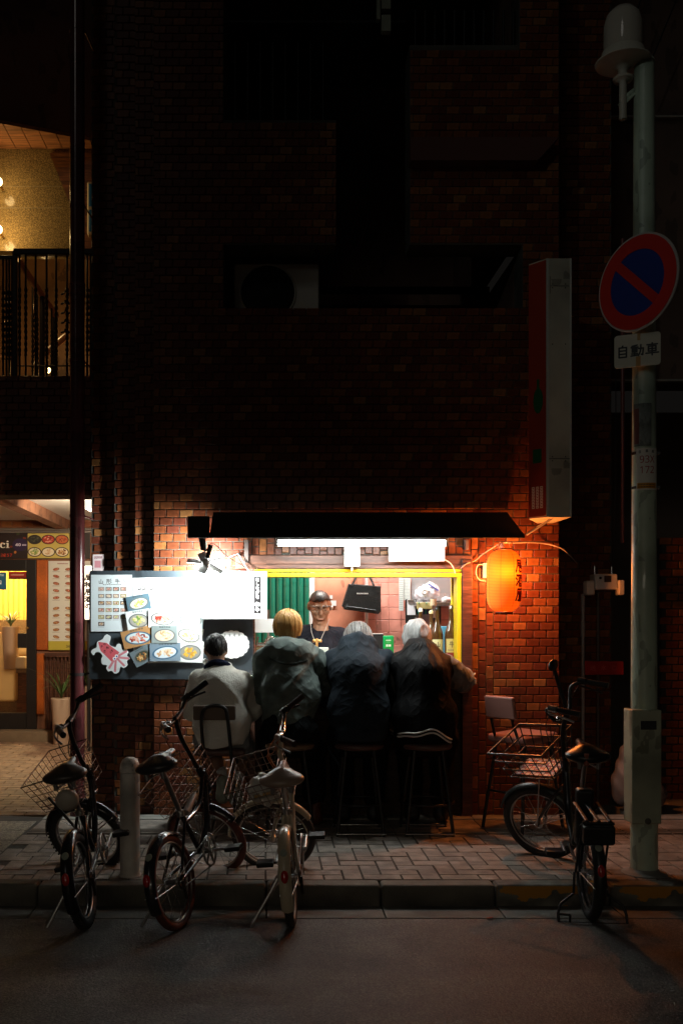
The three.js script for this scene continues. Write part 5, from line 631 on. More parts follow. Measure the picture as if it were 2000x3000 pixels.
  { const z = -0.1, t = thing('payment_terminal', 'upright green payment card stand on the counter', 'terminal', [PX(1137, z), cy, z]); part(t, 'body', rbox(PX(1122, z), PX(1153, z), cy, PY(1862, z), z - 0.03, z, 0.008), M(0.0, 0.3, 0.08, { roughness: 0.35 })); part(t, 'print', panel(0.056, 0.09, 0.002, PX(1137, z), PY(1890, z), z + 0.003), print(96, 150, (c, w, h) => { c.fillStyle = '#0c8c34'; c.fillRect(0, 0, w, h); c.fillStyle = '#d8f0dc'; c.fillRect(16, 12, 62, 8); scribble(c, 22, 34, 50, 8, '#a8dcb0', 5); c.fillStyle = '#c8d8c8'; c.fillRect(18, 66, 26, 26); c.fillRect(52, 66, 26, 26); }));
    solo('till_box', 'black box with papers on the counter beside the green stand', 'box', [rbox(PX(1086, -0.2), PX(1123, -0.2), cy, PY(1858, -0.2), -0.28, -0.2, 0.004)], black); solo('till_papers', 'loose papers on top of the black counter box', 'paper', [rbox(PX(1088, -0.2), PX(1122, -0.2), PY(1858, -0.2) + 0.0005, PY(1856, -0.2), -0.28, -0.19, 0.001, 1)], M(0.4, 0.4, 0.38));
    solo('serving_tray', 'pale upright tray on the counter between two customers', 'tray', rbox(PX(918, 0.02), PX(962, 0.02), counterY, PY(1897, 0.02), -0.04, 0.02, 0.006), M(0.66, 0.7, 0.6, { roughness: 0.2 }));
    const zt = -0.12, tp = thing('tap', 'curved chrome tap at the left end of the counter', 'tap', [PX(775, zt), cy, zt]); part(tp, 'spout', tube([V(PX(780, zt), cy, zt), P(776, 1890, zt), P(782, 1872, zt), P(795, 1866, zt), P(806, 1876, zt)], 0.008, 20, 8), chrome); part(tp, 'base', [rbox(PX(751, zt), PX(776, zt), PY(1892, zt), PY(1883, zt), zt - 0.02, zt + 0.02, 0.006), rod(P(752, 1893, zt), P(756, 1866, zt), 0.006)], chrome);
    solo('chopping_board', 'pale wooden board standing at the left end of the counter', 'board', rbox(PX(749, -0.1), PX(775, -0.1), counterY + 0.076, PY(1895, -0.1), -0.13, -0.1, 0.004), M(0.8, 0.65, 0.35, { map: rep(T.wood, 2) }));
    solo('drinking_glass', 'low clear glass on the counter edge beside the boy', 'glass', lathe([[0, 0], [0.026, 0], [0.03, 0.05], [0.028, 0.05], [0.024, 0.005], [0, 0.005]], PX(742, 0.12), counterY, 0.12, 18), new THREE.MeshPhysicalMaterial({ color: 0xffffff, transmission: 1, roughness: 0.05, thickness: 0 })); }
}
// ---------------------------------------------------------------- people
const hash3 = (x, y, z) => hash2(x + z * 57, y + z * 131);
function noise3(x, y, z) { const xi = Math.floor(x), yi = Math.floor(y), zi = Math.floor(z), s = (t) => t * t * (3 - 2 * t), u = s(x - xi), v = s(y - yi), w = s(z - zi), l = (a, b, t) => a + (b - a) * t, c = (i, j, k) => hash3(xi + i, yi + j, zi + k); return l(l(l(c(0, 0, 0), c(1, 0, 0), u), l(c(0, 1, 0), c(1, 1, 0), u), v), l(l(c(0, 0, 1), c(1, 0, 1), u), l(c(0, 1, 1), c(1, 1, 1), u), v), w); }
const ridge = (x, y, z) => 1 - Math.abs(2 * noise3(x, y, z) - 1);
const folds = (amp, f = 9, dir = 0.6) => (x, y, z) => amp * (1.2 - ridge(x * f + y * f * dir + 31, y * f * 0.55 - x * f * 0.4 + 17, z * f * 0.7 + 5) - 0.55 * ridge(x * f * 2.1 - y * f + 3, y * f * 1.3 + 9, z * f * 1.6) - 0.2 * Math.pow(ridge(x * f * 3.4 + y * f * 2.6, y * f * 3.1 - x * f * 1.5 + 4, z * f * 2.4), 2));
const creaseA = rep(T.crease, 1.3), creaseB = rep(T.crease, 2);
const skinM = M(0.56, 0.3, 0.19, { roughness: 0.5, map: rep(T.fabric, 1) });
const limb = (pts, rs) => { const out = []; for (let i = 0; i + 1 < pts.length; i++) out.push(capsule(pts[i], pts[i + 1], rs[i], rs[i + 1])); return out; };
function hand(w, dir, side) { // palm, four unequal bent fingers, thumb from the side of the palm
  const f = dir.clone().normalize(), up = V(0, 1, 0), s = new THREE.Vector3().crossVectors(f, up).normalize().multiplyScalar(side), out = [capsule(w, w.clone().addScaledVector(f, 0.06), 0.026, 0.03)];
  [0.9, 1, 0.94, 0.74].forEach((k, i) => { const a = w.clone().addScaledVector(f, 0.07).addScaledVector(s, (i - 1.5) * 0.019), b = a.clone().addScaledVector(f, 0.038 * k).addScaledVector(up, -0.006), c = b.clone().addScaledVector(f, 0.026 * k).addScaledVector(up, -0.022); out.push(capsule(a, b, 0.0105, 0.0095), capsule(b, c, 0.0095, 0.008)); });
  const a = w.clone().addScaledVector(f, 0.022).addScaledVector(s, -0.026), b = a.clone().addScaledVector(f, 0.03).addScaledVector(s, -0.022), c = b.clone().addScaledVector(f, 0.024).addScaledVector(s, 0.002); out.push(capsule(a, b, 0.013, 0.011), capsule(b, c, 0.011, 0.009)); return out;
}
function headPrims(c, s, q, ears = true) { // c: centre of the skull; s: size; q: how the head is turned; the face looks along -z before q
  const at = (x, y, z) => V(x * s, y * s, z * s).applyQuaternion(q).add(c), out = [ellip(c, 0.074 * s, 0.1 * s, 0.094 * s, q), ellip(at(0, -0.055, -0.028), 0.056 * s, 0.072 * s, 0.062 * s, q), capsule(at(0, -0.005, -0.09), at(0, -0.038, -0.106), 0.009 * s, 0.013 * s), capsule(at(-0.03, 0.02, -0.079), at(0.03, 0.02, -0.079), 0.011 * s, 0.011 * s), capsule(at(-0.02, -0.076, -0.082), at(0.02, -0.076, -0.082), 0.009 * s), ellip(at(0, -0.115, -0.066), 0.024 * s, 0.018 * s, 0.02 * s, q)];
  if (ears) for (const k of [-1, 1]) out.push(ellip(at(0.077 * k, -0.012, 0.008), 0.011 * s, 0.031 * s, 0.019 * s, q));
  return out;
}
const bounds = (pts, m) => { const b = new THREE.Box3().setFromPoints(pts); return [b.min.addScalar(-m), b.max.addScalar(m)]; };
function hairNet(c, s, q, o) { // cap of hair with strands running down from the crown
  const m = q.clone().invert(), v = V(0, 0, 0), e = ellip(c, (0.078 + o.t) * s, (0.104 + o.t) * s, (0.098 + o.t) * s, q);
  const f = (x, y, z) => { v.set(x - c.x, y - c.y, z - c.z).applyQuaternion(m).divideScalar(s); const a = Math.atan2(v.x, v.z - (o.crown ?? 0.02)); const cut = v.z > 0 ? (o.ear ?? -0.03) + (o.back - (o.ear ?? -0.03)) * clamp(v.z / 0.085) - v.y : o.front - v.y + Math.max(0, -v.z - 0.02) * (o.slope ?? 1.4); const st = o.amp * (ridge(a * o.freq + 20, v.y * 9 + 4, 3) - 0.5) + o.amp * 0.6 * (noise3(a * o.freq * 2.6, v.y * 16, 7) - 0.5); return Math.max(e(x, y, z) - st * s, (cut + 0.018 * (noise3(a * 7, 1, 2) - 0.5)) * s); };
  const g = net(f, c.clone().addScalar(-0.17 * s), c.clone().addScalar(0.17 * s), o.cell ?? 0.0055, 4), p = g.attributes.position, col = new Float32Array(p.count * 3);
  for (let i = 0; i < p.count; i++) { v.set(p.getX(i) - c.x, p.getY(i) - c.y, p.getZ(i) - c.z).applyQuaternion(m).divideScalar(s); const a = Math.atan2(v.x, v.z - 0.02), k = 0.55 + 0.9 * noise3(a * o.freq * 2, v.y * 6, 11); for (let j = 0; j < 3; j++) col[i * 3 + j] = o.col[j] * k; }
  g.setAttribute('color', new THREE.BufferAttribute(col, 3)); return g;
}
function strands(c, s, q, n, o) { // loose hair lying over the cap, each strand from the crown towards the hairline
  const out = [], e = (a, b, k) => V(Math.sin(a) * Math.sin(b) * (0.079 + o.t) * k, Math.cos(b) * (0.105 + o.t) * k, (Math.cos(a) * Math.sin(b)) * (0.099 + o.t) * k).multiplyScalar(s).applyQuaternion(q).add(c);
  for (let i = 0; i < n; i++) { const a = hash2(i, 71) * 6.2832, front = Math.cos(a) < -0.2, b0 = 0.1 + 0.5 * hash2(i, 72), b1 = front ? 1.2 : (o.side ?? 1.9) + (o.end - (o.side ?? 1.9)) * clamp(Math.cos(a) / 0.75) - 0.2 * hash2(i, 73), pts = []; if (b1 - b0 < 0.3) continue; const st = o.short ? b0 + (b1 - b0) * hash2(i, 76) : b0, en = o.short ? Math.min(b1, st + o.short) : b1; for (let k = 0; k <= 5; k++) { const u = k / 5; pts.push(e(a + (hash2(i, 74) - 0.5) * 0.35 * u, st + (en - st) * u, 1.0 + o.lift * (0.3 + 0.7 * hash2(i, 75)) * (o.short ? u : Math.sin(u * 2.6)))); } out.push(new THREE.TubeGeometry(new THREE.CatmullRomCurve3(pts), 6, 0.0019 * s, 4, false)); }
  return out;
}
const hairM = M(1, 1, 1, { vertexColors: true, roughness: 0.42 });
const cloth = (r, g, b, o = {}) => M(r, g, b, { roughness: 0.9, specularIntensity: 0.25, map: rep(T.fabric, 2.5), bumpMap: creaseA, bumpScale: 0.009, ...o });
const turn = (p, y = 0, r = 0) => new THREE.Quaternion().setFromEuler(new THREE.Euler(p, y, r, 'YXZ'));
const D2 = (g, f, o) => { const d0 = union(g, o?.k ?? 0.06), da = o?.arms ? union(o.arms, 0.03) : null, d = da ? (x, y, z) => smin(d0(x, y, z), da(x, y, z), 0.022) : d0, hem = o?.hem, neck = o?.neck; return (x, y, z) => { let v = d(x, y, z); if (v < 0.06 && v > -0.06 && f) v += f(x, y, z); if (hem !== undefined) v = Math.max(v, (typeof hem === 'function' ? hem(x, z) : hem) - y); if (neck) v = Math.max(v, neck(x, y, z)); return v; }; };
// ---- a boy in a pale fleece
{
  const t = thing('person', 'boy in a pale fleece seen from behind on the first seat by the menu board', 'person', [PX(645, 0.45), SW, 0.45]), z = 0.42;
  const pel = P(648, 2150, 0.5), ch = P(650, 2020, 0.44), nk = P(638, 1955, 0.4), hd = P(632, 1900, 0.37), sL = P(584, 1996, 0.42), sR = P(712, 1996, 0.42), eL = P(562, 2078, 0.32), eR = P(736, 2078, 0.32), wL = P(606, 2040, 0.17), wR = P(700, 2040, 0.17), hL = P(612, 2168, 0.44), hR = P(690, 2168, 0.44), kL = P(604, 2192, 0.16), kR = P(712, 2196, 0.16), aL = P(652, 2288, 0.3), aR = P(692, 2305, 0.28), q = turn(-0.12, 0.1);
  const body = [...headPrims(hd, 0.93, q), capsule(hd, nk, 0.045, 0.05), ...limb([nk, ch, pel], [0.05, 0.1, 0.1]), ...limb([sL, eL, wL], [0.045, 0.035, 0.025]), ...limb([sR, eR, wR], [0.045, 0.035, 0.025]), ...hand(wL, V(0.2, 0.1, -1), -1), ...hand(wR, V(-0.2, 0.1, -1), 1), ...limb([hL, kL, P(632, 2232, 0.24), aL, P(656, 2320, 0.2)], [0.075, 0.05, 0.05, 0.03, 0.026]), ...limb([hR, kR, P(704, 2245, 0.22), aR, P(690, 2330, 0.18)], [0.075, 0.05, 0.05, 0.03, 0.026])];
  const [lo, hi] = bounds([hd, pel, eL, eR, wL, wR, kL, kR, aL, aR, P(656, 2320, 0.2), P(690, 2330, 0.18)], 0.16);
  part(t, 'body', net(union(body, 0.018), lo, hi, 0.0105), skinM);
  const fl = [...limb([P(640, 1975, 0.41), ch, pel], [0.085, 0.155, 0.155]), ellip(P(650, 2110, 0.48), 0.195, 0.14, 0.16), ellip(P(650, 2010, 0.46), 0.19, 0.1, 0.12)];
  part(t, 'fleece', net(D2(fl, folds(0.02, 6.5, 0.9), { k: 0.07, arms: [...limb([sL, eL, wL], [0.078, 0.072, 0.04]), ...limb([sR, eR, wR], [0.078, 0.072, 0.04])], hem: (x) => PY(2183, 0.5) + 0.012 * Math.sin(x * 23) }), ...bounds([P(640, 1940, 0.4), pel, eL, eR, wL, wR], 0.2), 0.0105), M(0.8, 0.78, 0.7, { roughness: 1, bumpMap: rep(T.fleece, 5), bumpScale: 0.004, sheen: 0.4, sheenRoughness: 0.9 }));
  part(t, 'collar', [tube([P(606, 1958, 0.42), P(622, 1944, 0.48), P(645, 1942, 0.49), P(664, 1950, 0.45), P(668, 1958, 0.38)], 0.026, 24, 10)], cloth(0.015, 0.022, 0.06), 'navy collar'); part(t, 'hood_edge', ball(PX(668, 0.36), PY(1950, 0.36), 0.36, 0.024, 1.2, 1, 1), white); part(t, 'face_mask', ball(PX(600, 0.36), PY(1938, 0.36), 0.34, 0.018, 1, 1.1, 1), white);
  part(t, 'hair', hairNet(hd, 0.93, q, { t: 0.005, amp: 0.01, freq: 9, back: -0.066, front: 0.03, ear: 0.026, col: [0.02, 0.018, 0.018], slope: 0.6 }), hairM); part(t, 'hair_strands', strands(hd, 0.93, q, 420, { t: 0.004, end: 2.0, side: 1.4, lift: 0.06, short: 0.35 }), M(0.025, 0.022, 0.022, { roughness: 0.4 }));
  part(t, 'shorts', net(D2([capsule(hL, P(606, 2186, 0.22), 0.098, 0.088), capsule(hR, P(708, 2188, 0.22), 0.098, 0.088), capsule(hL, hR, 0.1, 0.1)], folds(0.008, 10), { k: 0.03 }), ...bounds([hL, hR, P(606, 2186, 0.22), P(708, 2188, 0.22)], 0.15), 0.011), cloth(0.5, 0.55, 0.56));
  for (const [a, b] of [[P(646, 2262, 0.27), P(655, 2300, 0.28)], [P(697, 2272, 0.25), P(691, 2312, 0.26)]]) part(t, 'sock', net(union([capsule(a, b, 0.045, 0.038)], 0.01), ...bounds([a, b], 0.06), 0.008), M(0.8, 0.8, 0.78, { roughness: 0.95 }));
  for (const [a, b] of [[aL, P(656, 2320, 0.2)], [aR, P(690, 2330, 0.18)]]) { const y = Math.min(a.y, b.y); part(t, 'shoe', net(union([capsule(V(a.x, y - 0.015, a.z + 0.01), V(b.x, y - 0.02, b.z - 0.04), 0.045, 0.04), capsule(a, V(a.x, y, a.z), 0.043)], 0.03), ...bounds([a, b, V(b.x, y, b.z - 0.04)], 0.08), 0.009), M(0.35, 0.38, 0.3, { roughness: 0.8 })); }
}
// ---- a customer with blond hair in an olive jacket
{
  const t = thing('person', 'customer with short blond hair and grey green hooded jacket, between boy and bowed customer', 'person', [PX(845, 0.47), SW, 0.47]);
  const pel = P(846, 2135, 0.52), ch = P(846, 1990, 0.45), nk = P(842, 1890, 0.38), hd = P(842, 1836, 0.35), sL = P(778, 1935, 0.43), sR = P(914, 1935, 0.42), eL = P(766, 2035, 0.34), eR = P(950, 2000, 0.28), wL = P(806, 1985, 0.08), wR = P(925, 1975, 0.05), hL = P(808, 2165, 0.46), hR = P(884, 2165, 0.46), kL = P(800, 2185, 0.12), kR = P(916, 2195, 0.12), aL = P(800, 2352, 0.2), aR = P(921, 2345, 0.3), q = turn(-0.06, 0.03);
  const fL = P(800, 2386, 0.04), fR = P(924, 2392, 0.14);
  const body = [...headPrims(hd, 1, q), capsule(hd, nk, 0.05, 0.055), ...limb([nk, ch, pel], [0.055, 0.13, 0.13]), ...limb([sL, eL, wL], [0.055, 0.042, 0.03]), ...limb([sR, eR, wR], [0.055, 0.042, 0.03]), ...hand(wL, V(0.3, 0, -1), -1), ...hand(wR, V(-0.3, 0, -1), 1), ...limb([hL, kL, aL, fL], [0.09, 0.06, 0.036, 0.03]), ...limb([hR, kR, aR, fR], [0.09, 0.06, 0.036, 0.03])];
  part(t, 'body', net(union(body, 0.018), ...bounds([hd, pel, eL, eR, wL, wR, kL, kR, fL, fR], 0.17), 0.012), skinM);
  const hoodC = P(850, 1915, 0.5), jk = [...limb([P(843, 1905, 0.4), ch, pel], [0.1, 0.175, 0.165]), ellip(P(846, 2040, 0.5), 0.205, 0.17, 0.15), ellip(hoodC, 0.165, 0.085, 0.085, turn(0.2, 0, -0.12)), ...limb([P(785, 1912, 0.44), P(800, 1898, 0.48), P(846, 1892, 0.5), P(895, 1899, 0.47), P(925, 1918, 0.42)], [0.03, 0.034, 0.036, 0.034, 0.03])];
  part(t, 'jacket', net(D2(jk, folds(0.026, 6.2, -0.8), { k: 0.05, arms: [...limb([sL, eL, wL], [0.09, 0.08, 0.05]), ...limb([sR, eR, wR], [0.092, 0.086, 0.05])], hem: (x, z) => PY(2118, 0.5) + 0.05 * Math.sin((x - 0.15) * 11) + (x > 0.29 ? -0.03 : 0) }), ...bounds([P(842, 1870, 0.4), pel, eL, eR, wL, wR], 0.25), 0.0105), cloth(0.2, 0.25, 0.23, { roughness: 0.75 }));
  part(t, 'hood_seam', [tube([P(790, 1930, 0.57), P(840, 1945, 0.6), P(900, 1935, 0.57)], 0.006, 24, 6)], cloth(0.1, 0.13, 0.12));
  part(t, 'shirt', net(D2([...limb([ch, pel], [0.15, 0.16]), ellip(P(848, 2140, 0.52), 0.19, 0.1, 0.15)], folds(0.01, 9), { k: 0.05, hem: PY(2168, 0.5) }), ...bounds([P(846, 2060, 0.5), pel], 0.24), 0.013), cloth(0.015, 0.018, 0.02));
  part(t, 'hair', hairNet(hd, 1.0, q, { t: 0.015, amp: 0.016, freq: 8, back: -0.078, front: 0.0, ear: -0.03, col: [0.5, 0.25, 0.065], crown: 0.03, slope: 0.9, cell: 0.005 }), hairM); part(t, 'hair_strands', strands(hd, 1, q, 260, { t: 0.017, end: 2.3, lift: 0.05 }), M(0.5, 0.27, 0.08, { roughness: 0.42 }));
  part(t, 'trousers', net(D2([...limb([hL, kL, P(800, 2330, 0.2)], [0.115, 0.085, 0.075]), ...limb([hR, kR, P(920, 2325, 0.28)], [0.115, 0.09, 0.08]), capsule(hL, hR, 0.12, 0.12)], folds(0.012, 8), { k: 0.03 }), ...bounds([hL, hR, kL, kR, aL, aR], 0.17), 0.012), cloth(0.02, 0.022, 0.026));
  for (const [a, f] of [[aL, fL], [aR, fR]]) part(t, 'shoe', net((() => { const s = union([capsule(V(a.x, SW + 0.05, a.z + 0.02), V(f.x, SW + 0.045, f.z - 0.03), 0.05, 0.045), capsule(V(a.x, a.y - 0.02, a.z), V(a.x, SW + 0.06, a.z), 0.045)], 0.03); return (x, y, z) => Math.max(s(x, y, z), SW + 0.002 - y); })(), V(a.x - 0.12, SW - 0.03, f.z - 0.15), V(a.x + 0.12, a.y + 0.1, a.z + 0.13), 0.01), M(0.12, 0.03, 0.012, { roughness: 0.5 }));
}
// ---- a bowed customer in a dark hooded top
{
  const t = thing('person', 'bowed customer with grey streaked hair and dark navy hooded top', 'person', [PX(1050, 0.47), SW, 0.47]);
  const pel = P(1050, 2135, 0.54), ch = P(1049, 1985, 0.46), ub = P(1048, 1925, 0.38), nk = P(1048, 1890, 0.3), hd = P(1048, 1872, 0.2), sL = P(981, 1940, 0.38), sR = P(1119, 1940, 0.38), eL = P(966, 2040, 0.22), eR = P(1134, 2040, 0.22), wL = P(1010, 1985, 0.02), wR = P(1090, 1985, 0.02), hL = P(1012, 2160, 0.48), hR = P(1088, 2160, 0.48), kL = P(1000, 2180, 0.14), kR = P(1100, 2180, 0.14), aL = P(1005, 2352, 0.2), aR = P(1095, 2352, 0.2), fL = P(1002, 2386, 0.05), fR = P(1098, 2386, 0.05), q = turn(-0.75, 0);
  part(t, 'body', net(union([...headPrims(hd, 1, q), capsule(hd, nk, 0.05, 0.058), ...limb([nk, ub, ch, pel], [0.058, 0.1, 0.14, 0.14]), ...limb([sL, eL, wL], [0.055, 0.042, 0.03]), ...limb([sR, eR, wR], [0.055, 0.042, 0.03]), ...hand(wL, V(0.4, 0, -1), -1), ...hand(wR, V(-0.4, 0, -1), 1), ...limb([hL, kL, aL, fL], [0.09, 0.06, 0.036, 0.03]), ...limb([hR, kR, aR, fR], [0.09, 0.06, 0.036, 0.03])], 0.018), ...bounds([hd, pel, eL, eR, wL, wR, kL, kR, fL, fR], 0.17), 0.012), skinM);
  const jk = [...limb([nk, ub, ch, pel], [0.085, 0.13, 0.18, 0.18]), ellip(P(1049, 1960, 0.44), 0.2, 0.11, 0.13), ellip(P(1049, 2080, 0.52), 0.215, 0.17, 0.16), ellip(P(1048, 1900, 0.4), 0.12, 0.045, 0.07, turn(0.5)), ...limb([P(998, 1902, 0.34), P(1015, 1878, 0.38), P(1048, 1871, 0.4), P(1085, 1879, 0.38), P(1100, 1902, 0.34)], [0.025, 0.028, 0.03, 0.028, 0.025])];
  part(t, 'hooded_top', net(D2(jk, folds(0.016, 6.5, 0.15), { k: 0.05, arms: [...limb([sL, eL, wL], [0.094, 0.084, 0.05]), ...limb([sR, eR, wR], [0.094, 0.084, 0.05])], hem: PY(2165, 0.5) }), ...bounds([nk, pel, eL, eR, wL, wR, P(1048, 1866, 0.4)], 0.24), 0.011), cloth(0.03, 0.042, 0.055));
  part(t, 'hair', hairNet(hd, 1.02, q, { t: 0.016, amp: 0.016, freq: 8, back: -0.075, front: 0.0, col: [0.11, 0.1, 0.095], slope: 0.9, cell: 0.005 }), hairM); part(t, 'hair_strands', strands(hd, 1.02, q, 220, { t: 0.017, end: 2.2, lift: 0.05 }), M(0.16, 0.15, 0.14, { roughness: 0.45 }));
  part(t, 'trousers', net(D2([...limb([hL, kL, P(1005, 2335, 0.2)], [0.12, 0.09, 0.075]), ...limb([hR, kR, P(1095, 2335, 0.2)], [0.12, 0.09, 0.075]), capsule(hL, hR, 0.125, 0.125), ellip(pel, 0.175, 0.14, 0.16)], folds(0.01, 8), { k: 0.03 }), ...bounds([hL, hR, kL, kR, aL, aR, pel], 0.19), 0.013), cloth(0.012, 0.013, 0.016));
  for (const [a, f] of [[aL, fL], [aR, fR]]) part(t, 'shoe', net((() => { const s = union([capsule(V(a.x, SW + 0.05, a.z + 0.02), V(f.x, SW + 0.045, f.z - 0.03), 0.05, 0.045), capsule(V(a.x, a.y - 0.02, a.z), V(a.x, SW + 0.06, a.z), 0.045)], 0.03); return (x, y, z) => Math.max(s(x, y, z), SW + 0.002 - y); })(), V(a.x - 0.12, SW - 0.03, f.z - 0.15), V(a.x + 0.12, a.y + 0.1, a.z + 0.13), 0.011), M(0.02, 0.02, 0.02, { roughness: 0.6 }));
}
// ---- a customer in a white hood and black varsity jacket
{
  const t = thing('person', 'customer in a white hood and black leather jacket with grey sleeves', 'person', [PX(1235, 0.47), SW, 0.47]);
  const pel = P(1246, 2135, 0.54), ch = P(1238, 1985, 0.46), ub = P(1228, 1925, 0.4), nk = P(1222, 1895, 0.33), hd = P(1219, 1862, 0.28), sL = P(1165, 1948, 0.4), sR = P(1302, 1950, 0.4), eL = P(1142, 2010, 0.24), eR = P(1350, 1990, 0.26), wL = P(1180, 1985, 0.03), wR = P(1310, 1985, 0.03), hL = P(1208, 2160, 0.48), hR = P(1284, 2160, 0.48), kL = P(1196, 2180, 0.14), kR = P(1296, 2180, 0.14), aL = P(1205, 2352, 0.2), aR = P(1290, 2352, 0.2), fL = P(1202, 2386, 0.05), fR = P(1292, 2386, 0.05), q = turn(-0.45, 0.05);
  part(t, 'body', net(union([...headPrims(hd, 0.95, q, false), capsule(hd, nk, 0.05, 0.058), ...limb([nk, ub, ch, pel], [0.058, 0.1, 0.13, 0.13]), ...limb([sL, eL, wL], [0.05, 0.04, 0.03]), ...limb([sR, eR, wR], [0.05, 0.04, 0.03]), ...hand(wL, V(0.4, 0, -1), -1), ...hand(wR, V(-0.4, 0, -1), 1), ...limb([hL, kL, aL, fL], [0.09, 0.06, 0.036, 0.03]), ...limb([hR, kR, aR, fR], [0.09, 0.06, 0.036, 0.03])], 0.018), ...bounds([hd, pel, eL, eR, wL, wR, kL, kR, fL, fR], 0.17), 0.012), skinM);
  part(t, 'hood', net(D2([ellip(hd.clone().add(V(0, 0.006, 0.012)), 0.089, 0.11, 0.103, q), capsule(hd, nk, 0.076, 0.07)], (x, y, z) => 0.016 * (1.1 - ridge(x * 15 + y * 12, y * 11 - x * 14, z * 8 + 2)) - 0.009, { k: 0.05, hem: PY(1902, 0.33) }), ...bounds([hd, nk], 0.17), 0.007), M(0.5, 0.485, 0.47, { roughness: 0.95, map: rep(T.fabric, 4), bumpMap: creaseB, bumpScale: 0.004 }), 'white hood');
  const hemY = (x) => { const u = (x - PX(1240, 0.62)) / 0.2; return PY(2148, 0.62) - 0.075 * u * u + 0.012 * Math.sin(x * 31); };
  const torso = [...limb([nk, ub, ch, pel], [0.08, 0.13, 0.175, 0.185]), ellip(P(1232, 1950, 0.44), 0.195, 0.1, 0.12), ellip(P(1242, 2100, 0.52), 0.22, 0.17, 0.17), capsule(sL, sR, 0.075, 0.075)];
  part(t, 'jacket_body', net(D2(torso, (x, y, z) => 0.016 * (1.15 - ridge(x * 11 + 4, y * 2.6, z * 8 + 3) - 0.4 * ridge(x * 25, y * 6, z * 14)), { k: 0.05, hem: hemY }), ...bounds([nk, pel, sL, sR], 0.25), 0.0105), M(0.014, 0.014, 0.015, { roughness: 0.55, specularIntensity: 0.14, map: rep(T.fabric, 2), bumpMap: creaseA, bumpScale: 0.007 }), 'black leather jacket body');
  for (const p of [[sL, eL, wL], [sR, eR, wR]]) part(t, 'sleeve', net(D2(limb(p, [0.084, 0.083, 0.05]), folds(0.014, 9, 0.5), { k: 0.03 }), ...bounds(p, 0.12), 0.009), cloth(0.3, 0.32, 0.31), 'grey sleeve');
  part(t, 'jacket_collar', tube([P(1192, 1900, 0.36), P(1205, 1890, 0.42), P(1228, 1886, 0.44), P(1250, 1892, 0.42), P(1262, 1902, 0.36)], 0.02, 24, 10), M(0.5, 0.48, 0.46, { roughness: 0.9 })); part(t, 'back_seam', tube([P(1226, 1896, 0.52), P(1229, 1920, 0.545), P(1231, 1948, 0.575)], 0.0025, 16, 5), blackMatte);
  const surf = (x, dy) => { const y = hemY(x) + dy, f = D2(torso, null, { k: 0.05 }); let zz = 0.95; while (zz > 0.2 && f(x, y, zz) > 0) zz -= 0.004; return V(x, y, zz + 0.004); };
  for (const dy of [0.006, 0.028]) { const pts = []; for (let i = 0; i <= 16; i++) { const x = PX(1246, 0.62) - 0.19 + i * 0.38 / 16; pts.push(surf(x, dy)); } part(t, 'hem_stripe', tube(pts, 0.006, 60, 6), M(0.75, 0.74, 0.7, { roughness: 0.8 }), 'white hem stripe'); }
  part(t, 'trousers', net(D2([...limb([hL, kL, P(1205, 2335, 0.2)], [0.12, 0.09, 0.075]), ...limb([hR, kR, P(1290, 2335, 0.2)], [0.12, 0.09, 0.075]), capsule(hL, hR, 0.125, 0.125), ellip(pel, 0.185, 0.14, 0.16)], folds(0.01, 8), { k: 0.03 }), ...bounds([hL, hR, kL, kR, aL, aR, pel], 0.19), 0.013), cloth(0.012, 0.012, 0.013));
  for (const [a, f] of [[aL, fL], [aR, fR]]) part(t, 'shoe', net((() => { const s = union([capsule(V(a.x, SW + 0.05, a.z + 0.02), V(f.x, SW + 0.045, f.z - 0.03), 0.05, 0.045), capsule(V(a.x, a.y - 0.02, a.z), V(a.x, SW + 0.06, a.z), 0.045)], 0.03); return (x, y, z) => Math.max(s(x, y, z), SW + 0.002 - y); })(), V(a.x - 0.12, SW - 0.03, f.z - 0.15), V(a.x + 0.12, a.y + 0.1, a.z + 0.13), 0.011), M(0.02, 0.02, 0.02, { roughness: 0.6 }));
}
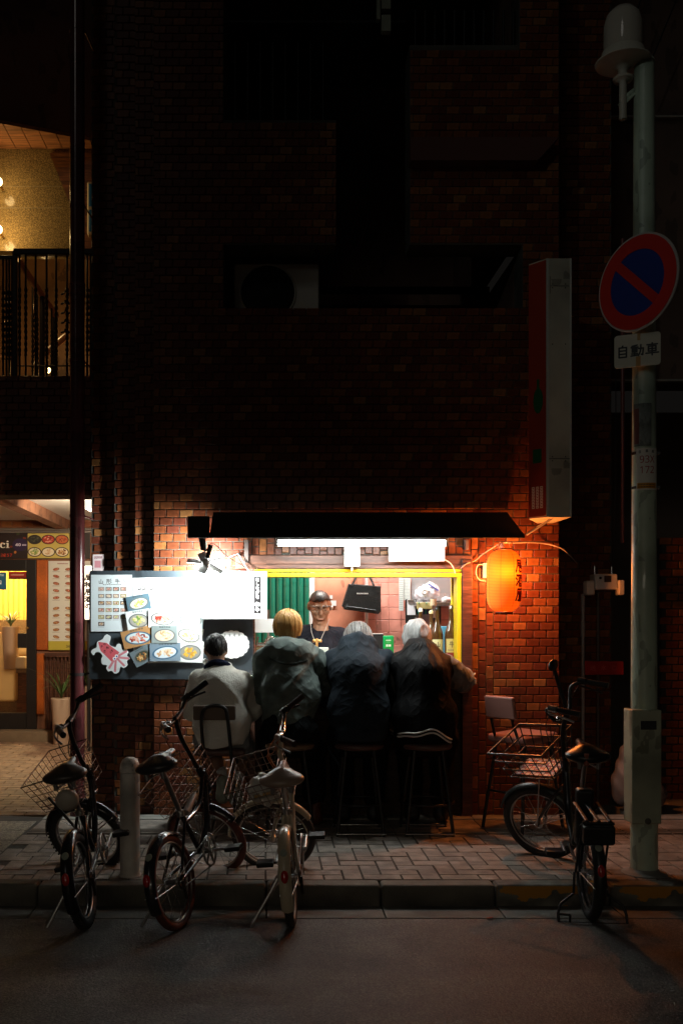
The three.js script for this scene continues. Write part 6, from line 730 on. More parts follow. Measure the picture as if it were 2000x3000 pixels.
// ---- the cook behind the counter
{
  const z = -0.42, t = thing('person', 'cook with glasses and black shirt looking down behind the counter', 'person', [PX(938, z), SW, z]);
  const hd = P(936, 1772, z), q = turn(-0.3, Math.PI + 0.06), nk = P(938, 1838, z - 0.02), sL = P(888, 1868, z), sR = P(992, 1874, z), ch = P(940, 1920, z + 0.02), pel = V(ch.x, 0.98, z - 0.05), eL = V(sL.x - 0.05, 1.16, z + 0.06), eR = V(sR.x + 0.05, 1.16, z + 0.06), wL = V(ch.x - 0.12, 1.22, z + 0.15), wR = V(ch.x + 0.12, 1.22, z + 0.15), S = 1.06;
  const legs = [[-0.1, 1], [0.1, 1]].flatMap(([d]) => limb([V(pel.x + d, 0.95, z - 0.05), V(pel.x + d, 0.55, z - 0.02), V(pel.x + d, 0.2, z - 0.06), V(pel.x + d, 0.15, z + 0.1)], [0.095, 0.06, 0.038, 0.035]));
  const lo = V(hd.x - 0.3, SW - 0.01, z - 0.28), hi = V(hd.x + 0.32, hd.y + 0.2, z + 0.32);
  const bodyLow = net(union([capsule(hd, nk, 0.052, 0.06), ...limb([nk, ch, pel], [0.06, 0.14, 0.14]), ...limb([sL, eL, wL], [0.055, 0.042, 0.03]), ...limb([sR, eR, wR], [0.055, 0.042, 0.03]), ...hand(wL, V(0.5, 0, 0.6), 1), ...hand(wR, V(-0.5, 0, 0.6), -1), ...legs], 0.018), lo, hi, 0.013), hp = headPrims(hd, S, q);
  const at = (x, y, zz) => V(x * S, y * S, zz * S).applyQuaternion(q).add(hd), sock = [ellip(at(-0.031, -0.003, -0.091), 0.018, 0.011, 0.012, q), ellip(at(0.031, -0.003, -0.091), 0.018, 0.011, 0.012, q)], face = union([...hp, ellip(at(-0.04, -0.03, -0.062), 0.026, 0.022, 0.022, q), ellip(at(0.04, -0.03, -0.062), 0.026, 0.022, 0.022, q), capsule(hd, nk, 0.05, 0.056)], 0.016);
  part(t, 'body', [bodyLow, net((x, y, zz) => Math.max(face(x, y, zz), -smin(sock[0](x, y, zz), sock[1](x, y, zz), 0.004)), hd.clone().addScalar(-0.19), hd.clone().addScalar(0.17), 0.0042, 3)], M(0.5, 0.26, 0.15, { roughness: 0.6, specularIntensity: 0.6, map: rep(T.fabric, 1) }));
  part(t, 'eye', [ball(...at(-0.031, -0.005, -0.083).toArray(), 0.012), ball(...at(0.031, -0.005, -0.083).toArray(), 0.012)], M(0.3, 0.18, 0.12, { roughness: 0.3 })); part(t, 'lips', [orient(new THREE.CapsuleGeometry(0.005, 0.034, 4, 8), at(-0.02, -0.078, -0.093), at(0.02, -0.078, -0.093))], M(0.4, 0.19, 0.13, { roughness: 0.5 }));
  part(t, 'hair', hairNet(hd, S, q, { t: 0.001, amp: 0.003, freq: 14, back: -0.05, front: 0.036, ear: 0.015, col: [0.02, 0.016, 0.014], slope: 0.25, cell: 0.0055 }), hairM);
  const rim = (k) => { const g = new THREE.TorusGeometry(0.026, 0.0022, 6, 28).scale(1.12, 0.82, 1); return g.applyQuaternion(q).translate(...at(0.035 * k, 0.001, -0.108).toArray()); };
  const gl = part(t, 'glasses', [rim(-1), rim(1), rod(at(-0.064, 0.02, -0.106), at(-0.008, 0.023, -0.11), 0.0045, 0.0045, 6), rod(at(0.064, 0.02, -0.106), at(0.008, 0.023, -0.11), 0.0045, 0.0045, 6), rod(at(-0.009, 0.006, -0.111), at(0.009, 0.006, -0.111), 0.0022, 0.0022, 6), rod(at(-0.066, 0.014, -0.104), at(-0.08, 0.008, 0.0), 0.0028, 0.0028, 6), rod(at(0.066, 0.014, -0.104), at(0.08, 0.008, 0.0), 0.0028, 0.0028, 6)], M(0.06, 0.03, 0.015, { roughness: 0.25 }));
  for (const k of [-1, 1]) part(gl, 'lens', new THREE.CircleGeometry(0.026, 24).scale(1.12, 0.82, 1).applyQuaternion(turn(-0.3, 0.06).multiply(turn(0, 0))).translate(...at(0.035 * k, 0.001, -0.1075).toArray()), new THREE.MeshPhysicalMaterial({ color: 0xffffff, transmission: 1, roughness: 0.02, thickness: 0, side: THREE.DoubleSide }));
  part(t, 'earbud', ball(...at(-0.086, -0.02, -0.012).toArray(), 0.009, 1, 1.8, 1), white);
  const sh = [...limb([P(938, 1856, z - 0.01), ch, pel], [0.09, 0.175, 0.17]), ...limb([sL, eL], [0.085, 0.085]), ...limb([sR, eR], [0.085, 0.085]), capsule(sL, sR, 0.08, 0.08)];
  part(t, 'shirt', net(D2(sh, folds(0.01, 8), { k: 0.05, hem: 0.9, neck: (x, y, zz) => 0.056 - Math.hypot((x - nk.x) * 0.85, (y - nk.y + 0.005) * 0.9, zz - nk.z - 0.05) }), V(hd.x - 0.36, 0.85, z - 0.3), V(hd.x + 0.38, nk.y + 0.16, z + 0.34), 0.0105), cloth(0.012, 0.013, 0.02));
  part(t, 'trousers', net(D2([...[-0.1, 0.1].flatMap((d) => limb([V(pel.x + d, 0.95, z - 0.05), V(pel.x + d, 0.55, z - 0.02), V(pel.x + d, 0.2, z - 0.06)], [0.12, 0.085, 0.07])), capsule(V(pel.x - 0.1, 0.95, z - 0.05), V(pel.x + 0.1, 0.95, z - 0.05), 0.13)], folds(0.01, 8), { k: 0.03 }), V(pel.x - 0.28, SW, z - 0.24), V(pel.x + 0.28, 1.12, z + 0.14), 0.014), cloth(0.02, 0.02, 0.025));
  for (const d of [-0.1, 0.1]) part(t, 'shoe', net((() => { const f = union([capsule(V(pel.x + d, SW + 0.045, z - 0.08), V(pel.x + d, SW + 0.04, z + 0.12), 0.045, 0.042), capsule(V(pel.x + d, SW + 0.05, z - 0.06), V(pel.x + d, SW + 0.12, z - 0.06), 0.046)], 0.02); return (x, y, q2) => Math.max(f(x, y, q2), SW + 0.001 - y); })(), V(pel.x + d - 0.08, SW - 0.02, z - 0.16), V(pel.x + d + 0.08, SW + 0.2, z + 0.2), 0.012), blackMatte);
  const zc = z + 0.2, cord = M(0.3, 0.28, 0.24, { roughness: 0.4 }); part(t, 'necklace', [tube([P(909, 1802, z + 0.02), P(910, 1830, z + 0.09), P(913, 1855, z + 0.165), P(921, 1876, zc)], 0.002, 20, 5), tube([P(965, 1812, z + 0.02), P(958, 1830, z + 0.09), P(950, 1850, z + 0.165), P(938, 1876, zc)], 0.002, 20, 5)], cord);
  part(t, 'pendant', [rbox(PX(915, zc), PX(942, zc), PY(1882, zc), PY(1874, zc), zc - 0.006, zc + 0.012, 0.004), rbox(PX(924, zc), PX(931, zc), PY(1896, zc), PY(1871, zc), zc - 0.005, zc + 0.014, 0.004), ball(PX(920, zc), PY(1877, zc), zc + 0.008, 0.012), ball(PX(934, zc), PY(1878, zc), zc + 0.008, 0.011)], M(0.6, 0.36, 0.12, { roughness: 0.45, metalness: 0.3 }));
}
// ---------------------------------------------------------------- seats
{
  const tubeM = M(0.03, 0.03, 0.03, { roughness: 0.35, metalness: 0.6 }), vinyl = M(0.1, 0.05, 0.04, { roughness: 0.45 });
  { const t = thing('bar_chair', 'brown backed tubular chair on which the boy sits', 'chair', [PX(645, 0.45), SW, 0.45]), y = PY(2186, 0.45);
    part(t, 'seat', rbox(PX(645, 0.45) - 0.17, PX(645, 0.45) + 0.17, y - 0.05, y - 0.002, 0.22, 0.6, 0.025, 3), vinyl); part(t, 'backrest', rbox(PX(566, 0.66), PX(690, 0.66), PY(2110, 0.66), PY(2066, 0.66), 0.64, 0.67, 0.012, 3), M(0.13, 0.09, 0.065, { roughness: 0.6 }));
    part(t, 'rear_frame', tube([V(PX(600, 0.7), SW + 0.012, 0.73), P(595, 2200, 0.7), P(591, 2100, 0.69), P(598, 2078, 0.69), P(615, 2068, 0.69), P(645, 2068, 0.69), P(661, 2078, 0.69), P(666, 2100, 0.69), P(676, 2200, 0.7), V(PX(694, 0.7), SW + 0.012, 0.73)], 0.0115, 70, 10), tubeM);
    for (const px of [596, 694]) part(t, 'leg', rod(V(PX(px, 0.25), SW, 0.2), V(PX(px, 0.25), y - 0.04, 0.27), 0.011), tubeM); part(t, 'stretcher', [rod(V(PX(598, 0.7), 0.4, 0.71), V(PX(598, 0.25), 0.4, 0.22), 0.008), rod(V(PX(684, 0.7), 0.4, 0.71), V(PX(692, 0.25), 0.4, 0.22), 0.008), rod(V(PX(598, 0.25), 0.36, 0.22), V(PX(692, 0.25), 0.36, 0.22), 0.008)], tubeM); }
  const stool = (px, lab, zc, col) => { const x = PX(px, zc), y = PY(2172, zc), t = thing('bar_stool', lab, 'stool', [x, SW, zc], 'stools at the counter'); part(t, 'seat', lathe([[0, -0.045], [0.155, -0.045], [0.17, -0.03], [0.17, -0.012], [0.15, -0.001], [0, 0]], x, y, zc, 28), col); for (const [sx, sz] of [[-1, -1], [1, -1], [-1, 1], [1, 1]]) part(t, 'leg', rod(V(x + sx * 0.15, SW, zc + sz * 0.15), V(x + sx * 0.09, y - 0.04, zc + sz * 0.09), 0.0115), tubeM); part(t, 'foot_ring', new THREE.TorusGeometry(0.178, 0.008, 8, 36).rotateX(Math.PI / 2).translate(x, SW + 0.2, zc), tubeM); for (const d of [0.15, -0.15]) part(t, 'base_bar', rod(V(x - 0.16, SW + 0.014, zc + d), V(x + 0.16, SW + 0.014, zc + d), 0.012), chrome); };
  stool(848, 'round brown topped stool under the blond customer', 0.5, M(0.2, 0.12, 0.07, { roughness: 0.5 })); stool(1050, 'dark round stool under the bowed customer', 0.52, vinyl); stool(1248, 'dark round stool under the customer in the white hood', 0.52, vinyl);
  { const zc = 0.4, cx = PX(1530, zc), sy = PY(2150, zc), t = thing('bar_chair', 'empty pinkish vinyl chair under the lantern turned to the right', 'chair', [cx, SW, zc]), pv = M(0.34, 0.16, 0.13, { roughness: 0.35 }), a = -0.6, pt = (u, y, w) => V(cx + Math.cos(a) * u - Math.sin(a) * w, y, zc + Math.sin(a) * u + Math.cos(a) * w), ob = (l, h, w, u, y, wz, tilt) => uvBox(new RoundedBoxGeometry(l, h, w, 4, Math.min(l, h, w) * 0.4)).rotateZ(tilt).translate(u, y, wz).rotateY(-a).translate(cx, 0, zc);
    part(t, 'seat', ob(0.34, 0.06, 0.33, 0, sy - 0.02, 0, 0.05), pv); part(t, 'backrest', ob(0.03, 0.15, 0.25, -0.215, PY(2068, zc), 0, 0.16), pv);
    for (const w of [-0.1, 0.1]) part(t, 'back_tube', bent([pt(-0.225, PY(2050, zc), w * 0.8), pt(-0.2, PY(2110, zc), w * 0.9), pt(-0.15, sy - 0.04, w)], 0.01), tubeM);
    for (const [u, w] of [[-0.2, -0.17], [-0.2, 0.17], [0.2, -0.17], [0.2, 0.17]]) part(t, 'leg', rod(pt(u, SW, w), pt(u * 0.6, sy - 0.04, w * 0.7), 0.011), tubeM); part(t, 'stretcher', [rod(pt(-0.17, 0.36, -0.14), pt(-0.17, 0.36, 0.14), 0.008), rod(pt(0.17, 0.36, -0.14), pt(0.17, 0.36, 0.14), 0.008), rod(pt(-0.17, 0.36, 0.14), pt(0.17, 0.36, 0.14), 0.008)], tubeM); }
}
// ---------------------------------------------------------------- bicycles
const spokeM = M(0.55, 0.55, 0.55, { roughness: 0.25, metalness: 1 });
const spokeGeo = new THREE.CylinderGeometry(0.0013, 0.0013, 1, 5).translate(0, 0.5, 0);
function fender(r, a0, a1, w, n = 36) {
  const pr = [[-w, -0.014], [-w * 0.8, -0.003], [-w * 0.35, 0.004], [0, 0.006], [w * 0.35, 0.004], [w * 0.8, -0.003], [w, -0.014]], pos = [], idx = [];
  for (let i = 0; i <= n; i++) { const a = a0 + (a1 - a0) * i / n; for (const [z, d] of pr) pos.push(Math.cos(a) * (r + d), Math.sin(a) * (r + d), z); }
  for (let i = 0; i < n; i++) for (let j = 0; j < 6; j++) { const a = i * 7 + j; idx.push(a, a + 1, a + 7, a + 1, a + 8, a + 7); }
  const g = new THREE.BufferGeometry(); g.setAttribute('position', new THREE.BufferAttribute(new Float32Array(pos), 3)); g.setIndex(idx); g.computeVertexNormals(); return flat(g);
}
function lpart(parent, name, geos, mat, label) { const m = new THREE.Mesh(merge(geos), mat); m.name = name; m.castShadow = m.receiveShadow = true; if (label) m.userData.label = label; parent.add(m); return m; }
function wheel(parent, x, y, R, o) {
  const g = new THREE.Group(); g.name = 'wheel'; g.position.set(x, y, 0); parent.add(g); const tr = o.tyreR;
  lpart(g, 'tyre', (() => { const l = [new THREE.TorusGeometry(R - tr, tr, 12, 64)]; if (o.knobs) for (let i = 0; i < 60; i++) { const a = i / 60 * 6.2832; for (const s of [-1, 1]) l.push(new THREE.BoxGeometry(0.009, 0.009, 0.012).rotateZ(a).translate(Math.cos(a + s * 0.026) * (R - 0.002), Math.sin(a + s * 0.026) * (R - 0.002), s * tr * 0.5)); } return l; })(), o.tyre);
  lpart(g, 'rim', new THREE.CylinderGeometry(R - tr * 1.9, R - tr * 1.9, 0.024, 56, 1, true).rotateX(Math.PI / 2), o.rim); lpart(g, 'rim_edge', [new THREE.TorusGeometry(R - tr * 1.95, 0.005, 6, 56).translate(0, 0, 0.011), new THREE.TorusGeometry(R - tr * 1.95, 0.005, 6, 56).translate(0, 0, -0.011)], o.rim);
  lpart(g, 'hub', [rod(V(0, 0, -0.045), V(0, 0, 0.045), 0.014, 0.014, 12), rod(V(0, 0, -0.034), V(0, 0, -0.03), 0.024, 0.024, 16), rod(V(0, 0, 0.03), V(0, 0, 0.034), 0.024, 0.024, 16)], steel);
  const n = 20, rr2 = R - tr * 2; for (let i = 0; i < n; i++) { const a = i / n * 6.2832, b = a + (i % 4 < 2 ? 0.9 : -0.9), s = i % 2 ? 1 : -1, p = V(Math.cos(b) * 0.022, Math.sin(b) * 0.022, s * 0.03), e = V(Math.cos(a) * rr2, Math.sin(a) * rr2, 0), m = new THREE.Mesh(spokeGeo, spokeM); m.name = 'spoke'; m.position.copy(p); m.quaternion.setFromUnitVectors(V(0, 1, 0), e.clone().sub(p).normalize()); m.scale.y = e.distanceTo(p); m.castShadow = true; g.add(m); }
  return g;
}
function basketWires(w, d, h, x0, y0, flare, step, r, rim) { // open wire basket, its back at x0
  const g = [], P3 = (u, v, k) => { const s = 0.5 + 0.5 * k; return V(x0 + u * d * (1 + flare * k * 0.5), y0 + k * h, v * w * 0.5 * (1 + flare * (k - 0.5))); };
  const ring = (k) => [P3(0, -1, k), P3(1, -1, k), P3(1, 1, k), P3(0, 1, k), P3(0, -1, k)];
  for (const k of rim) { const q = ring(k); for (let i = 0; i < 4; i++) g.push(rod(q[i], q[i + 1], k === 1 ? r * 1.7 : r, k === 1 ? r * 1.7 : r, 5)); }
  const nw = Math.round(w / step), nd = Math.round(d / step), nh = Math.round(h / step);
  for (let i = 0; i <= nw; i++) { const v = -1 + 2 * i / nw; g.push(rod(P3(0, v, 0), P3(0, v, 1), r, r, 4), rod(P3(1, v, 0), P3(1, v, 1), r, r, 4), rod(P3(0, v, 0), P3(1, v, 0), r, r, 4)); }
  for (let i = 1; i < nd; i++) { const u = i / nd; g.push(rod(P3(u, -1, 0), P3(u, -1, 1), r, r, 4), rod(P3(u, 1, 0), P3(u, 1, 1), r, r, 4), rod(P3(u, -1, 0), P3(u, 1, 0), r, r, 4)); }
  for (let i = 1; i < nh; i++) { const q = ring(i / nh); for (let j = 0; j < 4; j++) g.push(rod(q[j], q[j + 1], r, r, 4)); }
  return g;
}
function bicycle(label, o) {
  const t = thing('bicycle', label, 'bicycle', o.at); t.rotation.order = 'YZX'; t.rotation.set(-o.lean, Math.atan2(-o.dir[1], o.dir[0]), Math.asin(SW / o.wb));
  const R = o.R, wb = o.wb, fr = o.frame, bb = V(wb * 0.44, 0.25, 0), clamp = V(wb * 0.3, 0.5, 0), sad = V(wb * 0.2, o.seat, 0), hd = V(wb - 0.2, 0.5, 0), ht = V(wb - 0.225, 0.62, 0), fh = V(wb, R, 0), rh = V(0, R, 0);
  wheel(t, 0, R, R, o);
  lpart(t, 'frame', [tube([ht.clone().lerp(hd, 0.4), V(wb * 0.62, 0.36, 0), bb], o.thick, 20, 12), rod(bb, clamp, o.thick * 0.85, o.thick * 0.8, 12), rod(hd, ht, 0.022, 0.022, 14), ...[-1, 1].flatMap((s) => [rod(bb.clone().add(V(0, 0, s * 0.03)), rh.clone().add(V(0, 0, s * 0.05)), 0.009), rod(clamp.clone().add(V(0, -0.03, s * 0.02)), rh.clone().add(V(0, 0, s * 0.05)), 0.008)]), ...(o.second ? [tube([ht.clone().lerp(hd, 0.1), V(wb * 0.58, 0.47, 0), clamp.clone().lerp(bb, 0.25)], o.thick * 0.8, 16, 10)] : [])], fr);
  lpart(t, 'seat_post', [rod(clamp, sad.clone().add(V(0, -0.03, 0)), 0.0135), rod(clamp.clone().add(V(0, -0.02, 0)), clamp.clone().add(V(0.002, 0.012, 0)), 0.02), rod(clamp.clone().add(V(0, 0, 0)), clamp.clone().add(V(-0.05, 0.01, 0.03)), 0.005)], o.post ?? steel);
  const sd = lpart(t, 'saddle', net((() => { const f = union([ellip(V(sad.x - 0.05, sad.y + 0.002, 0), 0.085, 0.036, 0.114), capsule(V(sad.x - 0.02, sad.y + 0.008, 0), V(sad.x + 0.15, sad.y + 0.022, 0), 0.032, 0.022)], 0.07); return (x, y, z) => Math.max(f(x, y, z), sad.y - 0.024 - 0.25 * Math.abs(z) - y + Math.max(0, x - sad.x) * 0.15); })(), V(sad.x - 0.17, sad.y - 0.1, -0.15), V(sad.x + 0.2, sad.y + 0.08, 0.15), 0.0085, 3), o.saddle);
  lpart(sd, 'springs', [rod(V(sad.x - 0.09, sad.y - 0.055, 0.045), V(sad.x - 0.09, sad.y - 0.02, 0.045), 0.012), rod(V(sad.x - 0.09, sad.y - 0.055, -0.045), V(sad.x - 0.09, sad.y - 0.02, -0.045), 0.012), rod(V(sad.x - 0.09, sad.y - 0.05, 0.045), V(sad.x, sad.y - 0.04, 0), 0.005), rod(V(sad.x - 0.09, sad.y - 0.05, -0.045), V(sad.x, sad.y - 0.04, 0), 0.005)], steel);
  const cr = lpart(t, 'chainring', [new THREE.TorusGeometry(0.075, 0.006, 6, 36).translate(bb.x, bb.y, 0.055), rod(bb.clone().add(V(0, 0, -0.06)), bb.clone().add(V(0, 0, 0.07)), 0.014), ...[0, 1, 2, 3, 4].map((i) => rod(bb.clone().add(V(0, 0, 0.055)), bb.clone().add(V(Math.cos(i * 1.257) * 0.07, Math.sin(i * 1.257) * 0.07, 0.055)), 0.006))], steel);
  lpart(t, 'chain', [...[-1, 1].map((s) => rod(V(bb.x, bb.y + s * 0.075, 0.055), V(rh.x, rh.y + s * 0.032, 0.055), 0.004, 0.004, 5)), new THREE.TorusGeometry(0.034, 0.005, 5, 20).translate(0, R, 0.055), rod(V(0, R - 0.09, 0.06), V(0, R, 0.06), 0.008)], M(0.06, 0.05, 0.045, { metalness: 0.8, roughness: 0.45 }));
  for (const s of [-1, 1]) { const a = o.crank ?? 0.5, e = bb.clone().add(V(s * Math.cos(a) * 0.14, s * Math.sin(a) * 0.14, s * 0.075)); const c = lpart(t, 'crank_arm', rod(bb.clone().add(V(0, 0, s * 0.07)), e, 0.009, 0.008), steel); lpart(c, 'pedal', [rbox(e.x - 0.035, e.x + 0.035, e.y - 0.012, e.y + 0.012, e.z + s * 0.012, e.z + s * 0.1, 0.006), rod(e, e.clone().add(V(0, 0, s * 0.1)), 0.006)], black); }
  const rf = lpart(t, 'rear_fender', fender(R + 0.012, 0.75, 3.45, 0.03).translate(0, R, 0), o.fender); lpart(rf, 'fender_stay', [-1, 1].map((s) => rod(V(0, R, s * 0.05), V(Math.cos(3.1) * (R + 0.01), R + Math.sin(3.1) * (R + 0.01), s * 0.028), 0.0025, 0.0025, 5)), steel);
  lpart(rf, 'rear_reflector', ellipsoidAt(Math.cos(2.75) * (R + 0.026), R + Math.sin(2.75) * (R + 0.026), 0, 0.012, 0.03, 0.018, 2.75 - Math.PI), M(0.4, 0.012, 0.01, { roughness: 0.1, clearcoat: 1 }), 'red reflector'); lpart(rf, 'sticker', [ellipsoidAt(Math.cos(2.3) * (R + 0.018), R + Math.sin(2.3) * (R + 0.018), 0, 0.004, 0.02, 0.018, 2.3 - Math.PI)], M(0.3, 0.34, 0.28));
  if (o.stand === 'side') lpart(t, 'kickstand', [rod(V(0.02, R - 0.02, -0.06), V(-0.06, 0.04, -0.19), 0.008), rod(V(-0.06, 0.04, -0.19), V(-0.085, 0.018, -0.2), 0.007), rod(V(0.02, R + 0.0, -0.05), V(0.0, R - 0.06, -0.09), 0.014)], steel);
  // everything that turns with the handlebar
  const axis = V(-0.28, 1, 0).normalize(), piv = new THREE.Group(); piv.name = 'steering_assembly'; piv.position.copy(hd); piv.quaternion.setFromAxisAngle(axis, o.steer); t.add(piv);
  const L = (x, y, z = 0) => V(x, y, z).sub(hd);
  const fw = new THREE.Group(); const front = wheel(piv, fh.x - hd.x, fh.y - hd.y, R, o);
  lpart(piv, 'fork', [-1, 1].flatMap((s) => [tube([L(hd.x + 0.02, hd.y - 0.02, s * 0.02), L(hd.x + 0.06, R + 0.2, s * 0.042), L(wb - 0.03, R + 0.06, s * 0.045), L(wb, R, s * 0.046)], 0.0095, 14, 8)]).concat([rod(L(hd.x + 0.01, hd.y - 0.02, -0.03), L(hd.x + 0.01, hd.y - 0.02, 0.03), 0.014)]), o.fork ?? fr);
  const ff = lpart(piv, 'front_fender', fender(R + 0.013, 0.35, 2.9, 0.03).translate(wb - hd.x, R - hd.y, 0), o.fender); lpart(ff, 'fender_stay', [-1, 1].map((s) => rod(L(wb, R, s * 0.05), L(wb + Math.cos(2.8) * (R + 0.01), R + Math.sin(2.8) * (R + 0.01), s * 0.028), 0.0025, 0.0025, 5)), steel);
  const hy = o.bar, top = V(wb - 0.3, hy, 0);
  lpart(piv, 'stem', [tube([L(ht.x + 0.005, ht.y - 0.02), L(ht.x - 0.01, ht.y + 0.12), L(wb - 0.25, hy - 0.1), L(wb - 0.28, hy - 0.02), L(top.x, top.y)], 0.0135, 20, 10), rod(L(ht.x + 0.004, ht.y - 0.03), L(ht.x - 0.004, ht.y + 0.025), 0.021)], o.stem ?? black);
  const bw = o.barW, pts = o.upright ? [L(top.x - 0.16, top.y + 0.09, -bw), L(top.x - 0.06, top.y + 0.11, -bw), L(top.x + 0.03, top.y + 0.1, -bw * 0.85), L(top.x + 0.03, top.y, -0.09), L(top.x + 0.02, top.y - 0.01, 0), L(top.x + 0.03, top.y, 0.09), L(top.x + 0.03, top.y + 0.1, bw * 0.85), L(top.x - 0.06, top.y + 0.11, bw), L(top.x - 0.16, top.y + 0.09, bw)] : [L(top.x - 0.1, top.y + 0.035, -bw), L(top.x - 0.02, top.y + 0.035, -bw * 0.62), L(top.x, top.y + 0.005, -bw * 0.3), L(top.x, top.y, 0), L(top.x, top.y + 0.005, bw * 0.3), L(top.x - 0.02, top.y + 0.035, bw * 0.62), L(top.x - 0.1, top.y + 0.035, bw)];
  const hb = lpart(piv, 'handlebar', [tube(pts, 0.011, 50, 8), rod(L(top.x, top.y, -0.03), L(top.x, top.y, 0.03), 0.017)], o.barMat ?? black);
  for (const s of [-1, 1]) { const a = s < 0 ? pts[0] : pts[pts.length - 1], b = s < 0 ? pts[1] : pts[pts.length - 2], d = b.clone().sub(a).normalize(), e = a.clone().addScaledVector(d, 0.11); lpart(piv, 'grip', rod(a.clone().addScaledVector(d, -0.006), e, 0.0165, 0.0155, 12), o.grip ?? black); const lv = e.clone().addScaledVector(d, 0.03); lpart(piv, 'brake_lever', [tube([lv, lv.clone().add(V(0.035, -0.02, 0)), a.clone().addScaledVector(d, 0.05).add(V(0.045, -0.03, 0)), a.clone().add(V(0.035, -0.045, 0))], 0.006, 14, 6), rod(lv.clone().addScaledVector(d, -0.02), lv.clone().addScaledVector(d, 0.025), 0.02, 0.018)], s > 0 ? black : steel); lpart(piv, 'brake_cable', tube([lv, lv.clone().add(V(0.08, -0.1, -s * 0.05)), L(ht.x + 0.06, ht.y + 0.12, s * 0.02), L(ht.x + 0.03, ht.y - 0.06, s * 0.02)], 0.0028, 20, 5), o.cable ?? black); }
  lpart(piv, 'bell', lathe([[0, 0.02], [0.014, 0.017], [0.022, 0.004], [0.022, 0], [0, 0]], ...L(top.x + 0.005, top.y + 0.014, -0.1).toArray(), 16), o.bell ?? chrome);
  if (o.basket) { const b = o.basket, bk = lpart(piv, 'basket', basketWires(b.w, b.d, b.h, wb - 0.2 - hd.x, b.y - hd.y, b.flare, b.step, b.r, b.rings), b.mat); lpart(bk, 'basket_stay', [-1, 1].map((s) => rod(L(wb, R, s * 0.052), L(wb - 0.2 + b.d * 0.4, b.y, s * 0.08), 0.0035, 0.0035, 6)), steel); if (b.extra) b.extra(bk, L, b); }
  lpart(piv, 'headlamp', [rod(L(wb - 0.08, R + 0.13, 0.07), L(wb - 0.03, R + 0.13, 0.07), 0.022, 0.028, 14)], o.lamp ?? black);
  o.extra?.(t, { bb, clamp, sad, rh, R, wb, piv, L });
  return t;
}
function ellipsoidAt(x, y, z, rx, ry, rz, rot) { return new THREE.SphereGeometry(1, 14, 10).scale(rx, ry, rz).rotateZ(rot).translate(x, y, z); }
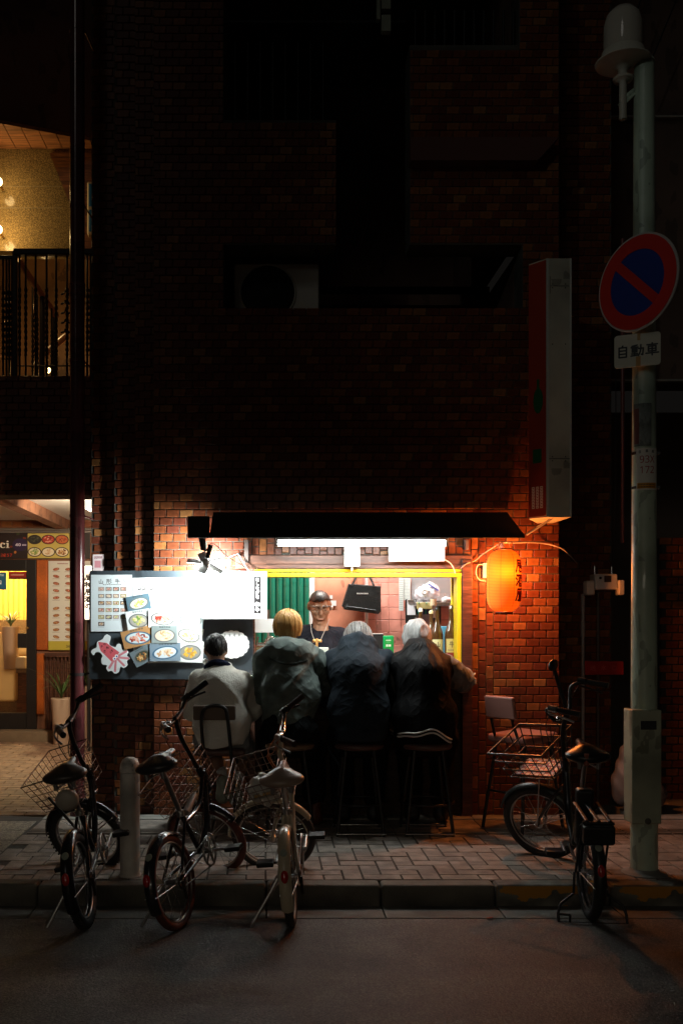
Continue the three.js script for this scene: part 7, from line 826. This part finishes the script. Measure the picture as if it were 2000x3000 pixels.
{
  const blackP = M(0.02, 0.02, 0.022, { roughness: 0.25, clearcoat: 0.6 }), wire = M(0.18, 0.13, 0.11, { roughness: 0.4, metalness: 0.7 }), rimS = M(0.5, 0.5, 0.5, { roughness: 0.3, metalness: 1 }), darkLeather = M(0.045, 0.035, 0.03, { roughness: 0.35 });
  const bk = (o) => ({ w: 0.33, d: 0.24, h: 0.2, y: 0.52, flare: 0.22, step: 0.04, r: 0.0022, rings: [0, 1], mat: wire, ...o });
  bicycle('black small wheeled bicycle left of the bollard with fat tyres and a wire basket', { at: [PX(262, 2.15), 0, 2.15], dir: [0.02, -1], wb: 0.82, lean: 0.17, R: 0.232, tyreR: 0.026, knobs: true, tyre: rubber, rim: rimS, frame: blackP, thick: 0.0165, seat: 0.73, saddle: darkLeather, fender: M(0.04, 0.04, 0.042, { roughness: 0.2, metalness: 0.6 }), steer: 1.32, bar: 0.93, barW: 0.26, stand: 'side', crank: 0.15, basket: bk(), fork: blackP, extra: (t, k) => { lpart(t, 'seat_bag', net(ellip(V(k.sad.x - 0.1, k.sad.y - 0.11, 0), 0.035, 0.055, 0.06), V(k.sad.x - 0.16, k.sad.y - 0.19, -0.09), V(k.sad.x - 0.04, k.sad.y - 0.03, 0.09), 0.009, 3), M(0.4, 0.36, 0.3, { roughness: 0.5 }), 'pale bag under the saddle'); lpart(t, 'frame_lock', rod(V(k.clamp.x - 0.02, k.clamp.y - 0.08, -0.03), V(k.clamp.x + 0.2, k.clamp.y + 0.04, -0.2), 0.008), black); } });
  bicycle('black small wheeled bicycle with reddish tyres in the middle of the left group', { at: [PX(535, 2.2), 0, 2.2], dir: [0.34, -1], wb: 0.84, lean: 0.19, R: 0.23, tyreR: 0.021, tyre: M(0.12, 0.035, 0.025, { roughness: 0.7 }), rim: rimS, frame: blackP, thick: 0.0165, second: true, seat: 0.78, saddle: M(0.03, 0.03, 0.032, { roughness: 0.3 }), fender: blackP, steer: 1.5, bar: 0.95, barW: 0.26, stand: 'side', crank: -0.3, cable: M(0.2, 0.05, 0.03), basket: bk({ y: 0.5 }), extra: (t, k) => { lpart(t, 'carry_handle', rod(V(k.clamp.x + 0.06, k.clamp.y - 0.02, 0), V(k.clamp.x + 0.2, k.clamp.y + 0.03, 0), 0.019, 0.02), M(0.25, 0.22, 0.19, { roughness: 0.4 })); lpart(t, 'foot_peg', rod(V(0, k.R, -0.05), V(0, k.R, -0.12), 0.016), M(0.55, 0.45, 0.28)); } });
  bicycle('cream framed small wheeled bicycle with white walled tyres, right of the left group', { at: [PX(858, 2.13), 0, 2.13], dir: [0.07, -1], wb: 0.78, lean: 0.08, R: 0.238, tyreR: 0.021, tyre: M(0.04, 0.038, 0.036, { roughness: 0.7 }), rim: M(0.62, 0.58, 0.5, { roughness: 0.4 }), frame: M(0.5, 0.46, 0.36, { roughness: 0.3, clearcoat: 0.5 }), thick: 0.024, seat: 0.7, saddle: M(0.3, 0.22, 0.17, { roughness: 0.3 }), fender: M(0.52, 0.45, 0.32, { roughness: 0.25, clearcoat: 0.5 }), steer: 1.5, bar: 0.86, barW: 0.25, stand: 'side', crank: 0.1, barMat: chrome, stem: M(0.5, 0.46, 0.36, { roughness: 0.3 }), grip: M(0.04, 0.02, 0.015), basket: bk({ y: 0.44, w: 0.32, d: 0.26, h: 0.24 }), cable: M(0.4, 0.14, 0.05), bell: M(0.8, 0.6, 0.2, { metalness: 1, roughness: 0.2 }), extra: (t, k) => { lpart(t, 'white_edge', new THREE.TorusGeometry(k.R - 0.03, 0.008, 6, 60).translate(0, k.R, 0), M(0.75, 0.7, 0.6)); lpart(k.piv, 'white_edge', [new THREE.TorusGeometry(k.R - 0.028, 0.012, 6, 60).scale(1, 1, 1.3).translate(...k.L(k.wb, k.R, 0).toArray())], M(0.75, 0.7, 0.6)); } });
  bicycle('black electric bicycle with a wide basket and rear rack in front of the pole', { at: [PX(1722, 2.03), 0, 2.03], dir: [0.1, -1], wb: 0.86, lean: 0.0, R: 0.235, tyreR: 0.026, tyre: rubber, rim: M(0.3, 0.3, 0.3, { roughness: 0.3, metalness: 1 }), frame: M(0.012, 0.012, 0.013, { roughness: 0.3, clearcoat: 0.5 }), thick: 0.022, seat: 0.8, saddle: M(0.012, 0.012, 0.012, { roughness: 0.35 }), fender: M(0.02, 0.022, 0.02, { roughness: 0.35 }), steer: 1.0, bar: 0.92, barW: 0.2, upright: true, stand: 'centre', crank: 0.0,
    basket: { w: 0.33, d: 0.26, h: 0.18, y: 0.58, flare: 0.5, step: 0.055, r: 0.004, rings: [0, 0.35, 0.68, 1], mat: M(0.03, 0.03, 0.03, { roughness: 0.3, clearcoat: 0.5 }), extra: (bk2, L, b) => lpart(bk2, 'basket_liner', uvBox(new THREE.BoxGeometry(b.d * 0.9, 0.004, b.w * 0.62)).translate(L(0.86 - 0.2 + b.d * 0.5, 0).x, b.y - 0.5 + 0.008, 0), M(0.8, 0.7, 0.7, { map: (() => { const t2 = canvasTex(64, 64, (c, w, h) => { c.fillStyle = '#d8cfcf'; c.fillRect(0, 0, w, h); c.fillStyle = '#b0485a'; for (let i = 0; i < 4; i++) for (let k = 0; k < 4; k++) if ((i + k) % 2) c.fillRect(i * 16, k * 16, 13, 13); c.fillStyle = '#30282a'; for (let i = 0; i < 4; i++) c.fillRect(i * 16 + 13, 0, 3, 64); }); t2.wrapS = t2.wrapT = THREE.RepeatWrapping; t2.repeat.set(9, 9); return t2; })(), roughness: 0.5 }), 'pink and white checked liner') },
    extra: (t, k) => { const m = black; lpart(t, 'rear_rack', [rbox(-0.16, 0.14, 0.545, 0.557, -0.065, -0.045, 0.006), rbox(-0.16, 0.14, 0.545, 0.557, -0.01, 0.01, 0.006), rbox(-0.16, 0.14, 0.545, 0.557, 0.045, 0.065, 0.006), rod(V(-0.15, 0.54, -0.075), V(-0.15, 0.54, 0.075), 0.008), ...[-1, 1].flatMap((s) => [rod(V(-0.12, 0.54, s * 0.065), V(0, k.R, s * 0.07), 0.006), rod(V(0.1, 0.54, s * 0.05), V(k.clamp.x, k.clamp.y - 0.08, s * 0.02), 0.006)])], m); lpart(t, 'rack_box', rbox(-0.19, -0.13, 0.44, 0.535, -0.075, 0.075, 0.015), m); lpart(t, 'battery', rbox(0.13, 0.2, 0.32, 0.62, -0.045, 0.045, 0.02), m); lpart(t, 'saddle_handle', rod(V(k.sad.x - 0.12, k.sad.y - 0.03, -0.02), V(k.sad.x - 0.12, k.sad.y + 0.03, -0.02), 0.012), M(0.3, 0.1, 0.07, { roughness: 0.3 }));
      lpart(t, 'centre_stand', [-1, 1].flatMap((s) => bent([V(0.0, k.R, s * 0.075), V(-0.02, 0.13, s * 0.08), V(-0.06, 0.09, s * 0.15), V(-0.08, 0.05, s * 0.165), V(-0.1, 0.008, s * 0.165)], 0.007)).concat([rod(V(-0.1, 0.009, -0.165), V(-0.1, 0.009, 0.165), 0.007), rod(V(-0.1, 0.009, -0.11), V(-0.1, 0.05, -0.11), 0.006), rod(V(-0.1, 0.05, -0.11), V(-0.09, 0.05, -0.165), 0.006)]), m);
      lpart(k.piv, 'upright_grip_end', [rod(k.L(k.wb - 0.298, 0.9, 0), k.L(k.wb - 0.27, 1.2, 0), 0.011), ellipsoidAt(...k.L(k.wb - 0.27, 1.21, 0).toArray(), 0.02, 0.03, 0.05, 0)], m); } });  // upright rod and knob standing for one end of the handlebar
}

{ // what lies in the cream bicycle's basket, a leaf in the gutter, chopsticks on the counter
  scene.updateMatrixWorld(true);
  const cream = scene.children.find((o) => o.userData.label?.startsWith('cream framed')), piv = cream.children.find((o) => o.name === 'steering_assembly'), p = piv.localToWorld(V(0.78 - 0.2 + 0.13 - (0.78 - 0.2), 0.44 + 0.1 - 0.5, 0));
  const t = thing('shopping_bag', 'pale printed shopping bag lying in the basket of the cream bicycle', 'bag', [p.x, p.y - 0.09, p.z]);
  const g = net((() => { const f = ellip(V(0, 0, 0), 0.1, 0.085, 0.1); return (x, y, z) => f(x, y, z) + 0.012 * Math.sin(x * 60 + y * 31) * Math.sin(y * 52 - z * 40); })(), V(-0.14, -0.12, -0.14), V(0.14, 0.12, 0.14), 0.009, 3); g.translate(p.x, p.y, p.z);
  part(t, 'film', g, M(0.55, 0.55, 0.5, { roughness: 0.35 })); part(t, 'printed_band', panel(0.13, 0.03, 0.002, 0, 0, 0).rotateY(-0.1).rotateZ(0.25).translate(p.x, p.y - 0.01, p.z + 0.108), print(128, 32, (c, w, h) => { c.fillStyle = '#8c8c80'; c.fillRect(0, 0, w, h); scribble(c, 8, 6, 112, 20, '#c9922c', 7); }));
  solo('fallen_leaf', 'small red leaf lying at the gutter edge', 'leaf', (() => { const g2 = new THREE.SphereGeometry(1, 8, 4).scale(0.022, 0.003, 0.01).rotateY(0.4); const q = P(1432, 2694, 2.06); return g2.translate(q.x, 0.009, 2.075); })(), M(0.4, 0.06, 0.03));
  solo('chopsticks', 'pale chopsticks sticking out beside the grey sleeve', 'chopsticks', [rod(P(1362, 1978, 0.16), P(1392, 1973, 0.2), 0.003, 0.003, 6), rod(P(1362, 1981, 0.16), P(1391, 1976, 0.21), 0.003, 0.003, 6)], M(0.8, 0.72, 0.55));
}
// ---------------------------------------------------------------- unseen lamp behind the viewer, placed to light pole, signs and upper right wall
{
  const X = -4.5, Z = 9.9, t = thing('unseen_flood_lamp', 'unseen floodlight behind the viewer, placed to light pole, signs and upper wall', 'unseen lamp', [X, 0, Z + 0.6]), c = new THREE.Color(1, 0.95, 0.82);
  part(t, 'shaft', rod(V(X, 0, Z + 0.6), V(X, 6.6, Z + 0.6), 0.08, 0.05, 16), steel); part(t, 'arm', rod(V(X, 6.5, Z + 0.6), V(X, 6.7, Z + 0.2), 0.03, 0.03, 10), steel); part(t, 'lamp_head', rbox(X - 0.15, X + 0.15, 6.5, 6.8, Z - 0.02, Z + 0.2, 0.03), steel);
  part(t, 'lamp_glass', rbox(X - 0.12, X + 0.12, 6.53, 6.77, Z - 0.04, Z - 0.019, 0.01), M(1, 1, 1, { emissive: c, emissiveIntensity: 6 }));
  const l = new THREE.SpotLight(new THREE.Color(0.92, 1, 0.95), 10, 0, 0.24, 1); l.name = 'unseen_flood_lamp'; l.position.set(X, 6.65, Z - 0.1); l.target.position.set(2.9, 4.2, 0.3); l.shadow.radius = 6; l.castShadow = true; scene.add(l, l.target);
}
{ // unseen shop: lamp strip and canopy placed to light only the lower street
  const c = new THREE.Color(1, 0.86, 0.66), t = thing('unseen_shop', 'unseen shopfront behind the viewer, its lit strip and low canopy placed to light the lower street', 'shopfront', [-1, 0, 10.4]);
  part(t, 'wall', box(-6, 4, 0, 5, 10.3, 10.6), M(0.3, 0.26, 0.22, { roughness: 0.9 })); part(t, 'canopy', rbox(-5, 3, 2.19, 2.3, 7.3, 10.3, 0.02), M(0.25, 0.2, 0.17, { roughness: 0.8 }));  // canopy out of view, shaped to stop the strip's light rising
  part(t, 'unseen_lamp_strip', rbox(-3, 1, 2.17, 2.2, 9.5, 9.8, 0.005), M(1, 1, 1, { emissive: c, emissiveIntensity: 1.5 }));
  const l = new THREE.RectAreaLight(c, 5.2, 4, 0.3); l.name = 'unseen_lamp_strip'; l.position.set(-1, 2.14, 9.6); l.lookAt(-1, 0.4, 6); scene.add(l);
}
// ----------------------------------------------------------------
renderer.render(scene, camera);
